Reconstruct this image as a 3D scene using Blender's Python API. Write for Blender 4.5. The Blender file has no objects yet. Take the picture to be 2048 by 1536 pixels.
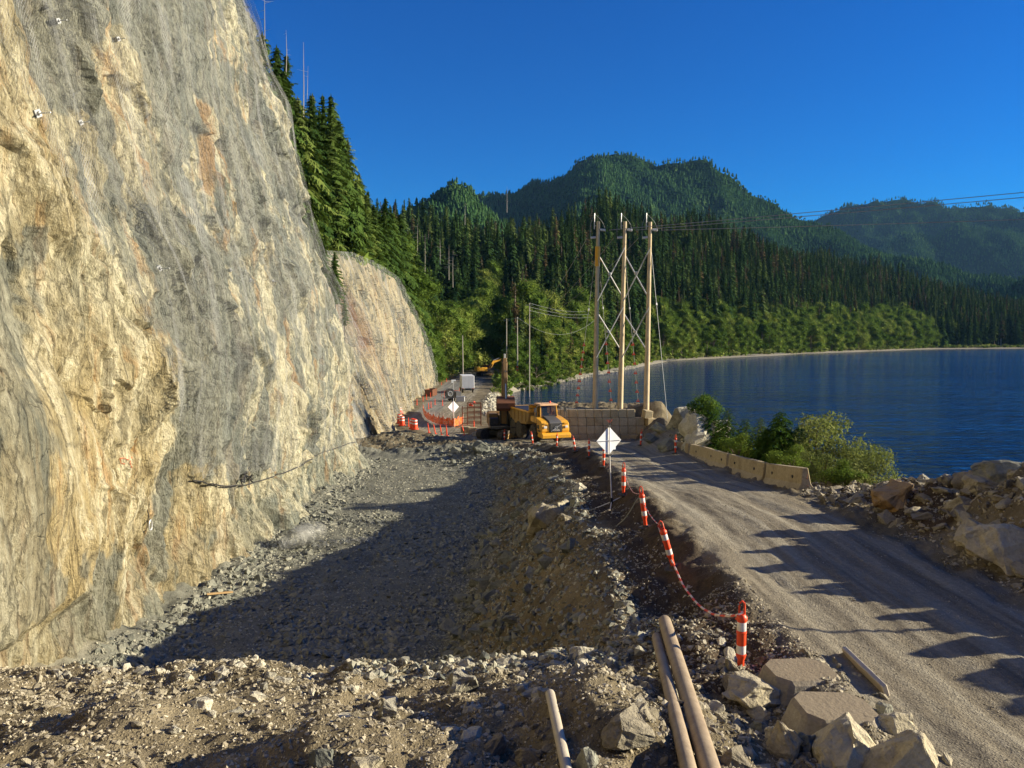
import bpy, bmesh, math, random
import numpy as np
from mathutils import Vector, Matrix, Euler

# ------------------------------------------------------------------ camera, sky, sun, exposure
EYE = 15.0                      # eye height above the lake (lake surface z = 0)
F = 1536.0; HOR = 672.0         # focal length and horizon, in 2048 px units
PITCH = math.atan((768.0 - HOR) / F)
scene = bpy.context.scene
col = scene.collection
random.seed(7); rng = np.random.default_rng(7)

cam_data = bpy.data.cameras.new('camera'); cam = bpy.data.objects.new('camera', cam_data); col.objects.link(cam)
cam_data.sensor_width = 36.0; cam_data.lens = 36.0 * F / 2048.0
cam_data.clip_start = 0.1; cam_data.clip_end = 40000.0
cam.location = (0, 0, EYE); cam.rotation_euler = (math.radians(90) - PITCH, 0, 0)
scene.camera = cam

SUN_EL = math.radians(17.0); SUN_AZ = math.radians(3.0)      # azimuth from +X towards +Y
world = bpy.data.worlds.new('World'); scene.world = world; world.use_nodes = True
wn = world.node_tree.nodes; wl = world.node_tree.links
bgn = wn['Background']
sky = wn.new('ShaderNodeTexSky'); sky.sky_type = 'NISHITA'; sky.sun_disc = False
sky.sun_elevation = SUN_EL; sky.sun_rotation = math.radians(90.0) - SUN_AZ
sky.altitude = 300.0; sky.air_density = 1.0; sky.dust_density = 0.1; sky.ozone_density = 4.0
hsv = wn.new('ShaderNodeHueSaturation'); hsv.inputs['Saturation'].default_value = 1.6; hsv.inputs['Hue'].default_value = 0.522; hsv.inputs['Value'].default_value = 1.0
wl.new(sky.outputs[0], hsv.inputs['Color']); wl.new(hsv.outputs[0], bgn.inputs[0]); bgn.inputs[1].default_value = 0.064

sun_data = bpy.data.lights.new('sun', 'SUN'); sun = bpy.data.objects.new('sun', sun_data); col.objects.link(sun)
sun_data.energy = 5.0; sun_data.angle = math.radians(0.53); sun_data.color = (1.0, 0.88, 0.64)
sdir = Vector((math.cos(SUN_EL) * math.cos(SUN_AZ), math.cos(SUN_EL) * math.sin(SUN_AZ), math.sin(SUN_EL)))
sun.rotation_euler = (-sdir).to_track_quat('-Z', 'Y').to_euler()
sun.location = (60, 0, 60)
scene.view_settings.view_transform = 'Standard'; scene.view_settings.look = 'None'
scene.view_settings.exposure = 1.2; scene.view_settings.gamma = 1.0
try: scene.view_settings.use_curve_mapping = False
except Exception: pass
scene.render.engine = 'CYCLES'
scene.cycles.use_denoising = True
scene.cycles.max_bounces = 6; scene.cycles.diffuse_bounces = 3; scene.cycles.glossy_bounces = 2
scene.cycles.transmission_bounces = 3; scene.cycles.transparent_max_bounces = 12; scene.cycles.volume_bounces = 0
scene.cycles.caustics_reflective = False; scene.cycles.caustics_refractive = False

# ------------------------------------------------------------------ numpy noise
def _hash(i, j, k, seed):
    with np.errstate(over='ignore'):
        h = (i.astype(np.int64) * 374761393 + j.astype(np.int64) * 668265263 + k * 2147483647 + seed * 1274126177) & 0xffffffff
        h = ((h ^ (h >> 13)) * 1274126177) & 0xffffffff
        h = ((h ^ (h >> 16)) * 2246822519) & 0xffffffff
    return ((h ^ (h >> 15)) & 0xffffff) / float(0xffffff)

def vnoise(x, y, seed=0):
    xi = np.floor(x); yi = np.floor(y); fx = x - xi; fy = y - yi
    fx = fx * fx * fx * (fx * (fx * 6 - 15) + 10); fy = fy * fy * fy * (fy * (fy * 6 - 15) + 10)
    xi = xi.astype(np.int64); yi = yi.astype(np.int64)
    a = _hash(xi, yi, 0, seed); b = _hash(xi + 1, yi, 0, seed); c = _hash(xi, yi + 1, 0, seed); d = _hash(xi + 1, yi + 1, 0, seed)
    return (a + (b - a) * fx) * (1 - fy) + (c + (d - c) * fx) * fy - 0.5

def fbm(x, y, octv=4, seed=0, gain=0.5):
    x = np.asarray(x, float); y = np.asarray(y, float)
    s = 0; a = 1.0
    for o in range(octv):
        s = s + a * vnoise(x * (2.03 ** o) + 17.3 * o, y * (2.03 ** o) - 9.1 * o, seed + o); a *= gain
    return s * 1.4

def facets(u, v, seed=0, tilt=0.8):
    """random planes on jittered cells: returns offset and distance to the cell border"""
    ui = np.floor(u).astype(np.int64); vi = np.floor(v).astype(np.int64)
    best = np.full(u.shape, 9.0); sec = np.full(u.shape, 9.0); off = np.zeros(u.shape)
    for a in (-1, 0, 1):
        for b in (-1, 0, 1):
            ci = ui + a; cj = vi + b
            cx = ci + 0.1 + 0.8 * _hash(ci, cj, 1, seed); cy = cj + 0.1 + 0.8 * _hash(ci, cj, 2, seed)
            du = u - cx; dv = v - cy; d = du * du + dv * dv
            o = (_hash(ci, cj, 3, seed) - 0.5) + tilt * (du * (_hash(ci, cj, 4, seed) - 0.5) + dv * (_hash(ci, cj, 5, seed) - 0.5))
            m = d < best
            sec = np.where(m, best, np.minimum(sec, d)); off = np.where(m, o, off); best = np.where(m, d, best)
    return off, np.sqrt(sec) - np.sqrt(best)

def sstep(a, b, x):
    t = np.clip((np.asarray(x, float) - a) / (b - a), 0, 1); return t * t * (3 - 2 * t)

# ------------------------------------------------------------------ lie of the land (all relative to the eye, +EYE at the end)
_RY = [-200, 0, 10, 22, 35, 48, 58, 66, 76, 88, 100, 130, 180, 250, 335, 450, 600, 2000]
_XL = [3.2, 3.5, 3.8, 3.9, 4.4, 4.6, 2.2, -2, -7.5, -11.8, -14.0, -15.5, -18.0, -20, -21, -17, 10, 200]
_XR = [8.1, 8.2, 8.4, 8.7, 9.4, 11.0, 12.2, 10, 3, -7.0, -7.9, -7.8, -8, -8.4, -9, -5, 17, 207]
_RZY = [-200, 0, 18, 24, 28, 34, 45, 50, 62, 70, 77, 100, 130, 183, 250, 335, 450, 600, 2000]
_RZ = [-4.4, -4.4, -4.45, -4.9, -5.4, -5.95, -6.85, -7.3, -8.7, -9.5, -10.0, -11.0, -12.0, -13.0, -13.3, -13.5, -12.6, -10, -10]
def xl(Y): return np.interp(Y, _RY, _XL)
def xr(Y): return np.interp(Y, _RY, _XR)
def rz(Y): return np.interp(Y, _RZY, _RZ)
def xe(Y): return np.interp(Y, [-200, 0, 14, 23, 26, 45, 55, 74, 80, 90, 110, 150, 200, 216], [14, 14, 13.5, 12, 10.2, 10.6, 13.2, 14, 9, 3, -2.6, -4.0, -2.5, 1.5])
def ysh(x): return np.interp(x, [-4, 3.6, 17, 42, 95, 145, 240, 317, 488, 613, 900, 2000], [205, 213, 248, 316, 460, 524, 640, 720, 886, 930, 1020, 1300])
def yhill(x): return np.interp(x, [-400, 0, 42, 95, 145, 240, 317, 488, 613, 900, 2000], [340, 350, 370, 485, 550, 665, 745, 911, 955, 1045, 1325])
def hcrest(x): return np.interp(x, [-400, -100, 4, 95, 240, 317, 488, 613, 700, 800, 1000], [70, 66, 66, 98, 108, 106, 104, 92, 60, 36, 32])
def toe(Y): return np.interp(Y, [0, 80, 100, 150, 205, 300, 400, 520, 700], [-15.5, -15.5, -17.5, -21.5, -23.5, -29, -38, -20, 60])
def c2top(Y): return np.interp(Y, [64, 72, 100, 115, 140, 150, 175, 195, 210], [3.0, 6.0, 10.2, 10.6, 10.2, 8.0, 2.5, -3.5, -11.5])

def hrel(x, Y, rough=True):
    x = np.asarray(x, float); Y = np.asarray(Y, float)
    L = xl(Y); R = xr(Y); r = rz(Y)
    z = r + 0 * x
    # trench between the road bank and the rock face
    tf = np.interp(Y, [-50, 8, 56, 63, 68, 76, 84, 100], [-9.4, -9.4, -9.4, -9.2, -9.0, -9.9, -10.4, -11.0])
    strip = r - 0.38 * sstep(0.0, 0.95, L - x) * (1 - sstep(56, 64, Y)) - 0.1 * np.clip(L - x - 0.6, 0, 1)
    crest = L - 1.9 + 0.35 * fbm(Y / 3.1, Y * 0 + 4.2, 2, 11)
    wid = 3.7 + 0.9 * fbm(Y / 6.0, Y * 0 + 1.2, 2, 12)
    t = np.clip((crest - x) / wid, 0, 1)
    bank = strip + (tf - strip) * (0.5 * t + 0.5 * sstep(0, 1, t))
    z = np.where(x < L, np.where(Y < 90, bank, r), z)
    # apron of debris at the foot of the rock face
    ap = np.clip((-9.8 - x) / 3.0, 0, 1.6)
    z = z + np.where(Y < 62, 1.0 * ap ** 1.5 * (0.8 + 0.9 * fbm(Y / 5, Y * 0, 2, 15)), 0) + np.where(Y < 26, 0.8 * np.clip((-9.2 - x) / 3, 0, 1) * (1 - sstep(17, 26, Y)), 0)
    # mound of muck in front of the viewer
    cr = np.interp(x, [-14, -11, -8, -3, 0, 1.5, 2.4, 4], [-5.6, -5.5, -5.25, -5.25, -5.1, -4.9, -4.75, -4.6])
    near = np.interp(Y, [-200, -2, 0, 3, 6, 7.5, 12], [3.2, 3.4, 3.3, 1.9, 1.15, 0.95, 0.0])
    nearf = np.clip(1 - (x - 1.0) / 3.0, 0, 1)
    md = np.where(Y < 12, cr + near * np.maximum(nearf, np.where(Y < 5, 1 - Y / 5.5, 0)), cr - (Y - 12) * 0.56 - 0.03 * (Y - 12) ** 2)
    ms = np.where(x < 4.4, md, -99)
    z = np.maximum(z, ms)
    z = np.where((Y < 5) & (x >= 4.4) & (x < 40), np.maximum(z, -4.4 + 2.6 * sstep(5, -1, Y) * (1 - sstep(4.4, 6.0, x))), z)
    z = z + 0.42 * np.exp(-((x - 0.9) / 0.55) ** 2 - ((Y - 8.6) / 1.3) ** 2) + 0.3 * np.exp(-((x + 1.8) / 0.9) ** 2 - ((Y - 7.6) / 0.7) ** 2) + 0.3 * np.exp(-((x + 4.4) / 0.8) ** 2 - ((Y - 8.6) / 0.8) ** 2)
    # spoil pile on the lake side of the road
    pt = np.interp(Y, [-200, 0, 12, 16, 20, 23, 24.5], [1.3, 1.3, 1.35, 1.35, 0.8, 0.25, 0.0])
    pm = sstep(0.0, 2.6, x - R) * (1 - 0.3 * sstep(3.0, 6, x - R))
    z = z + np.where(x > R, pt * pm * (0.85 + 0.5 * fbm(x / 1.5, Y / 0.9, 2, 21)), 0)
    # mound round the big boulders and behind the block wall
    g = np.exp(-((x - 10.6) / 2.0) ** 2 - ((Y - 49) / 6.5) ** 2); z = z + 1.5 * g
    w = sstep(70.0, 70.7, Y) * (1 - sstep(78, 84, Y)) * sstep(3.6, 4.6, x - 0.0 * Y); z = np.where(w > 0, z + w * (-6.75 - z), z)
    w2 = np.exp(-((x - 13.2) / 1.6) ** 2 - ((Y - 67) / 4) ** 2); z = z + 2.0 * w2 * (x > 11.2)
    # dirt humps where the trench meets the road
    z = z + 0.45 * np.exp(-((x + 5.5) / 3.0) ** 2 - ((Y - 63) / 3.0) ** 2) + 0.35 * np.exp(-((x + 2.6) / 1.8) ** 2 - ((Y - 58) / 3.0) ** 2) + 0.5 * np.exp(-((x + 10) / 2) ** 2 - ((Y - 70) / 3.5) ** 2)
    # lake basin and far shore
    d1 = np.maximum(x - xe(Y), 0)
    zb = z - 0.85 * d1 - 0.03 * np.minimum(d1, 8) ** 2 * 0.5
    d2 = ysh(x) - Y + 6 * fbm(x / 40, x * 0 + 3.3, 2, 31)
    tin = np.maximum(-d2, 0)
    beach = -15 + np.interp(tin, [0, 6, 20, 60, 400], [0, 0.7, 1.5, 3.0, 6.0])
    th = Y - yhill(x)
    hill = hcrest(x) + 10
    hh = np.clip(th / 300.0, 0, 1)
    hl = hill * (0.75 * hh + 0.25 * sstep(0, 1, hh)) - 0.08 * np.clip(th - 300, 0, 2000)
    hl = np.where(th > 0, hl * (1 + 0.16 * fbm(x / 130, Y / 130, 3, 33)), 0)
    zf = np.where(d2 < 0, beach + hl, -15 - 0.22 * d2)
    z = np.where(Y > 190, np.maximum(zb, zf), zb)
    z = np.where((Y > 190) & (x < 3.6) & (Y > 215), np.maximum(r + 0 * x, beach + hl), z)
    # hillside on the left
    tt = toe(Y); dx = np.maximum(tt - x, 0)
    sl = np.interp(Y, [0, 240, 400, 700], [1.15, 1.1, 0.75, 0.3])
    zl = r + 0.2 + sl * np.minimum(dx, 60) + 0.45 * np.maximum(dx - 60, 0) * (sl / 1.1)
    zl = zl * 1.0 + np.where(dx > 4, 1.6 * fbm(x / 14, Y / 14, 3, 41) * np.clip(dx / 15, 0, 1), 0)
    z = np.where(dx > 0, np.maximum(z, zl), z)
    # bench above the second rock face
    b = (Y > 66) & (Y < 212) & (x < -21.8)
    z = np.where(b, np.maximum(z, c2top(Y) - 0.6), z)
    z = np.maximum(z, -19.0)
    if rough:
        road = sstep(0.0, 0.5, x - L) * sstep(0.0, 0.5, R - x)
        k = np.where(Y < 90, 1.0, 0.4) * (1 - 0.93 * road)
        trench = (x > -11) & (x < -1) & (Y > 20) & (Y < 60)
        k = np.where(trench & (z < -8.9), k * 0.35, k)
        z = z + k * (0.20 * fbm(x / 1.5, Y / 1.5, 4, 51) + 0.09 * fbm(x / 0.35, Y / 0.35, 4, 52, 0.6))
        z = z + road * (0.05 * fbm(x / 1.2, Y / 7, 3, 53) - 0.035 * (np.exp(-((x - L - 1.1) / 0.3) ** 2) + np.exp(-((x - L - 3.0) / 0.3) ** 2)) + 0.022 * fbm(x / 0.10, Y / 0.8, 3, 54) + 0.022 * fbm(x / 0.45, Y / 9, 2, 56))
        z = z + 0.06 * np.exp(-((x - L - 0.25) / 0.25) ** 2) * (Y < 55) * (1 + fbm(x * 0, Y / 1.0, 2, 55))
    return z
def H(x, Y): return float(hrel(np.array([x], float), np.array([Y], float))[0]) + EYE
def Hn(x, Y): return hrel(x, Y) + EYE

_cp, _sp = math.cos(PITCH), math.sin(PITCH)
def P(px, py, Y):
    """world point at forward distance Y seen at photo pixel (px, py)"""
    u = (px - 1024.0) / F; v = (768.0 - py) / F
    dy = _cp + v * _sp; dz = -_sp + v * _cp
    return Vector((u / dy * Y, Y, EYE + dz / dy * Y))
def G(px, py, y0=4.0, y1=1500.0):
    """where the sight line through a photo pixel meets the ground"""
    Ys = np.geomspace(y0, y1, 2600)
    u = (px - 1024.0) / F; v = (768.0 - py) / F
    dy = _cp + v * _sp; dz = -_sp + v * _cp
    zz = dz / dy * Ys; hh = hrel(u / dy * Ys, Ys)
    i = np.argmax(zz < hh)
    if not (zz < hh).any(): i = len(Ys) - 1
    return Vector((u / dy * Ys[i], Ys[i], EYE + hh[i]))
def px_of(x, Y, z):
    """photo pixel of world points (numpy)"""
    zr = z - EYE
    f = Y * _cp - zr * _sp; up = Y * _sp + zr * _cp
    f = np.maximum(f, 0.01)
    return 1024 + F * x / f, 768 - F * up / f

# ------------------------------------------------------------------ helpers
def tag(o, label=None, cat=None, group=None, kind=None):
    if label: o['label'] = label
    if cat: o['category'] = cat
    if group: o['group'] = group
    if kind: o['kind'] = kind
    return o
def empty(name, loc, rz_=0.0, label=None, cat=None, group=None):
    o = bpy.data.objects.new(name, None); col.objects.link(o); o.empty_display_size = 0.2
    o.location = loc; o.rotation_euler = (0, 0, rz_)
    return tag(o, label, cat, group)
def mesh_np(name, verts, faces, mat=None, smooth=False):
    """verts (n,3), faces (m,k) numpy -> mesh"""
    me = bpy.data.meshes.new(name)
    verts = np.asarray(verts, np.float32); faces = np.asarray(faces, np.int32)
    n, k = faces.shape
    me.vertices.add(len(verts)); me.vertices.foreach_set('co', verts.ravel())
    me.loops.add(n * k); me.loops.foreach_set('vertex_index', faces.ravel())
    me.polygons.add(n); me.polygons.foreach_set('loop_start', np.arange(0, n * k, k, dtype=np.int32))
    me.polygons.foreach_set('loop_total', np.full(n, k, np.int32))
    me.polygons.foreach_set('use_smooth', np.full(n, smooth, bool))
    me.update(calc_edges=True); me.validate()
    if mat: me.materials.append(mat)
    return me
def obj(name, me, parent=None, loc=None):
    o = bpy.data.objects.new(name, me); col.objects.link(o)
    if parent is not None: o.parent = parent
    if loc is not None: o.location = loc
    return o
def grid_faces(nu, nv):
    i = np.arange(nu * nv).reshape(nu, nv)
    return np.stack([i[:-1, :-1], i[1:, :-1], i[1:, 1:], i[:-1, 1:]], -1).reshape(-1, 4)

class MB:
    """collects simple shapes into one mesh"""
    def __init__(s): s.v = []; s.f = []
    def add(s, vs, fs):
        o = len(s.v); s.v += [tuple(v) for v in vs]; s.f += [tuple(i + o for i in f) for f in fs]; return s
    def box(s, c, d, rot=None, taper=None):
        x, y, z = d[0] / 2, d[1] / 2, d[2] / 2; vs = []
        for sz in (-1, 1):
            k = 1.0 if sz < 0 or taper is None else taper
            for sx, sy in ((-1, -1), (1, -1), (1, 1), (-1, 1)): vs.append(Vector((sx * x * k, sy * y * k, sz * z)))
        if rot: m = Euler(rot).to_matrix(); vs = [m @ v for v in vs]
        vs = [v + Vector(c) for v in vs]
        return s.add(vs, [(3, 2, 1, 0), (4, 5, 6, 7), (0, 1, 5, 4), (1, 2, 6, 5), (2, 3, 7, 6), (3, 0, 4, 7)])
    def prism(s, poly, y0, y1, plane='xz'):
        n = len(poly); vs = []
        for t in (y0, y1):
            for a, b in poly:
                vs.append((a, t, b) if plane == 'xz' else ((t, a, b) if plane == 'yz' else (a, b, t)))
        fs = [tuple(range(n)), tuple(range(2 * n - 1, n - 1, -1))] + [(i, i + n, (i + 1) % n + n, (i + 1) % n) for i in range(n)]
        return s.add(vs, fs)
    def tube(s, pts, r, n=8, r1=None, cap=True):
        pts = [Vector(p) for p in pts]; vs = []; fs = []; m = len(pts)
        for i, p in enumerate(pts):
            d = (pts[min(i + 1, m - 1)] - pts[max(i - 1, 0)]).normalized()
            a = d.orthogonal().normalized() if abs(d.z) > 0.9 else d.cross(Vector((0, 0, 1))).normalized()
            b = d.cross(a).normalized(); rr = r if r1 is None else r + (r1 - r) * i / (m - 1)
            if isinstance(r, (list, tuple)): rr = r[i]
            for k in range(n):
                t = 2 * math.pi * k / n; vs.append(p + (a * math.cos(t) + b * math.sin(t)) * rr)
        for i in range(m - 1):
            for k in range(n): fs.append((i * n + k, i * n + (k + 1) % n, (i + 1) * n + (k + 1) % n, (i + 1) * n + k))
        if cap: fs += [tuple(range(n - 1, -1, -1)), tuple(range((m - 1) * n, m * n))]
        return s.add(vs, fs)
    def ring(s, c, R, r, axis='y', n=20, m=6):
        vs = []; fs = []
        for i in range(n):
            a = 2 * math.pi * i / n
            for k in range(m):
                b = 2 * math.pi * k / m; q = R + r * math.cos(b); w = r * math.sin(b)
                p = {'y': (q * math.cos(a), w, q * math.sin(a)), 'z': (q * math.cos(a), q * math.sin(a), w), 'x': (w, q * math.cos(a), q * math.sin(a))}[axis]
                vs.append(Vector(p) + Vector(c))
        for i in range(n):
            for k in range(m): fs.append((i * m + k, ((i + 1) % n) * m + k, ((i + 1) % n) * m + (k + 1) % m, i * m + (k + 1) % m))
        return s.add(vs, fs)
    def lathe(s, prof, c=(0, 0, 0), axis='z', n=16):
        vs = []; fs = []; m = len(prof)
        for r, h in prof:
            for k in range(n):
                a = 2 * math.pi * k / n; q = (r * math.cos(a), r * math.sin(a))
                p = (q[0], q[1], h) if axis == 'z' else ((q[0], h, q[1]) if axis == 'y' else (h, q[0], q[1]))
                vs.append(Vector(p) + Vector(c))
        for i in range(m - 1):
            for k in range(n): fs.append((i * n + k, i * n + (k + 1) % n, (i + 1) * n + (k + 1) % n, (i + 1) * n + k))
        fs += [tuple(range(n)), tuple(range((m - 1) * n, m * n))]
        return s.add(vs, fs)
    def build(s, name, mat, parent=None, bevel=0.0, smooth=False, loc=None):
        me = bpy.data.meshes.new(name); me.from_pydata(s.v, [], s.f); me.materials.append(mat)
        bm = bmesh.new(); bm.from_mesh(me); bmesh.ops.recalc_face_normals(bm, faces=bm.faces)
        if bevel > 0:
            ed = [e for e in bm.edges if len(e.link_faces) == 2 and e.calc_face_angle(0) > 0.5]
            try: bmesh.ops.bevel(bm, geom=ed, offset=bevel, segments=1, affect='EDGES', clamp_overlap=True)
            except Exception: pass
        if smooth:
            for f in bm.faces: f.smooth = True
            for e in bm.edges:
                if len(e.link_faces) == 2 and e.calc_face_angle(0) > 0.7: e.smooth = False
        bm.to_mesh(me); bm.free()
        return obj(name, me, parent, loc)
def copy_tree(o, parent=None):
    c = o.copy(); col.objects.link(c)
    if parent is not None: c.parent = parent
    for ch in list(o.children): copy_tree(ch, c)
    return c

# ------------------------------------------------------------------ materials
def new_mat(name):
    m = bpy.data.materials.new(name); m.use_nodes = True
    return m, m.node_tree.nodes, m.node_tree.links, m.node_tree.nodes['Principled BSDF']
def ramp(ns, stops, interp='LINEAR'):
    r = ns.new('ShaderNodeValToRGB'); r.color_ramp.interpolation = interp
    while len(r.color_ramp.elements) > 1: r.color_ramp.elements.remove(r.color_ramp.elements[0])
    for i, (p, c) in enumerate(stops):
        e = r.color_ramp.elements[0] if i == 0 else r.color_ramp.elements.new(p)
        e.position = p; e.color = (*c, 1) if len(c) == 3 else c
    return r
def noise(ns, ls, src, scale, detail=4, rough=0.55, sc=None, dist=0.0, rot=None):
    n = ns.new('ShaderNodeTexNoise'); n.inputs['Scale'].default_value = scale; n.inputs['Detail'].default_value = detail
    n.inputs['Roughness'].default_value = rough; n.inputs['Distortion'].default_value = dist
    if sc is not None or rot is not None:
        mp = ns.new('ShaderNodeMapping')
        if sc is not None: mp.inputs['Scale'].default_value = sc
        if rot is not None: mp.inputs['Rotation'].default_value = rot
        ls.new(src, mp.inputs[0]); ls.new(mp.outputs[0], n.inputs['Vector'])
    else: ls.new(src, n.inputs['Vector'])
    return n
def mix(ns, ls, f, a, b, mode='MIX'):
    m = ns.new('ShaderNodeMix'); m.data_type = 'RGBA'; m.blend_type = mode
    for s, v in ((0, f), (6, a), (7, b)):
        if isinstance(v, bpy.types.NodeSocket): ls.new(v, m.inputs[s])
        elif isinstance(v, (int, float)): m.inputs[s].default_value = v
        else: m.inputs[s].default_value = (*v, 1)
    return m.outputs[2]
def math_(ns, ls, op, a, b=0.0, c=None):
    m = ns.new('ShaderNodeMath'); m.operation = op
    for i, v in enumerate((a, b) if c is None else (a, b, c)):
        if isinstance(v, bpy.types.NodeSocket): ls.new(v, m.inputs[i])
        else: m.inputs[i].default_value = v
    return m.outputs[0]
def bump(ns, ls, h, strength=0.5, dist=0.05, normal=None):
    b = ns.new('ShaderNodeBump'); b.inputs['Strength'].default_value = strength; b.inputs['Distance'].default_value = dist
    ls.new(h, b.inputs['Height'])
    if normal is not None: ls.new(normal, b.inputs['Normal'])
    return b.outputs[0]
def paint(name, c, rough=0.5, metal=0.0, dirt=0.25, dirtc=(0.16, 0.12, 0.08), sc=3.0, bmp=0.0):
    m, ns, ls, p = new_mat(name); tc = ns.new('ShaderNodeTexCoord')
    n = noise(ns, ls, tc.outputs['Object'], sc, 6, 0.65); r = ramp(ns, [(0.42, (0, 0, 0)), (0.72, (1, 1, 1))]); ls.new(n.outputs[0], r.inputs[0])
    f = math_(ns, ls, 'MULTIPLY', r.outputs[0], dirt)
    n2 = noise(ns, ls, tc.outputs['Object'], sc * 9, 3)
    c0 = mix(ns, ls, 0.25, c, n2.outputs[0], 'SOFT_LIGHT')
    ls.new(mix(ns, ls, f, c0, dirtc), p.inputs['Base Color'])
    p.inputs['Roughness'].default_value = rough; p.inputs['Metallic'].default_value = metal
    if bmp: ls.new(bump(ns, ls, n2.outputs[0], bmp, 0.01), p.inputs['Normal'])
    return m
def rockmat(name, stops, sc=2.0, bmp=0.6, dist=0.04, dust=(0.36, 0.31, 0.23), dustf=0.35, rnd=0.35):
    """angular blasted rock: per-rock tone, veins, dust on upward faces"""
    m, ns, ls, p = new_mat(name); tc = ns.new('ShaderNodeTexCoord'); oi = ns.new('ShaderNodeObjectInfo')
    geo = ns.new('ShaderNodeNewGeometry')
    n = noise(ns, ls, geo.outputs['Position'], sc, 6, 0.62)
    a = math_(ns, ls, 'MULTIPLY_ADD', oi.outputs['Random'], rnd, math_(ns, ls, 'MULTIPLY', n.outputs[0], 1 - rnd * 0.5))
    r = ramp(ns, stops); ls.new(a, r.inputs[0])
    n2 = noise(ns, ls, geo.outputs['Position'], sc * 8, 5, 0.7)
    c = mix(ns, ls, 0.5, r.outputs[0], n2.outputs[0], 'OVERLAY')
    sx = ns.new('ShaderNodeSeparateXYZ'); ls.new(geo.outputs['Normal'], sx.inputs[0])
    u = math_(ns, ls, 'MULTIPLY', math_(ns, ls, 'MAXIMUM', sx.outputs[2], 0.0), dustf)
    ls.new(mix(ns, ls, u, c, dust), p.inputs['Base Color'])
    p.inputs['Roughness'].default_value = 0.9; p.inputs['Specular IOR Level'].default_value = 0.2
    hh = math_(ns, ls, 'MULTIPLY_ADD', n2.outputs[0], 0.5, n.outputs[0])
    ls.new(bump(ns, ls, hh, bmp, dist), p.inputs['Normal'])
    return m
def leafmat(name, c1, c2, c3=None, trans=0.25, sc=0.35, rnd=0.45, gloss=0.0):
    m, ns, ls, p = new_mat(name); geo = ns.new('ShaderNodeNewGeometry'); oi = ns.new('ShaderNodeObjectInfo')
    n = noise(ns, ls, geo.outputs['Position'], sc, 4, 0.6)
    r = ramp(ns, [(0.3, c1), (0.68, c2)] + ([(0.85, c3)] if c3 else []))
    a = math_(ns, ls, 'MULTIPLY_ADD', oi.outputs['Random'], rnd, math_(ns, ls, 'MULTIPLY', n.outputs[0], 1 - rnd * 0.6))
    ls.new(a, r.inputs[0])
    d = ns.new('ShaderNodeBsdfDiffuse'); t = ns.new('ShaderNodeBsdfTranslucent'); mx = ns.new('ShaderNodeMixShader')
    g = ns.new('ShaderNodeBsdfGlossy'); g.inputs['Roughness'].default_value = 0.5; g.inputs[0].default_value = (0.5, 0.5, 0.5, 1)
    mx2 = ns.new('ShaderNodeMixShader'); mx2.inputs[0].default_value = gloss
    ls.new(r.outputs[0], d.inputs[0])
    ty = mix(ns, ls, 0.5, r.outputs[0], (0.10, 0.16, 0.02)); ls.new(ty, t.inputs[0])
    mx.inputs[0].default_value = trans
    ls.new(d.outputs[0], mx.inputs[1]); ls.new(t.outputs[0], mx.inputs[2]); ls.new(mx.outputs[0], mx2.inputs[1]); ls.new(g.outputs[0], mx2.inputs[2])
    ls.new(mx2.outputs[0], ns['Material Output'].inputs[0]); ns.remove(p)
    return m
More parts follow.
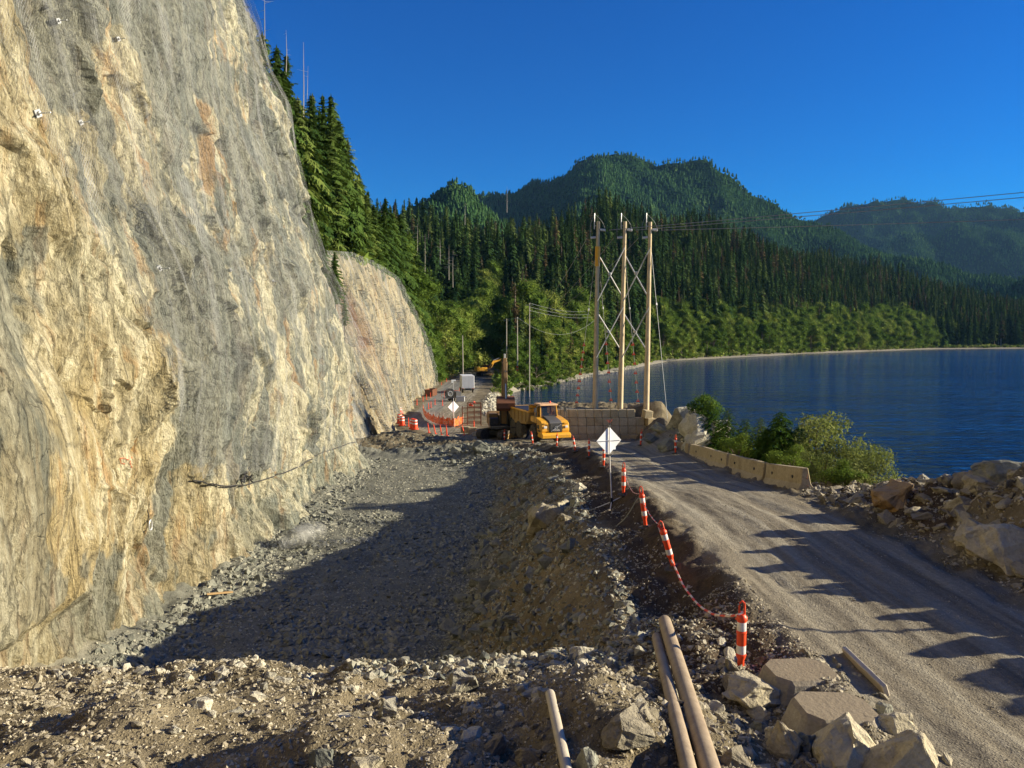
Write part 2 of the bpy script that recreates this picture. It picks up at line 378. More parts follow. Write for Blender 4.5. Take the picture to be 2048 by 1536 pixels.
# ------------------------------------------------------------------ ground
def ground_mat():
    m, ns, ls, p = new_mat('ground_dirt'); geo = ns.new('ShaderNodeNewGeometry'); pos = geo.outputs['Position']
    def attr(n):
        a = ns.new('ShaderNodeAttribute'); a.attribute_name = n; return a.outputs['Fac']
    n1 = noise(ns, ls, pos, 0.7, 6, 0.6); n2 = noise(ns, ls, pos, 9, 6, 0.7); n3 = noise(ns, ls, pos, 55, 3, 0.6)
    dirt = ramp(ns, [(0.3, (0.10, 0.082, 0.05)), (0.5, (0.18, 0.148, 0.092)), (0.75, (0.28, 0.235, 0.155))]); ls.new(n1.outputs[0], dirt.inputs[0])
    trench = ramp(ns, [(0.3, (0.12, 0.122, 0.10)), (0.7, (0.23, 0.228, 0.185))]); ls.new(n1.outputs[0], trench.inputs[0])
    c = mix(ns, ls, attr('trench'), dirt.outputs[0], trench.outputs[0])
    # road: long streaks left by tyres
    st = noise(ns, ls, pos, 1.0, 6, 0.62, sc=(3.2, 0.12, 1.0)); rd = ramp(ns, [(0.30, (0.15, 0.128, 0.092)), (0.44, (0.215, 0.187, 0.138)), (0.56, (0.285, 0.255, 0.192)), (0.72, (0.36, 0.33, 0.26))]); ls.new(st.outputs[0], rd.inputs[0])
    c = mix(ns, ls, attr('road'), c, rd.outputs[0])
    pv = noise(ns, ls, pos, 1.0, 5, 0.6, sc=(1.6, 0.05, 1.0)); pr = ramp(ns, [(0.35, (0.15, 0.147, 0.135)), (0.65, (0.25, 0.24, 0.21))]); ls.new(pv.outputs[0], pr.inputs[0])
    c = mix(ns, ls, attr('paved'), c, pr.outputs[0])
    c = mix(ns, ls, attr('soil'), c, mix(ns, ls, n2.outputs[0], (0.045, 0.032, 0.02), (0.12, 0.088, 0.056)))
    fl = ramp(ns, [(0.3, (0.03, 0.04, 0.014)), (0.7, (0.07, 0.08, 0.03))]); ls.new(n2.outputs[0], fl.inputs[0])
    c = mix(ns, ls, attr('wood'), c, fl.outputs[0])
    c = mix(ns, ls, attr('beach'), c, mix(ns, ls, n3.outputs[0], (0.14, 0.13, 0.10), (0.34, 0.31, 0.25)))
    c = mix(ns, ls, attr('ochre'), c, (0.42, 0.23, 0.09))
    c = mix(ns, ls, 0.55, c, n2.outputs[0], 'OVERLAY'); c = mix(ns, ls, 0.5, c, n3.outputs[0], 'OVERLAY')
    ls.new(c, p.inputs['Base Color']); p.inputs['Roughness'].default_value = 0.95; p.inputs['Specular IOR Level'].default_value = 0.15
    hh = math_(ns, ls, 'MULTIPLY_ADD', n3.outputs[0], 0.35, n2.outputs[0])
    vor = ns.new('ShaderNodeTexVoronoi'); vor.inputs['Scale'].default_value = 26; ls.new(pos, vor.inputs['Vector'])
    pe = ramp(ns, [(0.0, (1, 1, 1)), (0.45, (0, 0, 0))]); ls.new(vor.outputs['Distance'], pe.inputs[0])
    hh = math_(ns, ls, 'MULTIPLY_ADD', pe.outputs[0], 0.35, hh)
    ls.new(bump(ns, ls, hh, 0.75, 0.06), p.inputs['Normal'])
    return m
M_GROUND = ground_mat()

def zones(x, Y, z):
    L = xl(Y); R = xr(Y); nz = fbm(x / 1.2, Y / 2.5, 3, 61) * 0.7
    road = sstep(-0.25, 0.35, x - L + nz * 0.5) * sstep(-0.3, 0.6, R - x + nz) * (1 - sstep(440, 452, Y))
    paved = sstep(-0.2, 0.2, x - np.interp(Y, [0, 78, 90, 100, 155, 225, 335, 450], [-99, 3, -11.5, -13.6, -16.2, -19, -20.5, -16])) * sstep(-0.2, 0.3, np.interp(Y, [0, 78, 86, 100, 155, 225, 335, 450], [-99, 0.5, -6, -10.3, -12.6, -14.0, -14, -9]) - x) * (Y > 78) * (Y < 450)
    trench = sstep(0.9, -0.4, x + 1.2 + nz) * (Y < 62) * (z < -7.6) * sstep(0.0, 1.4, -7.6 - z)
    soil = sstep(-0.25, 0.15, L - x + nz * 0.25) * sstep(2.2, 1.3, L - x + nz) * (Y > 9.5) * (Y < 54)
    soil = np.maximum(soil, sstep(0.2, 0.8, x - R + nz) * sstep(2.6, 1.7, x - R) * (Y > 16.5) * (Y < 24))
    wood = sstep(3, 7, toe(Y) - x) * (Y > 60)
    wood = np.maximum(wood, ((Y > 190) & (z > -13.4) & (x > -3 + 0 * Y) & (x - R > 4)) * 1.0)
    wood = np.maximum(wood, (Y > yhill(x) - 10) * 1.0 * (x > -30) * (x - R > 2))
    beach = ((Y > 190) & (z <= -13.4) & (x > R + 1)) * 1.0
    ochre = np.exp(-((x + 25) / 5.5) ** 2 - ((Y - 232) / 12.0) ** 2) * 1.6
    return dict(road=road * (1 - wood), paved=paved, trench=np.clip(trench, 0, 1), soil=soil, wood=np.clip(wood * (1 - np.clip(ochre, 0, 1)), 0, 1), beach=beach, ochre=np.clip(ochre, 0, 1))

def ground_sheet(name, xs, Ys, sink=None):
    X, YY = np.meshgrid(xs, Ys, indexing='ij'); Z = hrel(X, YY)
    if sink is not None:
        for (a, b, c, d, q) in sink:
            ins = (X > a) & (X < b) & (YY > c) & (YY < d); Z = np.where(ins, Z - q, Z)
    v = np.stack([X, YY, Z + EYE], -1).reshape(-1, 3)
    me = mesh_np(name, v, grid_faces(len(xs), len(Ys)), M_GROUND, True)
    zn = zones(X.ravel(), YY.ravel(), Z.ravel())
    for k, a in zn.items():
        at = me.attributes.new(k, 'FLOAT', 'POINT'); at.data.foreach_set('value', a.astype(np.float32))
    o = obj(name, me); tag(o, kind='structure'); return o
def steps(a, b, f):
    out = [a]
    while out[-1] < b: out.append(out[-1] + f(out[-1]))
    return np.array(out)
ground_sheet('ground', np.arange(-15, 24.01, 0.085), steps(-6, 80, lambda y: 0.05 + 0.0042 * max(y, 4)))
ground_sheet('road_ground', np.arange(-62, 46.01, 0.45), steps(76, 262, lambda y: 0.45 + 0.002 * y), [(-14.5, 23.5, 60, 79.2, 1.2)])
gx = np.concatenate([-steps(60, 900, lambda q: 3 + 0.03 * q)[::-1], np.arange(-57, 60, 3.0), steps(60, 2600, lambda q: 3 + 0.012 * q)])
ground_sheet('terrain', gx, np.concatenate([np.arange(-300, 0, 12.0), steps(0, 1900, lambda y: 3 + 0.003 * y)]), [(-14, 22.5, -5, 76, 2.5), (-60, 44, 78, 258, 2.0)])

# lake bed / world base so that nothing ends before the horizon
bx = [(-9000, -600, 0), (16000, -600, 0), (16000, 14000, 0), (-9000, 14000, 0)]
base_m, bns, bls, bp = new_mat('far_ground'); bp.inputs['Specular IOR Level'].default_value = 0.0; bp.inputs['Base Color'].default_value = (0.04, 0.05, 0.025, 1); bp.inputs['Roughness'].default_value = 1
obj('far_ground', mesh_np('far_ground', np.array([(x, y, -4.6) for x, y, z in bx]), np.array([[0, 1, 2, 3]]), base_m))['kind'] = 'structure'

# ------------------------------------------------------------------ lake
def water_mat():
    m, ns, ls, p = new_mat('lake_water'); geo = ns.new('ShaderNodeNewGeometry'); pos = geo.outputs['Position']
    p.inputs['Base Color'].default_value = (0.002, 0.018, 0.065, 1); p.inputs['Roughness'].default_value = 0.07
    p.inputs['IOR'].default_value = 1.333; p.inputs['Specular IOR Level'].default_value = 0.5
    a = noise(ns, ls, pos, 1.0, 4, 0.55, sc=(0.30, 0.62, 1), rot=(0, 0, 0.35), dist=0.6)
    b = noise(ns, ls, pos, 1.0, 3, 0.5, sc=(0.05, 0.16, 1), rot=(0, 0, 0.2))
    calm = noise(ns, ls, pos, 0.006, 3, 0.5, sc=(1, 2.5, 1))
    cr = ramp(ns, [(0.35, (0.45, 0.45, 0.45)), (0.6, (1, 1, 1))]); ls.new(calm.outputs[0], cr.inputs[0])
    h = math_(ns, ls, 'MULTIPLY', math_(ns, ls, 'MULTIPLY_ADD', b.outputs[0], 1.5, a.outputs[0]), cr.outputs[0])
    ls.new(bump(ns, ls, h, 1.0, 1.1), p.inputs['Normal'])
    return m
wv = np.array([(-300, 60, 0), (6000, 60, 0), (6000, 9000, 0), (-300, 9000, 0), (10, -300, 0), (6000, -300, 0), (10, 60, 0)], float)
obj('lake', mesh_np('lake', wv, np.array([[0, 1, 2, 3], [4, 5, 1, 6]]), water_mat()))['kind'] = 'structure'

# ------------------------------------------------------------------ mountains
M_FOREST_FLOOR, fns, fls, fp = new_mat('forest_floor')
_g = fns.new('ShaderNodeNewGeometry'); _n = noise(fns, fls, _g.outputs['Position'], 0.012, 6, 0.6)
_r = ramp(fns, [(0.3, (0.008, 0.024, 0.009)), (0.55, (0.015, 0.036, 0.012)), (0.75, (0.03, 0.058, 0.018))]); fls.new(_n.outputs[0], _r.inputs[0]); fls.new(_r.outputs[0], fp.inputs['Base Color']); fp.inputs['Roughness'].default_value = 1.0; fp.inputs['Specular IOR Level'].default_value = 0.0
def ridge(u, v, octv, seed):
    s = 0; a = 1.0
    for o in range(octv):
        s = s + a * (1 - 2 * np.abs(vnoise(u * 2.1 ** o + 3.7 * o, v * 2.1 ** o, seed + o)) * 2); a *= 0.5
    return s / 2
def mountain_fn(sil, Yc, Yf, seed, relief, tall=12):
    """silhouette in photo pixels seen at distance Yc; slopes come forward to Yf"""
    sx = np.array([(a - 1024) / F * Yc for a, b in sil]); sz = np.array([(HOR - b) / F * Yc for a, b in sil])
    def f(x, Y):
        c = np.interp(x, sx, sz) + 15 - tall
        t = (Y - Yf) / (Yc - Yf)
        back = 1 - np.clip((Y - Yc) / (0.9 * (Yc - Yf)), 0, 1) * 0.9
        prof = np.where(t < 1, np.clip(t, 0, 1) ** 0.85, back)
        rr = np.minimum(ridge(x / relief, Y / relief * 0.7, 5, seed) - 0.80, 0.04)
        env = np.clip(4 * np.clip(t, 0, 1) * (1 - np.clip(t, 0, 1)), 0, 1)
        return np.maximum(c * prof * (1 + 0.05 * fbm(x / 90, Y / 90, 3, seed + 9)) + rr * env * 0.42 * c, -8)
    return f
MTS = [
    ('mountain', mountain_fn([(300, 470), (700, 470), (860, 392), (885, 372), (915, 361), (943, 371), (962, 396), (1010, 440), (1060, 520), (1200, 640)], 1500, 800, 5, 260), (-480, 90), (820, 2000), 9),
    ('mountain', mountain_fn([(300, 500), (700, 450), (860, 430), (960, 392), (1030, 384), (1090, 360), (1120, 338), (1180, 316), (1215, 312), (1265, 317), (1310, 322), (1345, 319), (1385, 325), (1415, 322), (1440, 345), (1465, 362), (1500, 388), (1560, 418), (1640, 446), (1700, 470), (1760, 505), (1830, 540), (1900, 570), (2000, 604), (2150, 640), (2500, 668)], 3000, 1150, 8, 820), (-900, 2300), (1180, 4200), 22),
    ('mountain', mountain_fn([(1300, 640), (1500, 500), (1640, 434), (1680, 414), (1720, 402), (1780, 399), (1815, 403), (1850, 401), (1885, 413), (1925, 412), (1960, 411), (2000, 419), (2048, 433), (2150, 470), (2400, 560), (2800, 660)], 5600, 2700, 21, 1300), (900, 6200), (2750, 7600), 45),
]
MT_PTS = []
for nm, fn, (x0, x1), (y0, y1), st in MTS:
    xs = np.arange(x0, x1, st); ys = np.arange(y0, y1, st * 1.3)
    X, YY = np.meshgrid(xs, ys, indexing='ij'); Z = fn(X, YY)
    o = obj(nm, mesh_np(nm, np.stack([X, YY, Z], -1).reshape(-1, 3), grid_faces(len(xs), len(ys)), M_FOREST_FLOOR, True)); o['kind'] = 'structure'

# ------------------------------------------------------------------ rock faces
def cliff_mat(name, ochre, seed):
    m, ns, ls, p = new_mat(name); geo = ns.new('ShaderNodeNewGeometry'); pos = geo.outputs['Position']
    a1 = noise(ns, ls, pos, 1.0, 8, 0.62, sc=(0.35, 0.55, 0.10), rot=(0.10, 0, 0), dist=0.6)
    a2 = noise(ns, ls, pos, 1.0, 9, 0.70, sc=(1.5, 2.0, 0.42), rot=(0.14, 0, 0), dist=0.5)
    a3 = noise(ns, ls, pos, 7.0, 8, 0.74, sc=(1, 1, 0.48), rot=(0.08, 0, 0), dist=0.3)
    big = noise(ns, ls, pos, 0.09, 4, 0.6, dist=0.5)
    s = math_(ns, ls, 'MULTIPLY_ADD', a2.outputs[0], 0.6, math_(ns, ls, 'MULTIPLY', a1.outputs[0], 0.6))
    gold = ramp(ns, [(0.38, (0.08, 0.075, 0.05)), (0.46, (0.22, 0.195, 0.12)), (0.53, (0.40, 0.315, 0.155)), (0.60, (0.46, 0.38, 0.215)), (0.64, (0.62, 0.55, 0.36)), (0.8, (0.74, 0.68, 0.48))]); ls.new(s, gold.inputs[0])
    grey = ramp(ns, [(0.38, (0.05, 0.057, 0.048)), (0.46, (0.13, 0.145, 0.12)), (0.54, (0.24, 0.25, 0.195)), (0.59, (0.31, 0.31, 0.235)), (0.62, (0.54, 0.50, 0.35)), (0.82, (0.66, 0.62, 0.43))]); ls.new(s, grey.inputs[0])
    at = ns.new('ShaderNodeAttribute'); at.attribute_name = 'ochre'
    fb = math_(ns, ls, 'ADD', math_(ns, ls, 'MULTIPLY_ADD', big.outputs[0], 2.4, -1.25), at.outputs['Fac'])
    fr = ramp(ns, [(0.2, (0, 0, 0)), (0.75, (1, 1, 1))]); ls.new(fb, fr.inputs[0])
    c = mix(ns, ls, fr.outputs[0], grey.outputs[0], gold.outputs[0])
    # rust streaks
    ru = noise(ns, ls, pos, 1.0, 6, 0.65, sc=(0.6, 0.9, 0.12), dist=0.8); rr = ramp(ns, [(0.54, (0, 0, 0)), (0.64, (1, 1, 1))]); ls.new(ru.outputs[0], rr.inputs[0])
    rb = math_(ns, ls, 'MULTIPLY', rr.outputs[0], 0.62 if ochre else 0.35)
    c = mix(ns, ls, rb, c, (0.42, 0.23, 0.08))
    ga = ns.new('ShaderNodeAttribute'); ga.attribute_name = 'slate'
    c = mix(ns, ls, ga.outputs['Fac'], c, mix(ns, ls, a3.outputs[0], (0.09, 0.105, 0.095), (0.25, 0.27, 0.235)))
    br = ns.new('ShaderNodeAttribute'); br.attribute_name = 'brown'
    c = mix(ns, ls, br.outputs['Fac'], c, mix(ns, ls, a2.outputs[0], (0.09, 0.045, 0.025), (0.42, 0.22, 0.11)))
    # steep open joints, two sizes
    crk = None
    for sc_, wd_, rt_ in (((1.0, 1.3, 0.20), 0.016, 0.16), ((2.4, 3.0, 0.9), 0.022, -0.3)):
        vj = ns.new('ShaderNodeTexVoronoi'); vj.feature = 'DISTANCE_TO_EDGE'; vj.inputs['Scale'].default_value = 1.0
        mj = ns.new('ShaderNodeMapping'); mj.inputs['Scale'].default_value = sc_; mj.inputs['Rotation'].default_value = (rt_, 0.05, 0)
        wj = mix(ns, ls, 0.04, pos, a2.outputs['Color'], 'LINEAR_LIGHT'); ls.new(wj, mj.inputs[0]); ls.new(mj.outputs[0], vj.inputs['Vector'])
        rj = ramp(ns, [(0.0, (0.1, 0.1, 0.1)), (wd_, (1, 1, 1))]); ls.new(vj.outputs['Distance'], rj.inputs[0])
        crk = rj.outputs[0] if crk is None else math_(ns, ls, 'MULTIPLY', crk, rj.outputs[0])
    gate = ramp(ns, [(0.40, (0, 0, 0)), (0.47, (1, 1, 1))]); ls.new(a1.outputs[0], gate.inputs[0])
    crk = math_(ns, ls, 'MAXIMUM', crk, math_(ns, ls, 'MULTIPLY', gate.outputs[0], 0.85))
    c = mix(ns, ls, 0.38, c, crk, 'MULTIPLY')
    # thin joints
    vo = ns.new('ShaderNodeTexVoronoi'); vo.feature = 'DISTANCE_TO_EDGE'; vo.inputs['Scale'].default_value = 1.0
    mp = ns.new('ShaderNodeMapping'); mp.inputs['Scale'].default_value = (1.1, 1.5, 0.42); mp.inputs['Rotation'].default_value = (0.2, 0.1, 0)
    nd = mix(ns, ls, 0.16, pos, a3.outputs['Color'], 'LINEAR_LIGHT'); ls.new(nd, mp.inputs[0]); ls.new(mp.outputs[0], vo.inputs['Vector'])
    cr = ramp(ns, [(0.0, (0.25, 0.25, 0.25)), (0.035, (1, 1, 1))]); ls.new(vo.outputs['Distance'], cr.inputs[0])
    c = mix(ns, ls, 0.35, c, cr.outputs[0], 'MULTIPLY')
    a4 = noise(ns, ls, pos, 26.0, 5, 0.7, sc=(1, 1, 0.6))
    sp_ = ramp(ns, [(0.36, (0.3, 0.3, 0.3)), (0.44, (1, 1, 1))]); ls.new(a3.outputs[0], sp_.inputs[0]); c = mix(ns, ls, 0.55, c, sp_.outputs[0], 'MULTIPLY')
    c = mix(ns, ls, 0.75, c, a3.outputs[0], 'OVERLAY'); c = mix(ns, ls, 0.5, c, a4.outputs[0], 'OVERLAY')
    if not ochre: c = mix(ns, ls, 1.0, c, (0.78, 0.72, 0.64), 'MULTIPLY')
    ls.new(c, p.inputs['Base Color']); p.inputs['Roughness'].default_value = 0.85; p.inputs['Specular IOR Level'].default_value = 0.25
    h = math_(ns, ls, 'MULTIPLY_ADD', a3.outputs[0], 0.30, math_(ns, ls, 'MULTIPLY', a2.outputs[0], 0.75))
    h = math_(ns, ls, 'MULTIPLY_ADD', cr.outputs[0], 0.12, h); h = math_(ns, ls, 'MULTIPLY_ADD', crk, 0.10, h)
    h = math_(ns, ls, 'MULTIPLY_ADD', a4.outputs[0], 0.12, h)
    ls.new(bump(ns, ls, h, 1.0, 0.48), p.inputs['Normal'])
    return m
def path_sample(pts, n, dens=None):
    pts = np.array(pts, float); d = np.r_[0, np.cumsum(np.hypot(*np.diff(pts, axis=0).T))]
    # smooth the corners
    t = np.linspace(0, d[-1], 1200); X = np.interp(t, d, pts[:, 0]); Y = np.interp(t, d, pts[:, 1])
    k = np.ones(41) / 41; Xp = np.convolve(np.pad(X, 20, 'edge'), k, 'valid'); Yp = np.convolve(np.pad(Y, 20, 'edge'), k, 'valid')
    w = dens(Xp, Yp); cw = np.r_[0, np.cumsum((w[1:] + w[:-1]) / 2)]; cw /= cw[-1]
    tt = np.interp(np.linspace(0, 1, n), cw, t)
    xs = np.interp(tt, t, Xp); ys = np.interp(tt, t, Yp)
    dx = np.gradient(xs, tt); dy = np.gradient(ys, tt); l = np.hypot(dx, dy)
    return tt, xs, ys, dy / l, -dx / l       # outward normal = (dy,-dx)

LZ = [-10, -9.6, -1.8, 2.7, 5.7, 9.5, 12.9, 16.3, 18.2, 21.2, 23.1, 25.4, 34]; LX = [0, 0, 0.0, 0.9, 2.0, 2.9, 4.0, 4.5, 5.6, 6.4, 7.4, 7.9, 11]
C1 = [(-10.2, 1), (-11.5, 10), (-11.6, 20), (-11.3, 30), (-11.5, 40), (-11.4, 50), (-11.5, 55), (-12.4, 58.0), (-15, 60.0), (-20, 61.0), (-34, 61.5)]
def c1_disp(s, z):
    d = 0.9 * fbm(s / 11, z / 13, 3, 101) + 0.30 * fbm((s + 0.12 * z) / 2.2, z / 8, 3, 105)
    return d
def c1_fine(s, z):
    w = 0.9 * fbm(s / 3, z / 3, 2, 120); k = s + 0.12 * z + w; z2 = z + w * 1.5
    wq = 0.5 * fbm(s / 0.7, z / 1.1, 3, 121); k = k + wq; z2 = z2 + 0.8 * wq + 0.6 * s
    f1, e1 = facets((s + 0.25 * z + 0.5 * w) / 3.4, (z + 0.5 * s + w) / 5.5, 111, 1.6); f2, e2 = facets((s - 0.15 * z + 0.4 * w) / 1.05 + 3, (z + 0.7 * s + w) / 2.1, 112, 1.6); f3, e3 = facets(k / 0.25, z2 / 1.3 + 7, 113, 1.2)
    f1 = f1 * sstep(0, 0.20, e1); f2 = f2 * sstep(0, 0.14, e2); f3 = f3 * sstep(0, 0.10, e3)
    blocky = sstep(-0.1, 0.25, fbm(s / 7, z / 6, 2, 131)) * 0.7 + 0.45
    d = 0.75 * f1 + (0.25 + blocky) * 0.36 * f2 + blocky * 0.12 * f3 + 0.20 * fbm(s / 0.5, z / 1.0, 5, 115, 0.6)
    d -= 0.06 * np.exp(-(e1 / 0.05) ** 2)
    return d
def sweep_face(name, path, n, dens, rows, foot, lean, disp, fine, top_back, mat, attrs):
    s, xs, ys, nx, ny = path_sample(path, n, dens)
    zf, zt = foot(xs, ys)
    v = rows[None, :]; Zr = zf[:, None] + (zt - zf)[:, None] * v(ys) if callable(rows) else None
    return s, xs, ys, nx, ny

# first rock face
N1 = 560; R1 = 330
s, xs, ys, nx, ny = path_sample(C1, N1, lambda X, Y: 1.0 / (0.035 + 0.0016 * np.clip(Y, 6, 60)) * np.where(X < -14.5, 0.35, 1) * np.where(Y < 10, 0.4, 1))
foot = -10.2
vis = np.maximum(0.50 * ys + 3.0, 8.0)
vv = np.linspace(0, 1, R1)
Z = np.empty((N1, R1))
for j, v in enumerate(vv):
    Z[:, j] = np.where(v < 0.9, foot + (vis - foot) * v / 0.9, vis + (37 - vis) * (v - 0.9) / 0.1)
S = np.repeat(s[:, None], R1, 1); YY = np.repeat(ys[:, None], R1, 1)
ln = np.interp(Z, LZ, LX) * np.interp(YY, [0, 15, 55], [0.55, 0.62, 1.0])
flare = (0.35 + 0.6 * fbm(ys / 2.3, ys * 0, 3, 77))[:, None] * np.exp(-np.clip(Z - hrel(xs + 1.2, ys, False)[:, None], 0, 9) / 1.0)
D = c1_disp(S, Z); DF = c1_fine(S, Z)
smooth_panel = np.exp(-((YY - 18) / 5) ** 2) * np.exp(-((Z + 3) / 4.0) ** 2)
DF = DF * (1 - 0.6 * smooth_panel) * np.interp(YY, [10, 19, 24], [0.4, 0.5, 1.0])
# overhanging golden slab low on the left, gully next to it
slab = sstep(20.6, 19.8, YY) * sstep(-7.4, -6.6, Z) * sstep(0.5, -2.0, Z) * 0.7
off = D + DF + flare + slab - ln
X1 = xs[:, None] + nx[:, None] * off; Y1 = ys[:, None] + ny[:, None] * off
# plateau behind the crest
back = np.array([1, 3, 7, 14, 26.0])
X1 = np.concatenate([X1] + [X1[:, -1:] - nx[:, None] * b for b in back], 1); Y1 = np.concatenate([Y1] + [Y1[:, -1:] - ny[:, None] * b for b in back], 1)
Z1 = np.concatenate([Z] + [np.full((N1, 1), 37 + 0.4 * b) for b in back], 1)
me = mesh_np('rock_face', np.stack([X1, Y1, Z1 + EYE], -1).reshape(-1, 3), grid_faces(N1, R1 + 5)[:, ::-1], cliff_mat('cliff_rock', True, 1), False)
Sf = np.repeat(s[:, None], R1 + 5, 1); Yf = np.repeat(ys[:, None], R1 + 5, 1)
och = np.clip(np.interp(Yf, [10, 24, 34, 58], [0.85, 0.62, 0.30, 0.22]) - 0.015 * np.clip(Z1 - 3, 0, 20), 0, 1)
slate = sstep(0.00, 0.10, fbm(Sf / 4 - Z1 / 12, Z1 / 7 + Sf / 9, 5, 141, 0.6)) * 0.85 * np.interp(Yf, [14, 22, 60], [0.35, 0.9, 0.9])
slate = np.maximum(slate, sstep(-6.9, -7.6, Z1) * 0.35)
for k, a in (('ochre', och), ('slate', slate)):
    at = me.attributes.new(k, 'FLOAT', 'POINT'); at.data.foreach_set('value', a.ravel().astype(np.float32))
o = obj('rock_face', me); tag(o, kind='structure')

# second rock face
C2 = [(-30, 65.0), (-20, 65.5), (-17.5, 66.5), (-12.1, 69.5), (-13.0, 80), (-15.3, 100), (-18.1, 130), (-19.9, 155), (-21.0, 205), (-23.5, 213), (-36, 219)]
N2 = 420; R2 = 170
s, xs, ys, nx, ny = path_sample(C2, N2, lambda X, Y: 1.0 / (0.10 + 0.0025 * np.clip(Y - 60, 0, 160)) * np.where(X < -21.5, 0.3, 1))
zb = hrel(np.maximum(xs, -15) + 0.8, ys, False) - 1.0; ztp = np.interp(ys, [60, 66, 72, 78, 100, 115, 140, 150, 175, 195, 210, 214], [3.0, 3.5, 6.5, 8.3, 10.4, 10.8, 10.4, 8.2, 3.0, -3.0, -10.5, -11.6])
v = np.linspace(0, 1, R2)[None, :]
Z = zb[:, None] + (ztp - zb)[:, None] * v
target = np.clip(xs + 21.4, 0, 9.2)
ln = target[:, None] * (0.35 * v + 0.65 * v ** 1.6)
S = np.repeat(s[:, None], R2, 1)
w = fbm(S / 6, Z / 6, 2, 220) * 1.2; k = S + 0.35 * Z + w
f1, e1 = facets(k / 3.2, Z / 6 + w * .2, 211, 1.0); f2, e2 = facets(k / 1.1, Z / 2.4, 212, 1.0); f3, e3 = facets(k / 0.45, Z / 1.0, 213, 1.0)
D = 1.1 * fbm(S / 16, Z / 14, 3, 201) + 0.8 * fbm(k / 2.6, Z / 12, 3, 205) + 0.9 * f1 + 0.45 * f2 + 0.18 * f3
env = np.clip((1 - v) * 6, 0.12, 1) * np.interp(ys, [60, 66, 195, 212], [0.5, 1, 1, 0.3])[:, None]
YY = np.repeat(ys[:, None], R2, 1)
dent = 4.6 * np.exp(-(((YY - 93) / 3.2) ** 4) - ((Z - 1.6) / 1.6) ** 4) + 2.6 * np.exp(-((YY - 89) / 2.2) ** 2 - ((Z + 1.6) / 1.3) ** 2) + 1.2 * np.exp(-((YY - 97) / 3) ** 2 - ((Z - 6.0) / 1.5) ** 2)
off = D * env * 0.9 - ln - dent + 0.7 * np.exp(-(Z - zb[:, None]) / 1.4)
X2 = xs[:, None] + nx[:, None] * off; Y2 = ys[:, None] + ny[:, None] * off
back = np.array([1, 3, 6, 10, 16.0])
X2 = np.concatenate([X2] + [X2[:, -1:] - nx[:, None] * b for b in back], 1); Y2 = np.concatenate([Y2] + [Y2[:, -1:] - ny[:, None] * b for b in back], 1)
Z2 = np.concatenate([Z] + [Z[:, -1:] + 0.12 * b + 0.3 * fbm(s / 2, s * 0 + b, 2, 5)[:, None] for b in back], 1)
me = mesh_np('rock_face', np.stack([X2, Y2, Z2 + EYE], -1).reshape(-1, 3), grid_faces(N2, R2 + 5)[:, ::-1], cliff_mat('cliff_rock_far', False, 2), False)
br = np.zeros_like(Z2); YB = np.repeat(ys[:, None], R2 + 5, 1)
br = np.exp(-((YB - 92) / 4.4) ** 2 - ((Z2 - 0.6) / 3.4) ** 2) * 1.3 + 0.6 * np.exp(-((YB - 84) / 5) ** 2 - ((Z2 - 4) / 4) ** 2) + 0.35 * np.exp(-((YB - 100) / 5) ** 2 - ((Z2 + 4) / 5) ** 2)
br = np.clip(br * (0.8 + 1.4 * fbm(YB / 3, Z2 / 3, 3, 9)), 0, 0.92)
for k_, a in (('ochre', np.full_like(Z2, 0.22)), ('brown', br), ('slate', 0.4 * sstep(0.05, 0.3, fbm(YB / 8, Z2 / 5, 3, 17)))):
    at = me.attributes.new(k_, 'FLOAT', 'POINT'); at.data.foreach_set('value', a.ravel().astype(np.float32))
tag(obj('rock_face', me), kind='structure')

# ------------------------------------------------------------------ rockfall netting draped over both faces
def net_mat(name, cell, base, amp):
    m, ns, ls, p = new_mat(name); uv = ns.new('ShaderNodeUVMap'); geo = ns.new('ShaderNodeNewGeometry')
    sp = ns.new('ShaderNodeSeparateXYZ'); ls.new(uv.outputs[0], sp.inputs[0])
    a = math_(ns, ls, 'ADD', math_(ns, ls, 'MULTIPLY', sp.outputs[0], 1 / cell), math_(ns, ls, 'MULTIPLY', sp.outputs[1], 0.6 / cell))
    b = math_(ns, ls, 'SUBTRACT', math_(ns, ls, 'MULTIPLY', sp.outputs[0], 1 / cell), math_(ns, ls, 'MULTIPLY', sp.outputs[1], 0.6 / cell))
    fa = math_(ns, ls, 'ABSOLUTE', math_(ns, ls, 'SUBTRACT', math_(ns, ls, 'FRACT', a), 0.5)); fb_ = math_(ns, ls, 'ABSOLUTE', math_(ns, ls, 'SUBTRACT', math_(ns, ls, 'FRACT', b), 0.5))
    mn = math_(ns, ls, 'MINIMUM', fa, fb_)
    fold = noise(ns, ls, geo.outputs['Position'], 1.0, 6, 0.65, sc=(0.6, 1.4, 0.10), dist=0.7)
    fr = ramp(ns, [(0.35, (base * 0.3,) * 3), (0.52, (base * 0.8,) * 3), (0.68, (base + amp,) * 3)]); ls.new(fold.outputs[0], fr.inputs[0])
    al = math_(ns, ls, 'LESS_THAN', mn, fr.outputs[0])
    d = ns.new('ShaderNodeBsdfPrincipled'); d.inputs['Base Color'].default_value = (0.27, 0.275, 0.265, 1); d.inputs['Metallic'].default_value = 0.1; d.inputs['Roughness'].default_value = 0.55
    t = ns.new('ShaderNodeBsdfTransparent'); mx = ns.new('ShaderNodeMixShader')
    ls.new(al, mx.inputs[0]); ls.new(t.outputs[0], mx.inputs[1]); ls.new(d.outputs[0], mx.inputs[2]); ls.new(mx.outputs[0], ns['Material Output'].inputs[0])
    return m
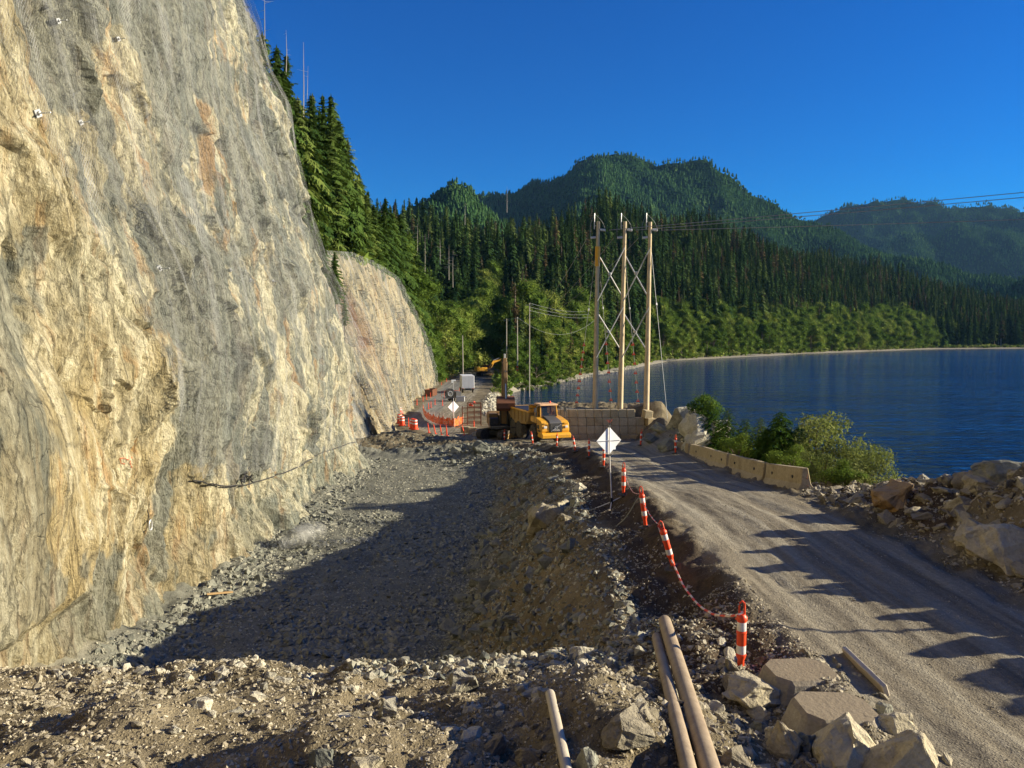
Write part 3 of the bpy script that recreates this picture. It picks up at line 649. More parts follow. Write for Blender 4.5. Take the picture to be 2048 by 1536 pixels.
def net_mesh(name, V, U, keep, mat):
    nu, nv = V.shape[:2]; f = grid_faces(nu, nv)
    k = keep.reshape(-1)[f].all(1); me = mesh_np(name, V.reshape(-1, 3), f[k], mat, True)
    uvl = me.uv_layers.new(name='UVMap'); li = np.empty(len(me.loops), np.int32); me.loops.foreach_get('vertex_index', li)
    uvl.data.foreach_set('uv', U.reshape(-1, 2)[li].astype(np.float32).ravel()); return me
nn = 190; s, xs, ys, nx, ny = path_sample(C1, nn, lambda X, Y: np.where((Y > 18) & (X > -19), 1.0, 0.02))
zz = np.linspace(-9, 36.5, 170); S = np.repeat(s[:, None], 170, 1); Zn = np.repeat(zz[None], nn, 0); YY = np.repeat(ys[:, None], 170, 1)
ln = np.interp(Zn, LZ, LX) * np.interp(YY, [0, 15, 55], [0.55, 0.62, 1.0])
off = c1_disp(S, Zn) - ln + 0.62 + 0.35 * fbm(S / 3.0, Zn / 9, 3, 171) + 0.04 * fbm(S / 0.6, Zn / 6, 2, 172) + 0.35 * sstep(54, 59, YY)
Vn = np.stack([xs[:, None] + nx[:, None] * off, ys[:, None] + ny[:, None] * off, Zn + EYE], -1)
left = np.interp(Zn, [-9, -5.5, -3, 0, 5, 9, 36], [31, 28, 25.0, 23.0, 20.0, 18.6, 12]) + 0.8 * fbm(Zn / 3, S * 0, 2, 5)
hem = np.interp(YY, [20, 28, 40, 58, 60], [-3.5, -5.6, -6.9, -8.0, -8.2]) + 0.35 * fbm(S / 1.5, S * 0, 2, 6)
NET1 = net_mat('net_wire', 0.085, 0.04, 0.075)
o = obj('rockfall_net', net_mesh('rockfall_net', Vn, np.stack([S, Zn], -1), (YY > left) & (Zn > hem) & (xs[:, None] > -19), NET1))
tag(o, 'grey wire rockfall netting draped over the tall near rock face', 'netting')
nn = 150; s, xs, ys, nx, ny = path_sample(C2, nn, lambda X, Y: np.where(X > -21.4, 1.0, 0.02))
zb = hrel(np.maximum(xs, -15) + 0.8, ys, False) - 1.0; ztp = np.interp(ys, [60, 66, 72, 78, 100, 115, 140, 150, 175, 195, 210, 214], [3.0, 3.5, 6.5, 8.3, 10.4, 10.8, 10.4, 8.2, 3.0, -3.0, -10.5, -11.6])
v = np.linspace(0.06, 1.0, 90)[None]; Zn = zb[:, None] + (ztp - zb)[:, None] * v + 0.35 * v; S = np.repeat(s[:, None], 90, 1)
ln = np.clip(xs + 21.4, 0, 9.2)[:, None] * (0.35 * v + 0.65 * v ** 1.6)
D = 1.1 * fbm(S / 16, Zn / 14, 3, 201) * np.clip((1 - v) * 6, 0.12, 1)
off = D - ln + 0.9 + 0.3 * fbm(S / 4, Zn / 9, 3, 271)
Vn = np.stack([xs[:, None] + nx[:, None] * off, ys[:, None] + ny[:, None] * off, Zn + EYE], -1)
o = obj('rockfall_net', net_mesh('rockfall_net', Vn, np.stack([S, Zn], -1), np.broadcast_to(((ys > 66) & (ys < 208))[:, None], S.shape), net_mat('net_wire_far', 0.16, 0.06, 0.11)))
tag(o, 'grey wire rockfall netting over the lower rock face beyond the trench', 'netting')

# ------------------------------------------------------------------ haze
hz = MB(); hz.box((3300, 4700, 640), (14600, 11400, 1290))
hm = bpy.data.materials.new('air'); hm.use_nodes = True; hn = hm.node_tree.nodes; hn.remove(hn['Principled BSDF'])
pv = hn.new('ShaderNodeVolumePrincipled'); pv.inputs['Color'].default_value = (0.28, 0.58, 1.0, 1); pv.inputs['Density'].default_value = 0.00002; pv.inputs['Anisotropy'].default_value = 0.0
hm.node_tree.links.new(pv.outputs[0], hn['Material Output'].inputs['Volume'])
HAZE = hz.build('haze', hm); HAZE['kind'] = 'stuff'
# ------------------------------------------------------------------ vegetation
HIDE = bpy.data.collections.new('kinds')          # not linked: shapes that the stuff objects repeat
M_NEEDLE = leafmat('conifer_needles', (0.028, 0.058, 0.016), (0.075, 0.125, 0.028), (0.14, 0.18, 0.045), 0.18, 0.25, 0.5)
M_NEEDLE_FAR = leafmat('forest_needles', (0.018, 0.042, 0.016), (0.045, 0.085, 0.026), (0.095, 0.13, 0.04), 0.12, 0.02, 0.55)
M_LEAF = leafmat('alder_leaves', (0.07, 0.13, 0.024), (0.17, 0.24, 0.045), (0.30, 0.33, 0.08), 0.3, 0.18, 0.45)
M_CEDAR = leafmat('cedar_fronds', (0.035, 0.085, 0.02), (0.09, 0.16, 0.03), (0.17, 0.23, 0.05), 0.25, 1.2, 0.3)
M_PALE = leafmat('pale_leaves', (0.12, 0.16, 0.05), (0.24, 0.26, 0.09), (0.34, 0.33, 0.13), 0.35, 1.5, 0.3)
M_BARK = paint('bark', (0.13, 0.10, 0.075), 0.95, 0, 0.4, (0.05, 0.04, 0.03), 1.5, 0.5)
M_SNAG = paint('dead_wood', (0.42, 0.38, 0.32), 0.9, 0, 0.35, (0.2, 0.17, 0.14), 1.0, 0.3)
M_FARTREE = leafmat('mountain_trees', (0.024, 0.064, 0.024), (0.055, 0.115, 0.036), (0.11, 0.18, 0.055), 0.1, 0.006, 0.3)

def quads_mesh(name, Q, mat):
    Q = np.asarray(Q, np.float32).reshape(-1, 4, 3); n = len(Q)
    return mesh_np(name, Q.reshape(-1, 3), np.arange(n * 4).reshape(-1, 4), mat, False)
def trunk_mesh(name, h, r, mat, limbs=(), lean=0.0, seed=0, n=6):
    rr = random.Random(seed); b = MB(); pts = []; k = 7
    for i in range(k):
        t = i / (k - 1); pts.append((lean * t * h * 0.5 + rr.uniform(-1, 1) * 0.01 * h * t, rr.uniform(-1, 1) * 0.01 * h * t, t * h - (0.6 if i == 0 else 0)))
    b.tube(pts, [r * (1 - 0.9 * i / (k - 1)) for i in range(k)], n)
    for (p, q, a, c) in limbs: b.tube([p, (Vector(p) * 0.5 + Vector(q) * 0.5 + Vector((0, 0, (Vector(q) - Vector(p)).length * 0.08))), q], [a, (a + c) / 2, c], 5)
    o = b.build(name, mat); me = o.data; bpy.data.objects.remove(o); return me
def conifer_crown(name, seed, h=1.0, w=0.16, n=120, bare=0.1, droop=0.35, sparse=0.0, mat=None, fat=1.0, segs=6, per=1, core=0.40, ex=0.6):
    """whorled branches hung with small tapering sprays"""
    rr = np.random.default_rng(seed); Q = []
    lop = rr.uniform(0, 6.28)
    for i in range(n):
        t = bare + (1 - bare) * (i + rr.uniform(0, 1)) / n
        if rr.uniform() < sparse * (0.3 + math.sin(t * 17 + seed) ** 2): continue
        a = i * 2.39996 + rr.uniform(-0.5, 0.5)
        R = w * h * ((1 - t) ** ex) * rr.uniform(0.55, 1.12) * (1 + 0.15 * math.cos(a - lop)) + 0.006 * h
        if t < bare + 0.12: R *= rr.uniform(0.5, 0.9)
        d = np.array([math.cos(a), math.sin(a), 0]); sd = np.array([-d[1], d[0], 0]); z0 = t * h
        up = rr.uniform(-0.05, 0.25) + (0.5 if t > 0.85 else 0)
        for k in range(segs):
            u = (k + 0.6) / segs; u2 = u + 1.25 / segs
            p = d * R * u + np.array([0, 0, z0 + R * (up * u - droop * u * u)]); q = d * R * u2 + np.array([0, 0, z0 + R * (up * u2 - droop * u2 * u2 * 1.15)])
            wd = (R * 0.30 + 0.006 * h) * fat * (1.15 - 0.75 * u) * rr.uniform(0.7, 1.3)
            for s_ in (-1, 1) * per:
                f0, f1_ = (rr.uniform(0, .7), rr.uniform(.3, 1.3)) if per > 1 else (0, 1); p0 = p + (q - p) * f0; q0 = p + (q - p) * f1_; w2 = wd * (rr.uniform(.5, 1.3) if per > 1 else 1)
                tip = p0 * 0.35 + q0 * 0.65 + sd * s_ * w2 * 1.25 + np.array([0, 0, -w2 * rr.uniform(0.1, 1.1)])
                m1 = p0 + sd * s_ * w2 * 0.35 + np.array([0, 0, rr.uniform(-.25, .25) * w2]); m2 = p0 * .5 + q0 * .5 + np.array([0, 0, -w2 * rr.uniform(0, .4)])
                Q.append([p0, m1, tip, m2])
    for k in range(4):
        z0 = h * (0.985 + 0.012 * k); r0 = 0.008 * h
        a = k * 1.6; Q.append([[0, 0, h * 1.02], [r0 * math.cos(a), r0 * math.sin(a), z0 - 0.03 * h], [r0 * 1.6 * math.cos(a + .6), r0 * 1.6 * math.sin(a + .6), z0 - 0.06 * h], [0, 0, h * 0.95]])
    m_ = 7
    for k in range(9):      # ragged dense heart of the crown
        z0 = (bare + 0.02 + (0.93 - bare) * k / 9) * h; z1 = z0 + 0.20 * h; r0 = w * h * ((1 - z0 / h) ** 0.7) * core * rr.uniform(0.7, 1.3)
        for j in range(m_):
            a = 6.283 * (j + rr.uniform(-.2, .2)) / m_; b_ = a + 6.283 / m_ * 1.2; ra, rb = r0 * rr.uniform(.6, 1.3), r0 * rr.uniform(.6, 1.3)
            Q.append([[ra * math.cos(a), ra * math.sin(a), z0 - rr.uniform(0, .03) * h], [rb * math.cos(b_), rb * math.sin(b_), z0 - rr.uniform(0, .03) * h], [0.01 * h, 0, min(z1, h)], [0, 0.01 * h, min(z1, h)]])
    return quads_mesh(name, Q, mat or M_NEEDLE)
def leaf_cloud(name, seed, clumps, n, size, mat, flat=0.55, hang=0.0, dense=False):
    """clumps: list of (centre, radii); leaf-sized faces spread through them, denser towards the outside"""
    rr = np.random.default_rng(seed); C = np.array([c for c, r in clumps]); Rr = np.array([r for c, r in clumps])
    wgt = (Rr[:, 0] * Rr[:, 1] + Rr[:, 2] ** 2); idx = rr.choice(len(clumps), n, p=wgt / wgt.sum())
    d = rr.normal(size=(n, 3)); d /= np.linalg.norm(d, axis=1)[:, None]; rad = rr.uniform(0.35, 1.0, n) ** 0.5
    lump = 1 + 0.22 * np.sin(d[:, 0] * 9 + idx) * np.cos(d[:, 1] * 8 + idx * 2) + 0.15 * rr.normal(size=n)
    p = C[idx] + d * Rr[idx] * (rad * lump)[:, None]
    nn_ = d * (1 - flat) + rr.normal(size=(n, 3)) * 0.55 + np.array([0, 0, flat]); nn_ /= np.linalg.norm(nn_, axis=1)[:, None]
    a = np.cross(nn_, rr.normal(size=(n, 3))); a /= np.linalg.norm(a, axis=1)[:, None]; b = np.cross(nn_, a)
    a[:, 2] -= hang; s_ = size * rr.uniform(0.5, 1.5, n)[:, None]
    core = []
    if dense:
        for c0, r0 in clumps:       # crumpled leafy heart of each clump
            for j in range(6):
                for k in range(8):
                    def pt(jj, kk):
                        th_ = math.pi * jj / 6; ph = 6.283 * kk / 8; f_ = 0.52 * (1 + 0.28 * math.sin(jj * 5 + kk % 8 * 3 + c0[0] * 40))
                        return [c0[0] + r0[0] * f_ * math.sin(th_) * math.cos(ph), c0[1] + r0[1] * f_ * math.sin(th_) * math.sin(ph), c0[2] + r0[2] * f_ * math.cos(th_)]
                    core.append([pt(j, k), pt(j + 1, k), pt(j + 1, (k + 1) % 8), pt(j, (k + 1) % 8)])
    Q = np.stack([p - a * s_ * 0.9, p + b * s_ * 0.45 - a * s_ * 0.1, p + a * s_ * 1.0, p - b * s_ * 0.45 + a * s_ * 0.1], 1)
    if core: Q = np.concatenate([Q, np.array(core)], 0)
    return quads_mesh(name, Q, mat)
def broad_tree(name, seed, h, w, n, size, mat, low=0.22):
    rr = random.Random(seed); cl = []; limbs = []
    m = 20
    for i in range(m):
        t = rr.uniform(low, 0.93); a = i * 2.4 + rr.uniform(-.4, .4); pr = math.sin(min(1, (1.02 - t) * 1.55) * math.pi / 2) ** 0.8
        R = w * h * pr * rr.uniform(0.35, 0.85); c = (R * math.cos(a), R * math.sin(a), t * h); q = h * rr.uniform(0.075, 0.135)
        cl.append((c, (q * 1.15, q * 1.15, q * rr.uniform(0.7, 1.1)))); limbs.append(((0, 0, t * h * 0.72), (c[0] * .9, c[1] * .9, c[2]), 0.007 * h, 0.002 * h))
    cl.append(((0, 0, 0.9 * h), (h * .09, h * .09, h * .1)))
    return leaf_cloud('crown', seed, cl, n, size * h, mat, dense=True), trunk_mesh('trunk', h * 0.9, h * 0.014, M_BARK, limbs, 0.04, seed)

CON = []      # conifer kinds, unit height
for i, (w, n, dr, sp, ba) in enumerate([(0.17, 230, 0.35, 0.1, 0.06), (0.21, 240, 0.5, 0.2, 0.08), (0.15, 210, 0.3, 0.3, 0.12), (0.20, 240, 0.6, 0.1, 0.05), (0.17, 200, 0.45, 0.35, 0.15)]):
    CON.append((conifer_crown('crown', 40 + i, 1.0, w, n, ba, dr, sp, M_NEEDLE, 0.85, 7, 3, 0.26), trunk_mesh('trunk', 1.0, 0.012, M_BARK, (), 0, i, 5)))
CONF = []     # the same, for the forest further off
for i, (w, n, dr, sp, ba) in enumerate([(0.16, 130, 0.35, 0.1, 0.08), (0.20, 130, 0.5, 0.3, 0.12), (0.14, 120, 0.3, 0.35, 0.2), (0.18, 130, 0.6, 0.25, 0.05), (0.16, 110, 0.45, 0.5, 0.25)]):
    CONF.append((conifer_crown('crown', 60 + i, 1.0, w, n, ba, dr, sp, M_NEEDLE_FAR, 1.2, 5, 1, 0.34), trunk_mesh('trunk', 1.0, 0.007, M_SNAG if i == 4 else M_BARK, (), 0, i, 4)))
BRD = [broad_tree('b', 80 + i, 1.0, [0.30, 0.26, 0.34, 0.22][i], 12000, 0.0095, M_LEAF, 0.12) for i in range(4)]
BSH = [broad_tree('b', 90 + i, 1.0, [0.55, 0.48, 0.62][i], 4500, 0.019, M_LEAF, 0.08) for i in range(3)]

def plant(name, kind, loc, h, label, cat, group=None, rot=None, wide=1.0, lean=None, parts=True):
    e = empty(name, loc, rot if rot is not None else random.uniform(0, 6.28), label, cat, group)
    e.scale = (h * wide, h * wide, h)
    if lean: e.rotation_euler = (lean[0], lean[1], e.rotation_euler[2])
    obj('crown', kind[0], e); obj('trunk', kind[1], e)
    return e

def scatter(name, pts, rots, scl, pick, kinds):
    """ONE stuff object: a point mesh that geometry nodes dress with the given kinds of shape"""
    c = bpy.data.collections.new(name + '_kinds'); HIDE.children.link(c)
    for i, me in enumerate(kinds):
        o = bpy.data.objects.new('%s_kind_%02d' % (name, i), me); c.objects.link(o)
    me = bpy.data.meshes.new(name); me.vertices.add(len(pts)); me.vertices.foreach_set('co', np.asarray(pts, np.float32).ravel())
    for nm, ty, dat in (('rot', 'FLOAT_VECTOR', rots), ('scl', 'FLOAT_VECTOR', scl), ('pick', 'INT', pick)):
        a = me.attributes.new(nm, ty, 'POINT'); a.data.foreach_set('vector' if ty != 'INT' else 'value', np.asarray(dat, np.float32 if ty != 'INT' else np.int32).ravel())
    o = bpy.data.objects.new(name, me); col.objects.link(o)
    ng = bpy.data.node_groups.new(name, 'GeometryNodeTree'); ng.interface.new_socket('Geometry', in_out='INPUT', socket_type='NodeSocketGeometry'); ng.interface.new_socket('Geometry', in_out='OUTPUT', socket_type='NodeSocketGeometry')
    N = ng.nodes; L = ng.links; gi = N.new('NodeGroupInput'); go = N.new('NodeGroupOutput'); ip = N.new('GeometryNodeInstanceOnPoints'); ci = N.new('GeometryNodeCollectionInfo')
    ci.inputs['Collection'].default_value = c; ci.inputs['Separate Children'].default_value = True; ci.inputs['Reset Children'].default_value = True
    ip.inputs['Pick Instance'].default_value = True
    def na(n, t):
        a = N.new('GeometryNodeInputNamedAttribute'); a.data_type = t; a.inputs['Name'].default_value = n; return a.outputs['Attribute']
    L.new(gi.outputs[0], ip.inputs['Points']); L.new(ci.outputs[0], ip.inputs['Instance']); L.new(na('pick', 'INT'), ip.inputs['Instance Index'])
    L.new(na('rot', 'FLOAT_VECTOR'), ip.inputs['Rotation']); L.new(na('scl', 'FLOAT_VECTOR'), ip.inputs['Scale']); L.new(ip.outputs[0], go.inputs[0])
    md = o.modifiers.new('scatter', 'NODES'); md.node_group = ng
    o['kind'] = 'stuff'
    return o
def joined(pair):
    """crown + trunk in one mesh, for stuff only"""
    bm = bmesh.new(); bm.from_mesh(pair[0]); nf = len(bm.faces); bm.from_mesh(pair[1])
    bm.faces.ensure_lookup_table()
    for f in bm.faces[nf:]: f.material_index = 1
    me = bpy.data.meshes.new('tree_kind'); bm.to_mesh(me); bm.free(); me.materials.append(pair[0].materials[0]); me.materials.append(pair[1].materials[0]); return me

# --- mountain woods
def cone_tree(seed):
    rr = random.Random(seed); b = MB()
    for k in range(3):
        z0 = 0.08 + 0.27 * k; r0 = (0.30 - 0.07 * k) * rr.uniform(0.85, 1.15); top = z0 + 0.48 if k < 2 else 1.05
        vs = [(r0 * rr.uniform(.7, 1.25) * math.cos(a), r0 * rr.uniform(.7, 1.25) * math.sin(a), z0 + rr.uniform(-.03, .05)) for a in [6.283 * i / 6 for i in range(6)]] + [(0, 0, min(top, 1.05))]
        b.add(vs, [(i, (i + 1) % 6, 6) for i in range(6)])
    o = b.build('t', M_FARTREE); me = o.data; bpy.data.objects.remove(o); return me
def blob_tree(seed):
    rr = random.Random(seed); bm = bmesh.new(); bmesh.ops.create_icosphere(bm, subdivisions=1, radius=0.3)
    for v in bm.verts: v.co = Vector((v.co.x * 1.0, v.co.y, v.co.z * 1.3 + 0.42)) * rr.uniform(0.85, 1.15)
    me = bpy.data.meshes.new('t'); bm.to_mesh(me); bm.free(); me.materials.append(M_FARTREE); return me
FAR_KINDS = [cone_tree(1), cone_tree(2), cone_tree(3), blob_tree(4)]
SPC = [6.5, 9.5, 15.0]; HT = [13, 15, 20]; NMS = ['small_peak_trees', 'mountain_trees', 'far_mountain_trees']
for mi, ((nm, fn, (x0, x1), (y0, y1), st), sp, ht, nm2) in enumerate(zip(MTS, SPC, HT, NMS)):
    xs = np.arange(x0, x1, sp); ys = np.arange(y0, y1, sp * 1.15); X, Y_ = np.meshgrid(xs, ys); X = X.ravel() + rng.uniform(-.5, .5, X.size) * sp; Y_ = Y_.ravel() + rng.uniform(-.5, .5, Y_.size) * sp
    Zt = fn(X, Y_); pxx, pyy = px_of(X, Y_, Zt)
    slope = (fn(X, Y_ + 8) - fn(X, Y_ - 8)) / 16; vis_ = slope > (Zt - EYE) / Y_ - 0.10
    k = (pxx > -60) & (pxx < 2110) & (Zt > 3) & vis_
    if mi > 0: k &= (pxx > 560)
    X, Y_, Zt = X[k], Y_[k], Zt[k]; n = len(X)
    hh = ht * rng.uniform(0.6, 1.25, n) * (1 + 0.35 * fbm(X / 120, Y_ / 120, 3, 7))
    br_ = (fbm(X / 160, Y_ / 160, 3, 77) > 0.18) & (rng.uniform(size=n) < 0.6)
    pick = np.where(br_, 3, rng.integers(0, 3, n))
    scatter(nm2, np.stack([X, Y_, Zt - 1], 1), np.stack([0 * X, 0 * X, rng.uniform(0, 6.28, n)], 1), np.stack([hh * np.where(br_, .75, 1), hh * np.where(br_, .75, 1), hh * np.where(br_, .8, 1)], 1), pick, FAR_KINDS)

# --- the forest on the hill across the bay, the shore alders, the trees above the rock faces
trees = []     # x, Y, z, h, kind list name, kind index, width
def try_add(x, Y, h, sort, wide=1.0): trees.append((x, Y, H(x, Y) - 0.3, h, sort, wide))
def jgrid(x0, x1, y0, y1, sp):
    X, Y_ = np.meshgrid(np.arange(x0, x1, sp), np.arange(y0, y1, sp)); X = X.ravel() + rng.uniform(-.42, .42, X.size) * sp; Y_ = Y_.ravel() + rng.uniform(-.42, .42, Y_.size) * sp
    return X, Y_
X, Y_ = jgrid(-290, 900, 345, 1360, 9.0)
th = Y_ - yhill(X); roadx = (xl(Y_) + xr(Y_)) / 2; pxx, pyy = px_of(X, Y_, 0 * X)
k = ((th > 12) & (th < 335) & (X > toe(Y_) - 2) | ((X <= toe(Y_) - 2) & (Y_ < 760))) & (pxx > 560) & (pxx < 2120) & ~((np.abs(X - roadx) < 7) & (Y_ < 462))
X, Y_ = X[k], Y_[k]; Zt = Hn(X, Y_)
hh = rng.uniform(20, 41, len(X)) * (1 + 0.2 * fbm(X / 60, Y_ / 60, 2, 91))
bl = (fbm(X / 50, Y_ / 70, 3, 92) > 0.19) & (Y_ - yhill(X) < np.where(X < 60, 55, 18))
for x, y, z, h_, b_ in zip(X, Y_, Zt, hh, bl): trees.append((x, y, z - 0.5, h_ * (0.8 if b_ else 1.0), 'B' if b_ and random.random() < 0.75 else 'F', 1.0))
# low fringe in front of the hill (x < 90) and the dark spit at the far right
X, Y_ = jgrid(2, 95, 230, 480, 8.0)
t2 = Y_ - ysh(X); k = (t2 > 14) & (Y_ < yhill(X) + 14); X, Y_ = X[k], Y_[k]
for x, y in zip(X, Y_):
    tin = y - float(ysh(x)); trees.append((x, y, H(x, y) - 0.5, min(30, 5 + 0.30 * tin) * random.uniform(0.75, 1.2), 'B' if random.random() < .45 and tin < 110 else 'F', 1.15))
X, Y_ = jgrid(470, 860, 880, 1100, 10.0)
k = (Y_ - ysh(X) > 14) & (Y_ < yhill(X) + 14); X, Y_ = X[k], Y_[k]
for x, y in zip(X, Y_): trees.append((x, y, H(x, y) - 0.5, random.uniform(24, 44), 'F', 1.15))
# shore alders
for row in range(5):
    x = 84.0
    while x < 492:
        x += random.uniform(7.0, 10.5); y = float(ysh(x)) + 16 + row * 12 + random.uniform(-4, 4)
        h_ = (19 + 0.026 * x + row * 0.8) * random.uniform(0.85, 1.12)
        trees.append((x, y, H(x, y) - 0.5, h_, 'B', 1.0 if row else 1.1))
# trees on the left hillside above the faces
X, Y_ = jgrid(-95, -12, 62, 345, 3.5)
k = (X < toe(Y_) - 1.0) & ~((Y_ < 212) & (X > -23.5) & (Y_ > 62)) & ~((np.abs(X + 25) < 6) & (np.abs(Y_ - 232) < 10)) ; X, Y_ = X[k], Y_[k]
for x, y in zip(X, Y_):
    edge = float(toe(y)) - x
    z = H(x, y) - 0.4
    dec = (y > 205 and edge < 26) or (y > 150 and random.random() < 0.05)
    h_ = random.uniform(12, 19) + min(edge, 12) * 0.55
    if y > 225 and edge < 14: h_ = random.uniform(11, 17)
    # skyline kept as in the place: crowns step down away from the viewer
    qx = float(px_of(x, y, z)[0]); sy = float(np.interp(qx, [500, 540, 570, 600, 625, 650, 668, 690, 700, 715, 735, 760, 800], [-40, 60, 95, 130, 168, 165, 200, 230, 290, 340, 372, 396, 400]))
    sk = (HOR - sy) / F * y
    h_ = random.uniform(19, 27) if not dec else h_
    h_ = min(h_, max(6.0, sk + EYE - z - abs(random.gauss(0, 1.8)) * (y / 100)))
    if z + 6 > sk + EYE: continue
    trees.append((x, y, z, h_, 'B' if dec else 'N', 1.1))
# deciduous stand left of the far road and where the road turns
for (px_, Y0, h_, w_) in [(862, 205, 13, 1.1), (872, 222, 17, 1.1), (890, 238, 20, 1.1), (905, 250, 23, 1.2), (918, 262, 24, 1.2), (934, 275, 25, 1.2), (948, 300, 26, 1.3), (958, 330, 28, 1.2), (880, 255, 26, 1.1), (900, 275, 27, 1.1), (925, 300, 28, 1.1), (944, 345, 30, 1.1), (962, 372, 31, 1.2), (972, 398, 31, 1.1), (984, 432, 27, 1.2), (970, 440, 30, 1.1), (988, 455, 30, 1.0), (1000, 470, 28, 1.0)]:
    x = (px_ - 1024) / F * Y0; trees.append((x, Y0, H(x, Y0) - 0.5, h_ * random.uniform(0.9, 1.0), 'B', w_))
# shrubs between the far road and the lake
for (px_, Y0, h_, w_) in [(1072, 226, 9.5, 1), (1050, 222, 6.5, 1), (1032, 232, 6, 1), (1092, 236, 7, 1), (1012, 225, 5, 1), (1030, 214, 4, 1.1), (1052, 212, 4.5, 1.1), (1075, 219, 5, 1.2), (1100, 232, 5, 1.2), (1118, 246, 5.5, 1.2), (1010, 205, 3.2, 1.2), (1002, 192, 2.8, 1.2), (1006, 180, 2.4, 1.2), (1000, 240, 5, 1), (1018, 252, 6.5, 1), (1045, 255, 8, 1), (1068, 262, 9, 1), (1095, 262, 9.5, 1), (1125, 268, 8, 1), (1140, 262, 5, 1.1), (1150, 280, 7, 1), (1170, 292, 7, 1), (1000, 262, 5, 1), (1004, 285, 6, 1), (1012, 310, 7, 1), (1030, 300, 9, 1), (1060, 300, 12, 1), (1085, 310, 13, 1), (1110, 305, 13, 1), (1140, 310, 14, 1), (1165, 320, 13, 1), (1190, 318, 8, 1.1)]:
    x = (px_ - 1024) / F * Y0; x = min(x, 40); trees.append((x, Y0, H(x, Y0) - 0.4, h_, 'S', w_))

T = trees; ax = np.array([t[0] for t in T]); ay = np.array([t[1] for t in T]); az = np.array([t[2] for t in T]); ah = np.array([t[3] for t in T]); asrt = np.array([t[4] for t in T]); aw = np.array([t[5] for t in T])
# which trees the view shows: paint them front to back on a coarse grid
GW, GH = 1024, 768; cov = np.zeros((GH, GW), bool)
sil = np.interp(np.arange(GH) * 2, [0, 60, 110, 190, 240, 330, 420, 520, 600, 720, 930, 1536], [510, 520, 550, 570, 600, 610, 640, 660, 690, 715, 718, 300])
sil2 = np.interp(np.arange(GH) * 2, [0, 512, 515, 560, 590, 650, 700, 750, 1536], [0, 0, 715, 790, 805, 830, 860, 875, 875])
for r_ in range(GH): cov[r_, :int(max(sil[r_], 0) / 2)] = True
c2mask = np.zeros_like(cov)
for r_ in range(GH): c2mask[r_, :int(sil2[r_] / 2)] = True
visn = np.zeros(len(T)); order = np.argsort(ay); done2 = False
for i in order:
    if ay[i] > 100 and not done2 and ax[i] < -18: cov |= c2mask if ay[i] > 150 else False; done2 = ay[i] > 150
    bx_, by_ = px_of(ax[i], ay[i], az[i]); tx_, ty_ = px_of(ax[i], ay[i], az[i] + ah[i])
    w0 = (0.11 if asrt[i] in 'FN' else 0.27) * ah[i] * aw[i] / ay[i] * F / 2
    r0, r1 = int(max(ty_ / 2, 0)), int(min(by_ / 2, GH)); 
    if r1 <= r0: continue
    c_ = bx_ / 2
    a, b = int(max(c_ - w0, 0)), int(min(c_ + w0 + 1, GW))
    if b <= a: continue
    rr_ = np.arange(r0, r1)[:, None]; cc_ = np.arange(a, b)[None]
    t_ = (rr_ - ty_ / 2) / max(r1 - ty_ / 2, 1)
    shp = np.abs(cc_ + 0.5 - c_) <= w0 * (np.clip(t_ * 1.2, 0.08, 1) if asrt[i] in 'FN' else np.clip(np.sqrt(np.clip(t_ * 3, 0, 1)), 0.1, 1))
    sub = cov[r0:r1, a:b]; visn[i] = (shp & ~sub).sum(); sub |= shp
chosen = {}
for sset, lim in ((('N', 'F'), 285), (('B',), 200), (('S',), 60)):
    ids = [i for i in np.argsort(-visn) if asrt[i] in sset and visn[i] > 8]
    for i in ids[:lim]: chosen[i] = True
LAB = {
 'N': ('conifer_tree', 'dark green conifer on the steep slope above the rock faces', 'tree', 'conifers on the slope above the rock faces'),
 'F': ('conifer_tree', 'tall dark conifer in the forest on the hill across the bay', 'tree', 'conifers in the forest on the hill'),
 'BL': ('alder_tree', 'leafy green tree on the slope behind the lower rock face', 'tree', 'leafy trees on the slope beside the far road'),
 'BF': ('alder_tree', 'leafy tree standing among the conifers of the hill forest', 'tree', 'leafy trees in the hill forest'),
 'BS': ('alder_tree', 'yellow green shore tree in the row along the far lake edge', 'tree', 'row of trees along the far lake shore'),
 'S': ('green_shrub', 'bushy green shrub between the far road and the lake', 'shrub', 'shrubs between the far road and the lake')}
CONF.append((conifer_crown('crown', 66, 1.0, 0.13, 90, 0.25, 0.4, 0.45, leafmat('dead_needles', (0.06, 0.045, 0.025), (0.12, 0.085, 0.045), None, 0.1), 1.2, 5, 1, 0.15), trunk_mesh('trunk', 1.03, 0.008, M_SNAG, (), 0, 9, 4)))
KM = {'N': CON, 'F': CONF, 'B': BRD, 'S': BSH}
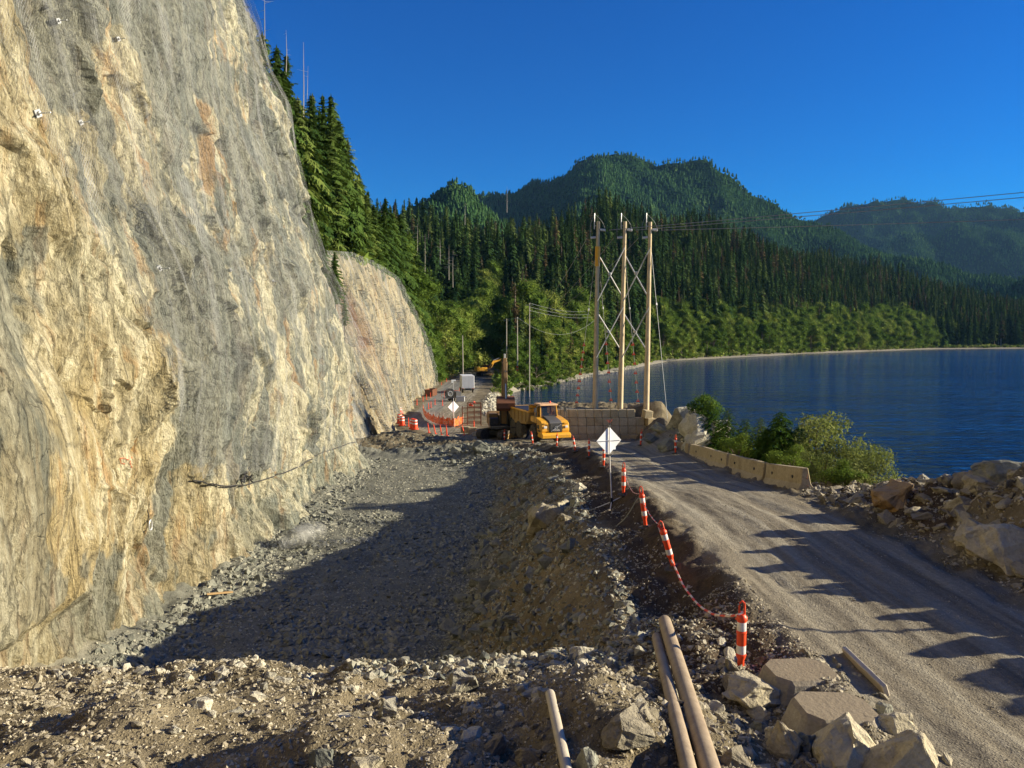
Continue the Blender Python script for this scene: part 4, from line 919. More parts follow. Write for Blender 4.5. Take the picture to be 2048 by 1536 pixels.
for i in chosen:
    s_ = asrt[i]; key = s_ if s_ != 'B' else ('BL' if ax[i] < 2 and ay[i] < 480 else ('BS' if ay[i] - ysh(ax[i]) < 75 else 'BF'))
    nm, lb, ct, gp = LAB[key]
    pq = float(px_of(ax[i], ay[i], az[i])[0]); hq = float(px_of(ax[i], ay[i], az[i] + ah[i])[1])
    if key == 'BS':
        lb = ('%s shore tree %s %s' % ('tall green' if ah[i] > 34 else ('mid height green' if ah[i] > 26 else 'low bushy green'), 'at the water' if ay[i] - ysh(ax[i]) < 24 else ('in the second row' if ay[i] - ysh(ax[i]) < 48 else 'in the back row'), 'by the power poles' if pq < 1450 else ('halfway along the shore' if pq < 1650 else 'near the far end')))
    elif key == 'F':
        lb = 'dark forest conifer %s, %s' % ('on the ridge line' if ay[i] - yhill(ax[i]) > 230 else ('halfway up the hill' if ay[i] - yhill(ax[i]) > 90 else 'low on the hill'), 'left of the power poles' if pq < 1180 else ('behind the power poles' if pq < 1320 else ('above the shore trees' if pq < 1800 else 'on the dark point at the far shore')))
    elif key == 'BL': lb = 'leafy green tree %s' % ('where the far road bends out of sight' if pq > 940 else ('beside the far road past the lower rock face' if ay[i] > 215 else 'on the slope above the lower rock face'))
    elif key == 'S': lb = '%s between the far road and the lake, %s' % ('tall green shrub' if ah[i] > 8 else ('mid-sized green shrub' if ah[i] > 5 else 'low green shrub'), 'beside the road edge' if pq < 1030 else ('near the curved beach' if pq > 1090 else 'in the middle of the thicket'))
    kk = KM[s_]; plant(nm, kk[int(rng.integers(len(kk))) if (s_ != 'F' or rng.uniform() < 0.45) else int(rng.integers(5))], (ax[i], ay[i], az[i]), ah[i], lb, ct, gp, None, aw[i] * random.uniform(0.9, 1.15), (random.uniform(-.02, .02), random.uniform(-.02, .02)))
rest = [i for i in range(len(T)) if i not in chosen]
for nm, sset, kk in (('hill_forest', ('F',), CONF), ('slope_forest', ('N',), CON), ('leafy_woods', ('B',), BRD), ('shore_scrub', ('S',), BSH)):
    ids = np.array([i for i in rest if asrt[i] in sset], int)
    if not len(ids): continue
    n = len(ids); wd = ah[ids] * aw[ids]
    scatter(nm, np.stack([ax[ids], ay[ids], az[ids]], 1), np.stack([rng.normal(0, .02, n), rng.normal(0, .02, n), rng.uniform(0, 6.28, n)], 1), np.stack([wd, wd, ah[ids]], 1), rng.integers(0, len(kk), n), [joined(k_) for k_ in kk])
# undergrowth that hides the slope's soil
def undergrowth(name, X, Y_, smin, smax, mats, n_leaf=26, sz=0.30):
    kinds = [leaf_cloud('tuft', 300 + j, [((0, 0, 0.35), (0.5, 0.5, 0.35))], n_leaf, sz, m_, 0.5) for j, m_ in enumerate(mats)]
    n = len(X); s_ = rng.uniform(smin, smax, n)
    scatter(name, np.stack([X, Y_, Hn(X, Y_) - 0.1], 1), np.stack([0 * X, 0 * X, rng.uniform(0, 6.28, n)], 1), np.stack([s_, s_, s_], 1), rng.integers(0, len(kinds), n), kinds)
X, Y_ = jgrid(-70, -13, 60, 345, 1.9); k = (X < toe(Y_) - 1) & ~((np.abs(X + 25) < 5.0) & (np.abs(Y_ - 232) < 9)); undergrowth('slope_undergrowth', X[k], Y_[k], 1.6, 3.2, [M_LEAF, M_NEEDLE, M_LEAF])
X, Y_ = jgrid(-6, 96, 176, 480, 3.0); k = ((Y_ - ysh(X) > 9) | (X < xe(Y_) + 2)) & (Y_ < yhill(X) + 30) & (X > xr(Y_) + 3 + 0.03 * (Y_ - 176)); undergrowth('shore_undergrowth', X[k], Y_[k], 1.5, 3.6, [M_LEAF, M_PALE, M_LEAF])
X, Y_ = jgrid(90, 860, 440, 1030, 6.0); k = (Y_ - ysh(X) > 7) & (Y_ - ysh(X) < 22); undergrowth('far_shore_scrub', X[k], Y_[k], 3, 6, [M_LEAF, M_PALE])
# ------------------------------------------------------------------ rocks
TAN = [(0.25, (0.10, 0.088, 0.065)), (0.5, (0.22, 0.195, 0.14)), (0.7, (0.36, 0.325, 0.235)), (0.95, (0.50, 0.46, 0.34))]
GRY = [(0.25, (0.08, 0.09, 0.08)), (0.5, (0.18, 0.19, 0.16)), (0.72, (0.29, 0.29, 0.235)), (0.95, (0.42, 0.40, 0.31))]
M_TAN = rockmat('tan_rock', TAN, 2.6, 0.9, 0.07); M_GRY = rockmat('grey_rock', GRY, 2.2, 0.8, 0.06, (0.20, 0.19, 0.145), 0.35)
M_PALE_ROCK = rockmat('pale_rock', [(0.3, (0.13, 0.125, 0.10)), (0.5, (0.34, 0.32, 0.25)), (0.75, (0.56, 0.52, 0.40))], 1.6, 0.9, 0.10, (0.5, 0.46, 0.38), 0.3)
M_OCHRE_ROCK = rockmat('ochre_rock', [(0.2, (0.18, 0.11, 0.05)), (0.6, (0.38, 0.25, 0.11)), (0.9, (0.5, 0.36, 0.2))], 2.2, 0.6, 0.05)
M_TAN_LIT = rockmat('tan_rock_lit', [(0.25, (0.20, 0.17, 0.115)), (0.5, (0.40, 0.35, 0.24)), (0.8, (0.60, 0.54, 0.38))], 2.2, 0.9, 0.07)  # brighter copy of the tan rock: sunlight painted into its colour
M_PEB = rockmat('pebbles', [(0.2, (0.14, 0.12, 0.085)), (0.5, (0.26, 0.225, 0.155)), (0.85, (0.40, 0.355, 0.255)), (1.0, (0.52, 0.47, 0.36))], 6.0, 0.3, 0.01, rnd=0.8); M_PEBG = rockmat('grey_pebbles', GRY, 6.0, 0.3, 0.01, (0.20, 0.19, 0.145), 0.2, rnd=0.9)
def rock_mesh(seed, mat, n=18, squash=(1, 0.8, 0.62), rough=0):
    rr = random.Random(seed); bm = bmesh.new()
    for i in range(n):
        v = Vector((rr.gauss(0, 1), rr.gauss(0, 1), rr.gauss(0, 1))).normalized() * rr.uniform(0.42, 0.56)
        m_ = max(abs(v.x), abs(v.y), abs(v.z)); v = v * (0.55 + 0.45 * 0.5 / m_)
        bm.verts.new((v.x * squash[0], v.y * squash[1], v.z * squash[2]))
    r = bmesh.ops.convex_hull(bm, input=bm.verts)
    bmesh.ops.delete(bm, geom=[e for e in r['geom_interior'] if isinstance(e, bmesh.types.BMVert)], context='VERTS')
    bmesh.ops.dissolve_limit(bm, angle_limit=0.22, verts=bm.verts, edges=bm.edges)
    if rough:
        bmesh.ops.bevel(bm, geom=list(bm.edges), offset=0.010, segments=1, affect='EDGES', clamp_overlap=True)
        bmesh.ops.triangulate(bm, faces=bm.faces)
        bmesh.ops.subdivide_edges(bm, edges=bm.edges, cuts=rough, use_grid_fill=True)
        off = Vector((seed * 3.1, seed * 1.7, 0)); co = np.array([v.co for v in bm.verts])
        d = 0.07 * fbm(co[:, 0] * 3 + seed, co[:, 1] * 3 + co[:, 2] * 2.3, 3, seed) + 0.034 * fbm(co[:, 0] * 11 + co[:, 2] * 7, co[:, 1] * 11 - co[:, 2] * 5, 2, seed + 5)
        st_ = 0.05 * (facets(co[:, 0] * 3 + seed, co[:, 1] * 3 + co[:, 2] * 3.7, seed, 1.0)[0])
        bm.normal_update()
        for v, q in zip(list(bm.verts), d + st_): v.co += v.normal * float(q)
    me = bpy.data.meshes.new('rock'); bm.to_mesh(me); bm.free(); me.materials.append(mat); return me
SQ = [(1, .8, .62), (1, .7, .45), (1, .9, .8), (1, .6, .55), (1.1, .75, .35), (.9, .9, .7)]
ROCKS = {}
for key, mt in (('tan', M_TAN), ('gry', M_GRY), ('pale', M_PALE_ROCK)):
    ROCKS[key] = [rock_mesh(500 + i + len(key) * 31, mt, 15 + i % 5, SQ[i % 6], 1) for i in range(8)]
SMALL = {k: [rock_mesh(700 + i, m_, 10, SQ[i % 6]) for i in range(6)] for k, m_ in (('tan', M_PEB), ('gry', M_PEBG), ('pale', M_PALE_ROCK))}
BIG = {k: [rock_mesh(900 + i, m_, 15, (1, 1, 1), 4) for i in range(6)] for k, m_ in (('tan', M_TAN), ('gry', M_GRY), ('pale', M_PALE_ROCK), ('ochre', M_OCHRE_ROCK), ('tan_lit', M_TAN_LIT))}

AUTO = []      # the largest loose rocks in view become objects of their own
def in_view(x, Y_, z):
    a, b = px_of(x, Y_, z); return (a > -30) & (a < 2080) & (b > 0) & (b < 1560)
def rubble(name, X, Y_, smin, smax, pw, key, take=0, lab=None, sink=0.25, flat=1.0, small=True, tilt=0.5):
    n = len(X); u = rng.uniform(0, 1, n); s_ = smin * (smax / smin) ** (u ** pw)
    Z = Hn(X, Y_) - s_ * sink + s_ * 0.18; app = s_ / np.maximum(Y_, 3) * in_view(X, Y_, Z)
    order_ = np.argsort(-app); tk = order_[:take] if take else []
    for i in tk: AUTO.append((X[i], Y_[i], Z[i], s_[i], key, lab, flat))
    k = np.ones(n, bool); k[list(tk)] = False
    X, Y_, Z, s_ = X[k], Y_[k], Z[k], s_[k]; n = len(X)
    sc_ = np.stack([s_ * rng.uniform(.8, 1.25, n), s_ * rng.uniform(.8, 1.25, n), s_ * rng.uniform(.7, 1.2, n) * flat], 1)
    kinds = SMALL[key] if small else ROCKS[key]
    scatter(name, np.stack([X, Y_, Z], 1), np.stack([rng.normal(0, tilt, n), rng.normal(0, tilt, n), rng.uniform(0, 6.28, n)], 1), sc_, rng.integers(0, len(kinds), n), kinds)
def ur(a, b, n): return rng.uniform(a, b, n)
def clumpy(x0, x1, y0, y1, n, sc=1.0, thr=-0.1, seed=0, py=1.0):
    X = ur(x0, x1, int(n * 1.8)); Y_ = y0 + (y1 - y0) * ur(0, 1, int(n * 1.8)) ** py
    k = fbm(X / sc, Y_ / sc, 3, seed) + rng.normal(0, 0.18, len(X)) > thr
    return X[k][:n], Y_[k][:n]
# trench floor
X, Y_ = ur(-11.6, 0, 30000), 20 + 38 * ur(0, 1, 30000) ** 1.35; k = X < -0.4 + fbm(Y_ / 3, X * 0, 2, 3); rubble('trench_gravel', X[k], Y_[k], 0.045, 0.20, 1.6, 'gry', 0, flat=0.75)
X, Y_ = clumpy(-11.2, -1.5, 22.0, 40.0, 4600, 3.0, -0.15, 4, 1.2); k = X < -2.5 - 0.35 * (24 - np.minimum(Y_, 24)) ; rubble('trench_cobbles', X[k], Y_[k], 0.13, 0.45, 1.4, 'gry', 45, ('grey', 'lying in the cobbles on the shaded trench floor', 'loose rocks on the trench floor'), flat=0.75, small=False, tilt=0.35)
# foot of the rock face
X, Y_ = ur(-11.4, -9.0, 6000), 14 + 44 * ur(0, 1, 6000) ** 1.3; k = rng.uniform(size=6000) < np.clip((-9.0 - X) / 1.2, 0.1, 1); rubble('rock_face_debris', X[k], Y_[k], 0.05, 0.5, 2.4, 'gry', 15, ('angular', 'in the debris along the foot of the tall rock face', 'rocks at the foot of the rock face'), small=False)
# bank between road and trench
X, Y_ = ur(-2.6, 2.6, 26000), 11 + 50 * ur(0, 1, 26000) ** 1.3; k = X < xl(Y_) - 1.4 + 0.4 * fbm(Y_ / 1.5, X, 2, 8); rubble('bank_rubble', X[k], Y_[k], 0.035, 0.22, 1.7, 'gry', 0)
X, Y_ = clumpy(-2.4, 2.2, 13, 58, 1000, 1.8, -0.05, 9, 1.2); rubble('bank_stones', X, Y_, 0.18, 0.75, 2.2, 'gry', 35, ('angular grey', 'on the shaded bank between the road and the trench', 'rocks on the road bank'), small=False)
X, Y_ = clumpy(1.0, 3.4, 8.0, 46, 9000, 0.8, 0.0, 10, 1.5); rubble('bank_top_gravel', X, Y_, 0.025, 0.12, 1.8, 'tan')
# mound in front
X, Y_ = ur(-11, 4.2, 95000), 4.2 + 9.3 * ur(0, 1, 95000) ** 0.9; rubble('muck_gravel', X, Y_, 0.015, 0.085, 1.9, 'tan')
X, Y_ = clumpy(-11, 3.6, 4.8, 13.2, 5200, 1.1, -0.02, 12); rubble('muck_stones', X, Y_, 0.05, 0.19, 2.0, 'tan', 25, ('small tan', 'on the sunlit muck mound in front', 'stones on the muck mound'), small=False)
X = np.concatenate([ur(-7, 3.2, 150), ur(-4, 2.5, 60)]); Y_ = np.concatenate([11.6 + rng.normal(0, .45, 150), 9.6 + rng.normal(0, 1.0, 60)]); rubble('mound_rocks', X, Y_, 0.12, 0.36, 1.6, 'pale', 55, ('tan', 'along the crest of the muck mound above the trench', 'rocks along the mound crest'), small=False)
X, Y_ = ur(1.2, 4.6, 700), ur(5.5, 10.5, 700); rubble('corner_rubble', X, Y_, 0.05, 0.34, 2.2, 'tan', 25, ('tan', 'in the rubble between the rusty pipes and the road', 'rocks between the pipes and the road'), small=False)
# lake side pile
X, Y_ = ur(8.5, 14.5, 17000), 7 + 17.5 * ur(0, 1, 17000); k = X > xr(Y_) + 0.3 + 0.5 * fbm(Y_, X * 0, 2, 14); rubble('spoil_gravel', X[k], Y_[k], 0.03, 0.16, 1.6, 'tan')
X, Y_ = ur(9.0, 13.5, 1700), ur(9, 24, 1700); rubble('spoil_stones', X, Y_, 0.10, 0.62, 2.6, 'tan', 45, ('tan', 'on the spoil pile between the road and the lake', 'rocks on the lakeside spoil pile'), small=False)
# loose gravel on the road
xs_ = []; ys_ = []
for f_, w_, n_ in ((0.12, 0.16, 7000), (2.0, 0.12, 3500), (3.6, 0.2, 3000), (4.5, 0.3, 3500)):
    yy_ = 6 + 34 * ur(0, 1, n_) ** 1.6; xs_.append(xl(yy_) + f_ + rng.normal(0, w_, n_)); ys_.append(yy_)
yy_ = 6 + 20 * ur(0, 1, 5000) ** 1.4; xs_.append(ur(3.8, 8.4, 5000)); ys_.append(yy_)
rubble('road_gravel', np.concatenate(xs_), np.concatenate(ys_), 0.010, 0.04, 1.8, 'tan', sink=0.35)
# behind the barriers, round the boulders, the heap by the trench head, the yard's riprap, the beach
X, Y_ = ur(9.5, 11.4, 2500), ur(23.5, 46, 2500); rubble('verge_rubble', X, Y_, 0.06, 0.4, 2.0, 'tan', small=False)
X = 10.6 + rng.normal(0, 1.5, 500); Y_ = 49 + rng.normal(0, 4.5, 500); k = X > xr(Y_) - 0.8; rubble('boulder_heap_rubble', X[k], Y_[k], 0.2, 1.0, 1.8, 'gry', 15, ('grey', 'in the heap below the big pale boulders', 'rocks in the boulder heap'), small=False)
X = -3.0 + rng.normal(0, 1.7, 900); Y_ = 58.0 + rng.normal(0, 2.0, 900); rubble('heap_rubble', X, Y_, 0.10, 0.65, 2.2, 'gry', 20, ('grey', 'in the rock heap at the head of the trench', 'rocks at the trench head'), small=False)
Y_ = ur(82, 170, 1500); X = xe(Y_) + rng.uniform(-1.6, 5.0, 1500); rubble('shore_armour', X, Y_, 0.35, 1.3, 1.4, 'pale', 12, ('pale', 'in the riprap on the lake side of the work yard', 'riprap beside the work yard'), small=False)
X = ur(2, 60, 1500); Y_ = ysh(X) + rng.uniform(-4, 7, 1500); rubble('beach_stones', X, Y_, 0.25, 0.9, 1.8, 'pale', small=False)
X = ur(-14, -4, 1400); Y_ = ur(60, 76, 1400); rubble('trench_head_stones', X, Y_, 0.06, 0.3, 2.0, 'gry', small=False)
SZ = lambda s_: 'tiny' if s_ < 0.12 else ('small' if s_ < 0.22 else ('mid-sized' if s_ < 0.4 else 'large'))
for (x, y, z, s_, key, lab, flat) in AUTO:
    o = obj('rock', ROCKS[key][int(rng.integers(8))]); o.location = (x, y, z)
    o.rotation_euler = (rng.normal(0, .35), rng.normal(0, .35), rng.uniform(0, 6.28)); sc_ = (s_ * rng.uniform(.85, 1.3), s_ * rng.uniform(.85, 1.2), s_ * rng.uniform(.75, 1.15) * flat); o.scale = sc_
    shp = 'flat' if sc_[2] < 0.72 * s_ else ('blocky' if sc_[2] > 0.95 * s_ else 'angular')
    tag(o, '%s %s %s rock %s' % (SZ(s_), shp, lab[0].replace('angular ', '').replace('angular', 'grey').replace('small ', ''), lab[1]), 'rock', lab[2])

def big_rock(px, py, wpx, hfac, key, label, seed, tilt=(0, 0), yaw=0.0, dep=0.9, name='boulder', y0=4.0, sinkf=0.30, Yf=None, bz=None):
    """px,py = where its foot stands in the photo"""
    g = G(px, py, y0) if Yf is None else P(px, py, Yf)
    if bz is not None: g.z = bz
    w = wpx / F * g.y; o = obj(name, BIG[key][seed % 6]); o.location = (g.x, g.y, g.z + w * hfac * (0.5 - sinkf)); o.scale = (w, w * dep, w * hfac); o.rotation_euler = (tilt[0], tilt[1], yaw)
    return tag(o, label, 'boulder' if name == 'boulder' else 'rock')
BR = [
 (1335, 900, 44, 0.8, 'gry', 'dark grey boulder low in the heap behind the striped tube post', 1, (0.2, 0.1), 1.2),
 (1300, 885, 36, 0.7, 'gry', 'dark wedge of rock on the road side of the boulder heap', 2, (0.1, 0.1), 0.5),
 (1325, 862, 52, 0.5, 'gry', 'shaded grey slab lying under the perched pale boulder', 4, (0.1, 0.25), 0.3),
 (2015, 1118, 150, 0.62, 'tan_lit', 'big brown boulder at the right end of the spoil pile by the road', 5, (0, 0.1), 0.3),
 (1960, 1088, 100, 0.6, 'tan_lit', 'smooth tan slab leaning on the big brown boulder', 1, (0, -0.35), 0.9),
 (1949, 1104, 44, 0.6, 'ochre', 'small ochre block sitting at the foot of the spoil pile boulders', 2, (0, 0), 0.2),
 (1790, 1010, 84, 0.75, 'ochre', 'brown slab of rock standing on edge at the road side of the pile', 0, (0.1, -0.6), 0.5),
 (1918, 1020, 66, 0.62, 'tan', 'rounded tan boulder halfway up the spoil pile', 3, (0, 0.1), 0.2),
 (1965, 972, 78, 0.55, 'tan', 'leaning tan slab near the top of the spoil pile', 4, (0.1, -0.5), 0.8),
 (2012, 962, 110, 0.5, 'gry', 'broad dark boulder on top of the spoil pile against the lake', 5, (0, 0), 0.1),
 (1846, 962, 26, 0.8, 'pale', 'small pale rock on the crest of the spoil pile against the water', 1, (0, 0), 0.3),
 (1665, 1000, 18, 0.9, 'tan', 'small tan stone lying beside the end of the barriers', 2, (0, 0), 0.3),
 (1088, 1052, 110, 0.75, 'tan', 'large brown leaning slab stuck in the shaded bank', 3, (0.2, -0.7), 0.5),
 (1135, 1050, 38, 0.8, 'tan', 'tan block right of the leaning slab on the shaded bank', 0, (0.1, 0.2), 0.6),
 (1160, 980, 30, 0.7, 'pale', 'rounded pale stone near the top of the bank below the tube posts', 1, (0, 0), 0.6),
 (960, 905, 40, 0.8, 'gry', 'dark boulder with a lit top in the heap at the trench head', 2, (0, 0.2), 0.2),
 (912, 905, 30, 0.7, 'gry', 'light grey boulder in the middle of the trench head heap', 4, (0, 0), 0.9),
 (955, 872, 22, 0.6, 'pale', 'pale flat stone on top of the heap beside the yellow excavator', 5, (0, 0), 0.9),
 (926, 1385, 64, 1.0, 'pale', 'tall jagged pale rock on the crest of the muck mound', 0, (0, 0.2), 0.2),
 (780, 1428, 46, 0.95, 'pale', 'lumpy pale rock sitting alone in front of the mound crest', 1, (0, -0.2), 0.2),
 (704, 1385, 30, 0.8, 'pale', 'small pale wedge of rock leaning left on the mound crest', 3, (0, -0.4), 0.5),
 (782, 1345, 24, 1.0, 'pale', 'cube shaped pale stone on the mound crest', 2, (0, 0), 0.5),
 (860, 1352, 30, 0.9, 'pale', 'pointed pale stone left of the tall jagged rock', 4, (0, 0.1), 0.5),
 (1166, 1316, 52, 0.62, 'pale', 'block of pale rock lit on its left near the pipes', 5, (0, 0.1), 0.4),
 (1045, 1385, 34, 0.8, 'pale', 'pale rock on the mound between the jagged rock and the pipes', 0, (0, 0.1), 1.4),
 (1255, 1478, 122, 0.66, 'tan', 'wide brown boulder left of the two rusty pipes', 1, (0, -0.1), 0.4),
 (1170, 1536, 54, 1.2, 'gry', 'dark upright rock beside the pale thin pipe', 3, (0, 0), 0.4),
 (350, 1465, 24, 0.8, 'pale', 'small bright stone on the left of the gravel mound', 2, (0, 0), 0.4),
 (424, 1430, 26, 0.8, 'pale', 'bright triangular stone on the left part of the mound', 4, (0, 0), 0.9),
 (645, 1530, 52, 0.9, 'gry', 'blue grey rock at the lower edge left of centre', 5, (0, 0), 0.4),
 (735, 1545, 66, 0.7, 'tan', 'brown rock cut by the lower picture edge', 0, (0, 0), 0.9),
 (990, 1500, 60, 0.8, 'tan', 'brown rock in the shaded lower middle of the mound', 3, (0, 0), 1.9),
 (1060, 1530, 60, 0.8, 'tan', 'flat brown rock left of the thin pale pipe', 5, (0, 0), 0.1),
 (1497, 1398, 122, 0.62, 'tan_lit', 'rounded tan boulder lit on the right below the near tube post', 2, (0, 0.05), 0.2),
 (1690, 1530, 160, 0.95, 'tan_lit', 'large bright rock with a cracked sunlit face at the lower edge', 1, (0, 0.2), 0.5),
 (1572, 1505, 84, 1.35, 'tan_lit', 'upright pointed rock left of the large bright rock', 4, (0.1, 0.15), 0.2),
 (1610, 1500, 40, 1.3, 'gry', 'dark narrow rock wedged between the two big foreground rocks', 0, (0.1, 0.3), 1.0),
 (1800, 1545, 160, 0.8, 'tan_lit', 'broad tan rock at the lower edge beside the road', 3, (0, 0.1), 1.2),
 (1795, 1462, 74, 0.7, 'tan_lit', 'split tan rock on the road edge behind the concrete blocks', 5, (0, 0), 0.5),
 (1765, 1425, 36, 1.0, 'gry', 'thin grey stone leaning beside the timber edge of the road', 2, (0.2, -0.5), 0.3),
 (1470, 1536, 70, 0.9, 'tan', 'brown rock right of the rusty pipes at the lower edge', 1, (0, 0), 0.2),
 (1520, 1462, 46, 0.75, 'gry', 'grey rock wedged under the rounded tan boulder', 3, (0.2, 0.3), 0.2),
 (1440, 1440, 36, 0.8, 'tan', 'small tan rock between the pipes and the rounded boulder', 4, (0, 0), 0.7),
 (1548, 1480, 34, 1.1, 'pale', 'bright jagged stone beside the pointed foreground rock', 5, (0, 0), 0.1),
]
for a in BR: big_rock(*a)
big_rock(1406, 900, 96, 1.02, 'pale', 'huge pale boulder with flat shaded face standing behind the far barriers', 0, (0.1, 0.25), 0.4, Yf=42.6, bz=EYE - 6.95, sinkf=0.02)
big_rock(1366, 870, 92, 0.66, 'pale', 'pale boulder perched on top of the boulder heap by the road', 3, (0, -0.15), 0.2, Yf=47.5, bz=EYE - 6.2, sinkf=0.0)
# out of the frame on the right: the rest of the spoil pile, which throws the long shadows on the road
for i, (x, y, w, h_) in enumerate([(11.0, 7.4, 1.2, 0.55), (11.3, 9.2, 0.8, 0.6), (11.0, 10.9, 0.8, 0.62), (11.2, 12.1, 0.7, 0.55), (11.0, 13.4, 0.7, 0.6), (11.3, 14.9, 0.6, 0.6), (11.2, 16.6, 0.7, 0.5), (11.0, 18.4, 0.7, 0.4), (11.4, 5.4, 1.2, 0.9)]):
    o = obj('boulder', BIG['tan'][i % 6]); o.location = (x, y, H(x, y) + h_ * 0.3); o.scale = (w * 0.7, w, h_ * 1.3); o.rotation_euler = (0, 0, i * 1.1)
    tag(o, ['tall', 'wide', 'narrow', 'squat', 'peaked', 'slim', 'rounded', 'low', 'broad'][i] + ' tan boulder on the rear crest of the lakeside spoil pile', 'boulder')
# ------------------------------------------------------------------ concrete, posts, signs
M_CONC = rockmat('concrete_tan', [(0.2, (0.24, 0.185, 0.10)), (0.5, (0.42, 0.335, 0.195)), (0.8, (0.52, 0.43, 0.27))], 1.5, 0.25, 0.02, (0.42, 0.37, 0.28), 0.3, 0.25)
M_CONC2 = rockmat('concrete_grey', [(0.2, (0.22, 0.20, 0.16)), (0.5, (0.34, 0.31, 0.25)), (0.8, (0.45, 0.42, 0.34))], 2.5, 0.6, 0.03, (0.25, 0.20, 0.135), 0.9, 0.2)
M_ORANGE = paint('orange_plastic', (0.85, 0.07, 0.015), 0.45, 0, 0.25, (0.35, 0.12, 0.05), 9)
M_WHITE = paint('reflective_white', (0.78, 0.74, 0.70), 0.35, 0, 0.25, (0.4, 0.32, 0.26), 12)
M_RUBBER = paint('black_rubber', (0.05, 0.045, 0.04), 0.85, 0, 0.6, (0.20, 0.16, 0.11), 6)
M_STEEL = paint('galvanised', (0.50, 0.51, 0.52), 0.45, 0.5, 0.3, (0.3, 0.27, 0.22), 5)
M_SIGNBACK = paint('sign_back', (0.86, 0.87, 0.90), 0.5, 0.1, 0.2, (0.45, 0.42, 0.38), 4)
M_YEL = paint('machine_yellow', (0.80, 0.40, 0.025), 0.42, 0, 0.35, (0.28, 0.20, 0.11), 2.2)
M_YELD = paint('dusty_yellow', (0.40, 0.235, 0.055), 0.6, 0, 0.6, (0.22, 0.16, 0.10), 2.5)
M_DARK = paint('dark_metal', (0.022, 0.022, 0.024), 0.5, 0.2, 0.45, (0.12, 0.10, 0.075), 4)
M_GREYP = paint('grey_paint', (0.09, 0.09, 0.095), 0.45, 0, 0.35, (0.2, 0.17, 0.13), 4)
M_RUST = paint('rusty_steel', (0.22, 0.09, 0.045), 0.8, 0.2, 0.5, (0.10, 0.05, 0.03), 3)
M_PIPE = paint('rusty_pipe', (0.36, 0.28, 0.185), 0.65, 0.15, 0.6, (0.17, 0.115, 0.07), 5, 0.25)
M_PIPE2 = paint('pale_pipe', (0.50, 0.44, 0.34), 0.55, 0.1, 0.35, (0.3, 0.24, 0.17), 6, 0.2)
M_WOODP = paint('pole_wood', (0.62, 0.50, 0.31), 0.85, 0, 0.45, (0.22, 0.14, 0.08), 1.2, 0.4)
M_WIRE = paint('wire', (0.30, 0.31, 0.32), 0.5, 0.4, 0.1)
M_WWALL = paint('white_panel', (0.72, 0.73, 0.74), 0.5, 0, 0.2, (0.4, 0.36, 0.3), 1.5)
M_REDP = paint('red_paint', (0.55, 0.06, 0.03), 0.5, 0, 0.3)
M_INSUL = paint('insulator', (0.70, 0.72, 0.76), 0.35, 0, 0.1)
m_, ns, ls, p = new_mat('cab_glass'); p.inputs['Base Color'].default_value = (0.02, 0.03, 0.035, 1); p.inputs['Roughness'].default_value = 0.05; p.inputs['Transmission Weight'].default_value = 0.0; p.inputs['Alpha'].default_value = 0.72; M_GLASS = m_
m_, ns, ls, p = new_mat('lamp_glass'); p.inputs['Base Color'].default_value = (0.75, 0.75, 0.72, 1); p.inputs['Roughness'].default_value = 0.1; M_LAMP = m_
m_, ns, ls, p = new_mat('barrier_tape'); tc = ns.new('ShaderNodeTexCoord'); wv_ = ns.new('ShaderNodeTexWave'); wv_.bands_direction = 'DIAGONAL'; wv_.inputs['Scale'].default_value = 1.6; wv_.inputs['Distortion'].default_value = 1.5; ls.new(tc.outputs['Object'], wv_.inputs[0])
r_ = ramp(ns, [(0.42, (0.80, 0.08, 0.03)), (0.55, (0.82, 0.66, 0.60))]); ls.new(wv_.outputs[0], r_.inputs[0]); ls.new(r_.outputs[0], p.inputs['Base Color']); p.inputs['Roughness'].default_value = 0.4; M_TAPE = m_

# tube posts
def tube_post(detail=True):
    e = empty('tube_post', (0, 0, 0))
    b = MB(); b.prism([(0.20 * math.cos(a), 0.20 * math.sin(a)) for a in [math.pi / 8 + i * math.pi / 4 for i in range(8)]], 0, 0.045, 'xy'); b.lathe([(0.085, 0.045), (0.07, 0.09)], n=10); b.build('base', M_RUBBER, e, 0.008)
    b = MB(); b.lathe([(0.046, 0.06), (0.046, 0.23), (0.068, 0.29), (0.070, 0.31), (0.062, 0.315), (0.062, 0.44), (0.064, 0.45), (0.064, 0.60), (0.070, 0.605), (0.070, 0.63), (0.062, 0.635), (0.062, 0.77), (0.072, 0.785), (0.072, 0.83), (0.045, 0.865), (0.04, 0.87)], n=16); b.build('tube', M_ORANGE, e, 0, True)
    pts = [(-0.034, 0, 0.85), (-0.036, 0, 0.98), (-0.030, 0, 1.02), (0, 0, 1.05), (0.030, 0, 1.02), (0.036, 0, 0.98), (0.034, 0, 0.85)]
    b = MB(); b.tube(pts, 0.014, 7); b.box((0, 0, 0.875), (0.06, 0.03, 0.05)); b.build('handle', M_ORANGE, e, 0, True)
    for z0, z1 in ((0.325, 0.44), (0.645, 0.765)):
        b = MB(); b.lathe([(0.0635, z0), (0.0640, z0 + 0.002), (0.0640, z1 - 0.002), (0.0635, z1)], n=16); b.build('reflective_band', M_WHITE, e, 0, True)
    return e
proto_post = tube_post()
def far_post_mesh():
    b = MB(); b.lathe([(0.18, 0), (0.17, 0.04), (0.055, 0.06), (0.06, 0.80), (0.035, 0.86), (0.035, 1.02), (0.01, 1.05)], n=8); o = b.build('tube_post', M_ORANGE); me = o.data; bpy.data.objects.remove(o)
    me.materials.append(M_WHITE); me.materials.append(M_RUBBER); return me
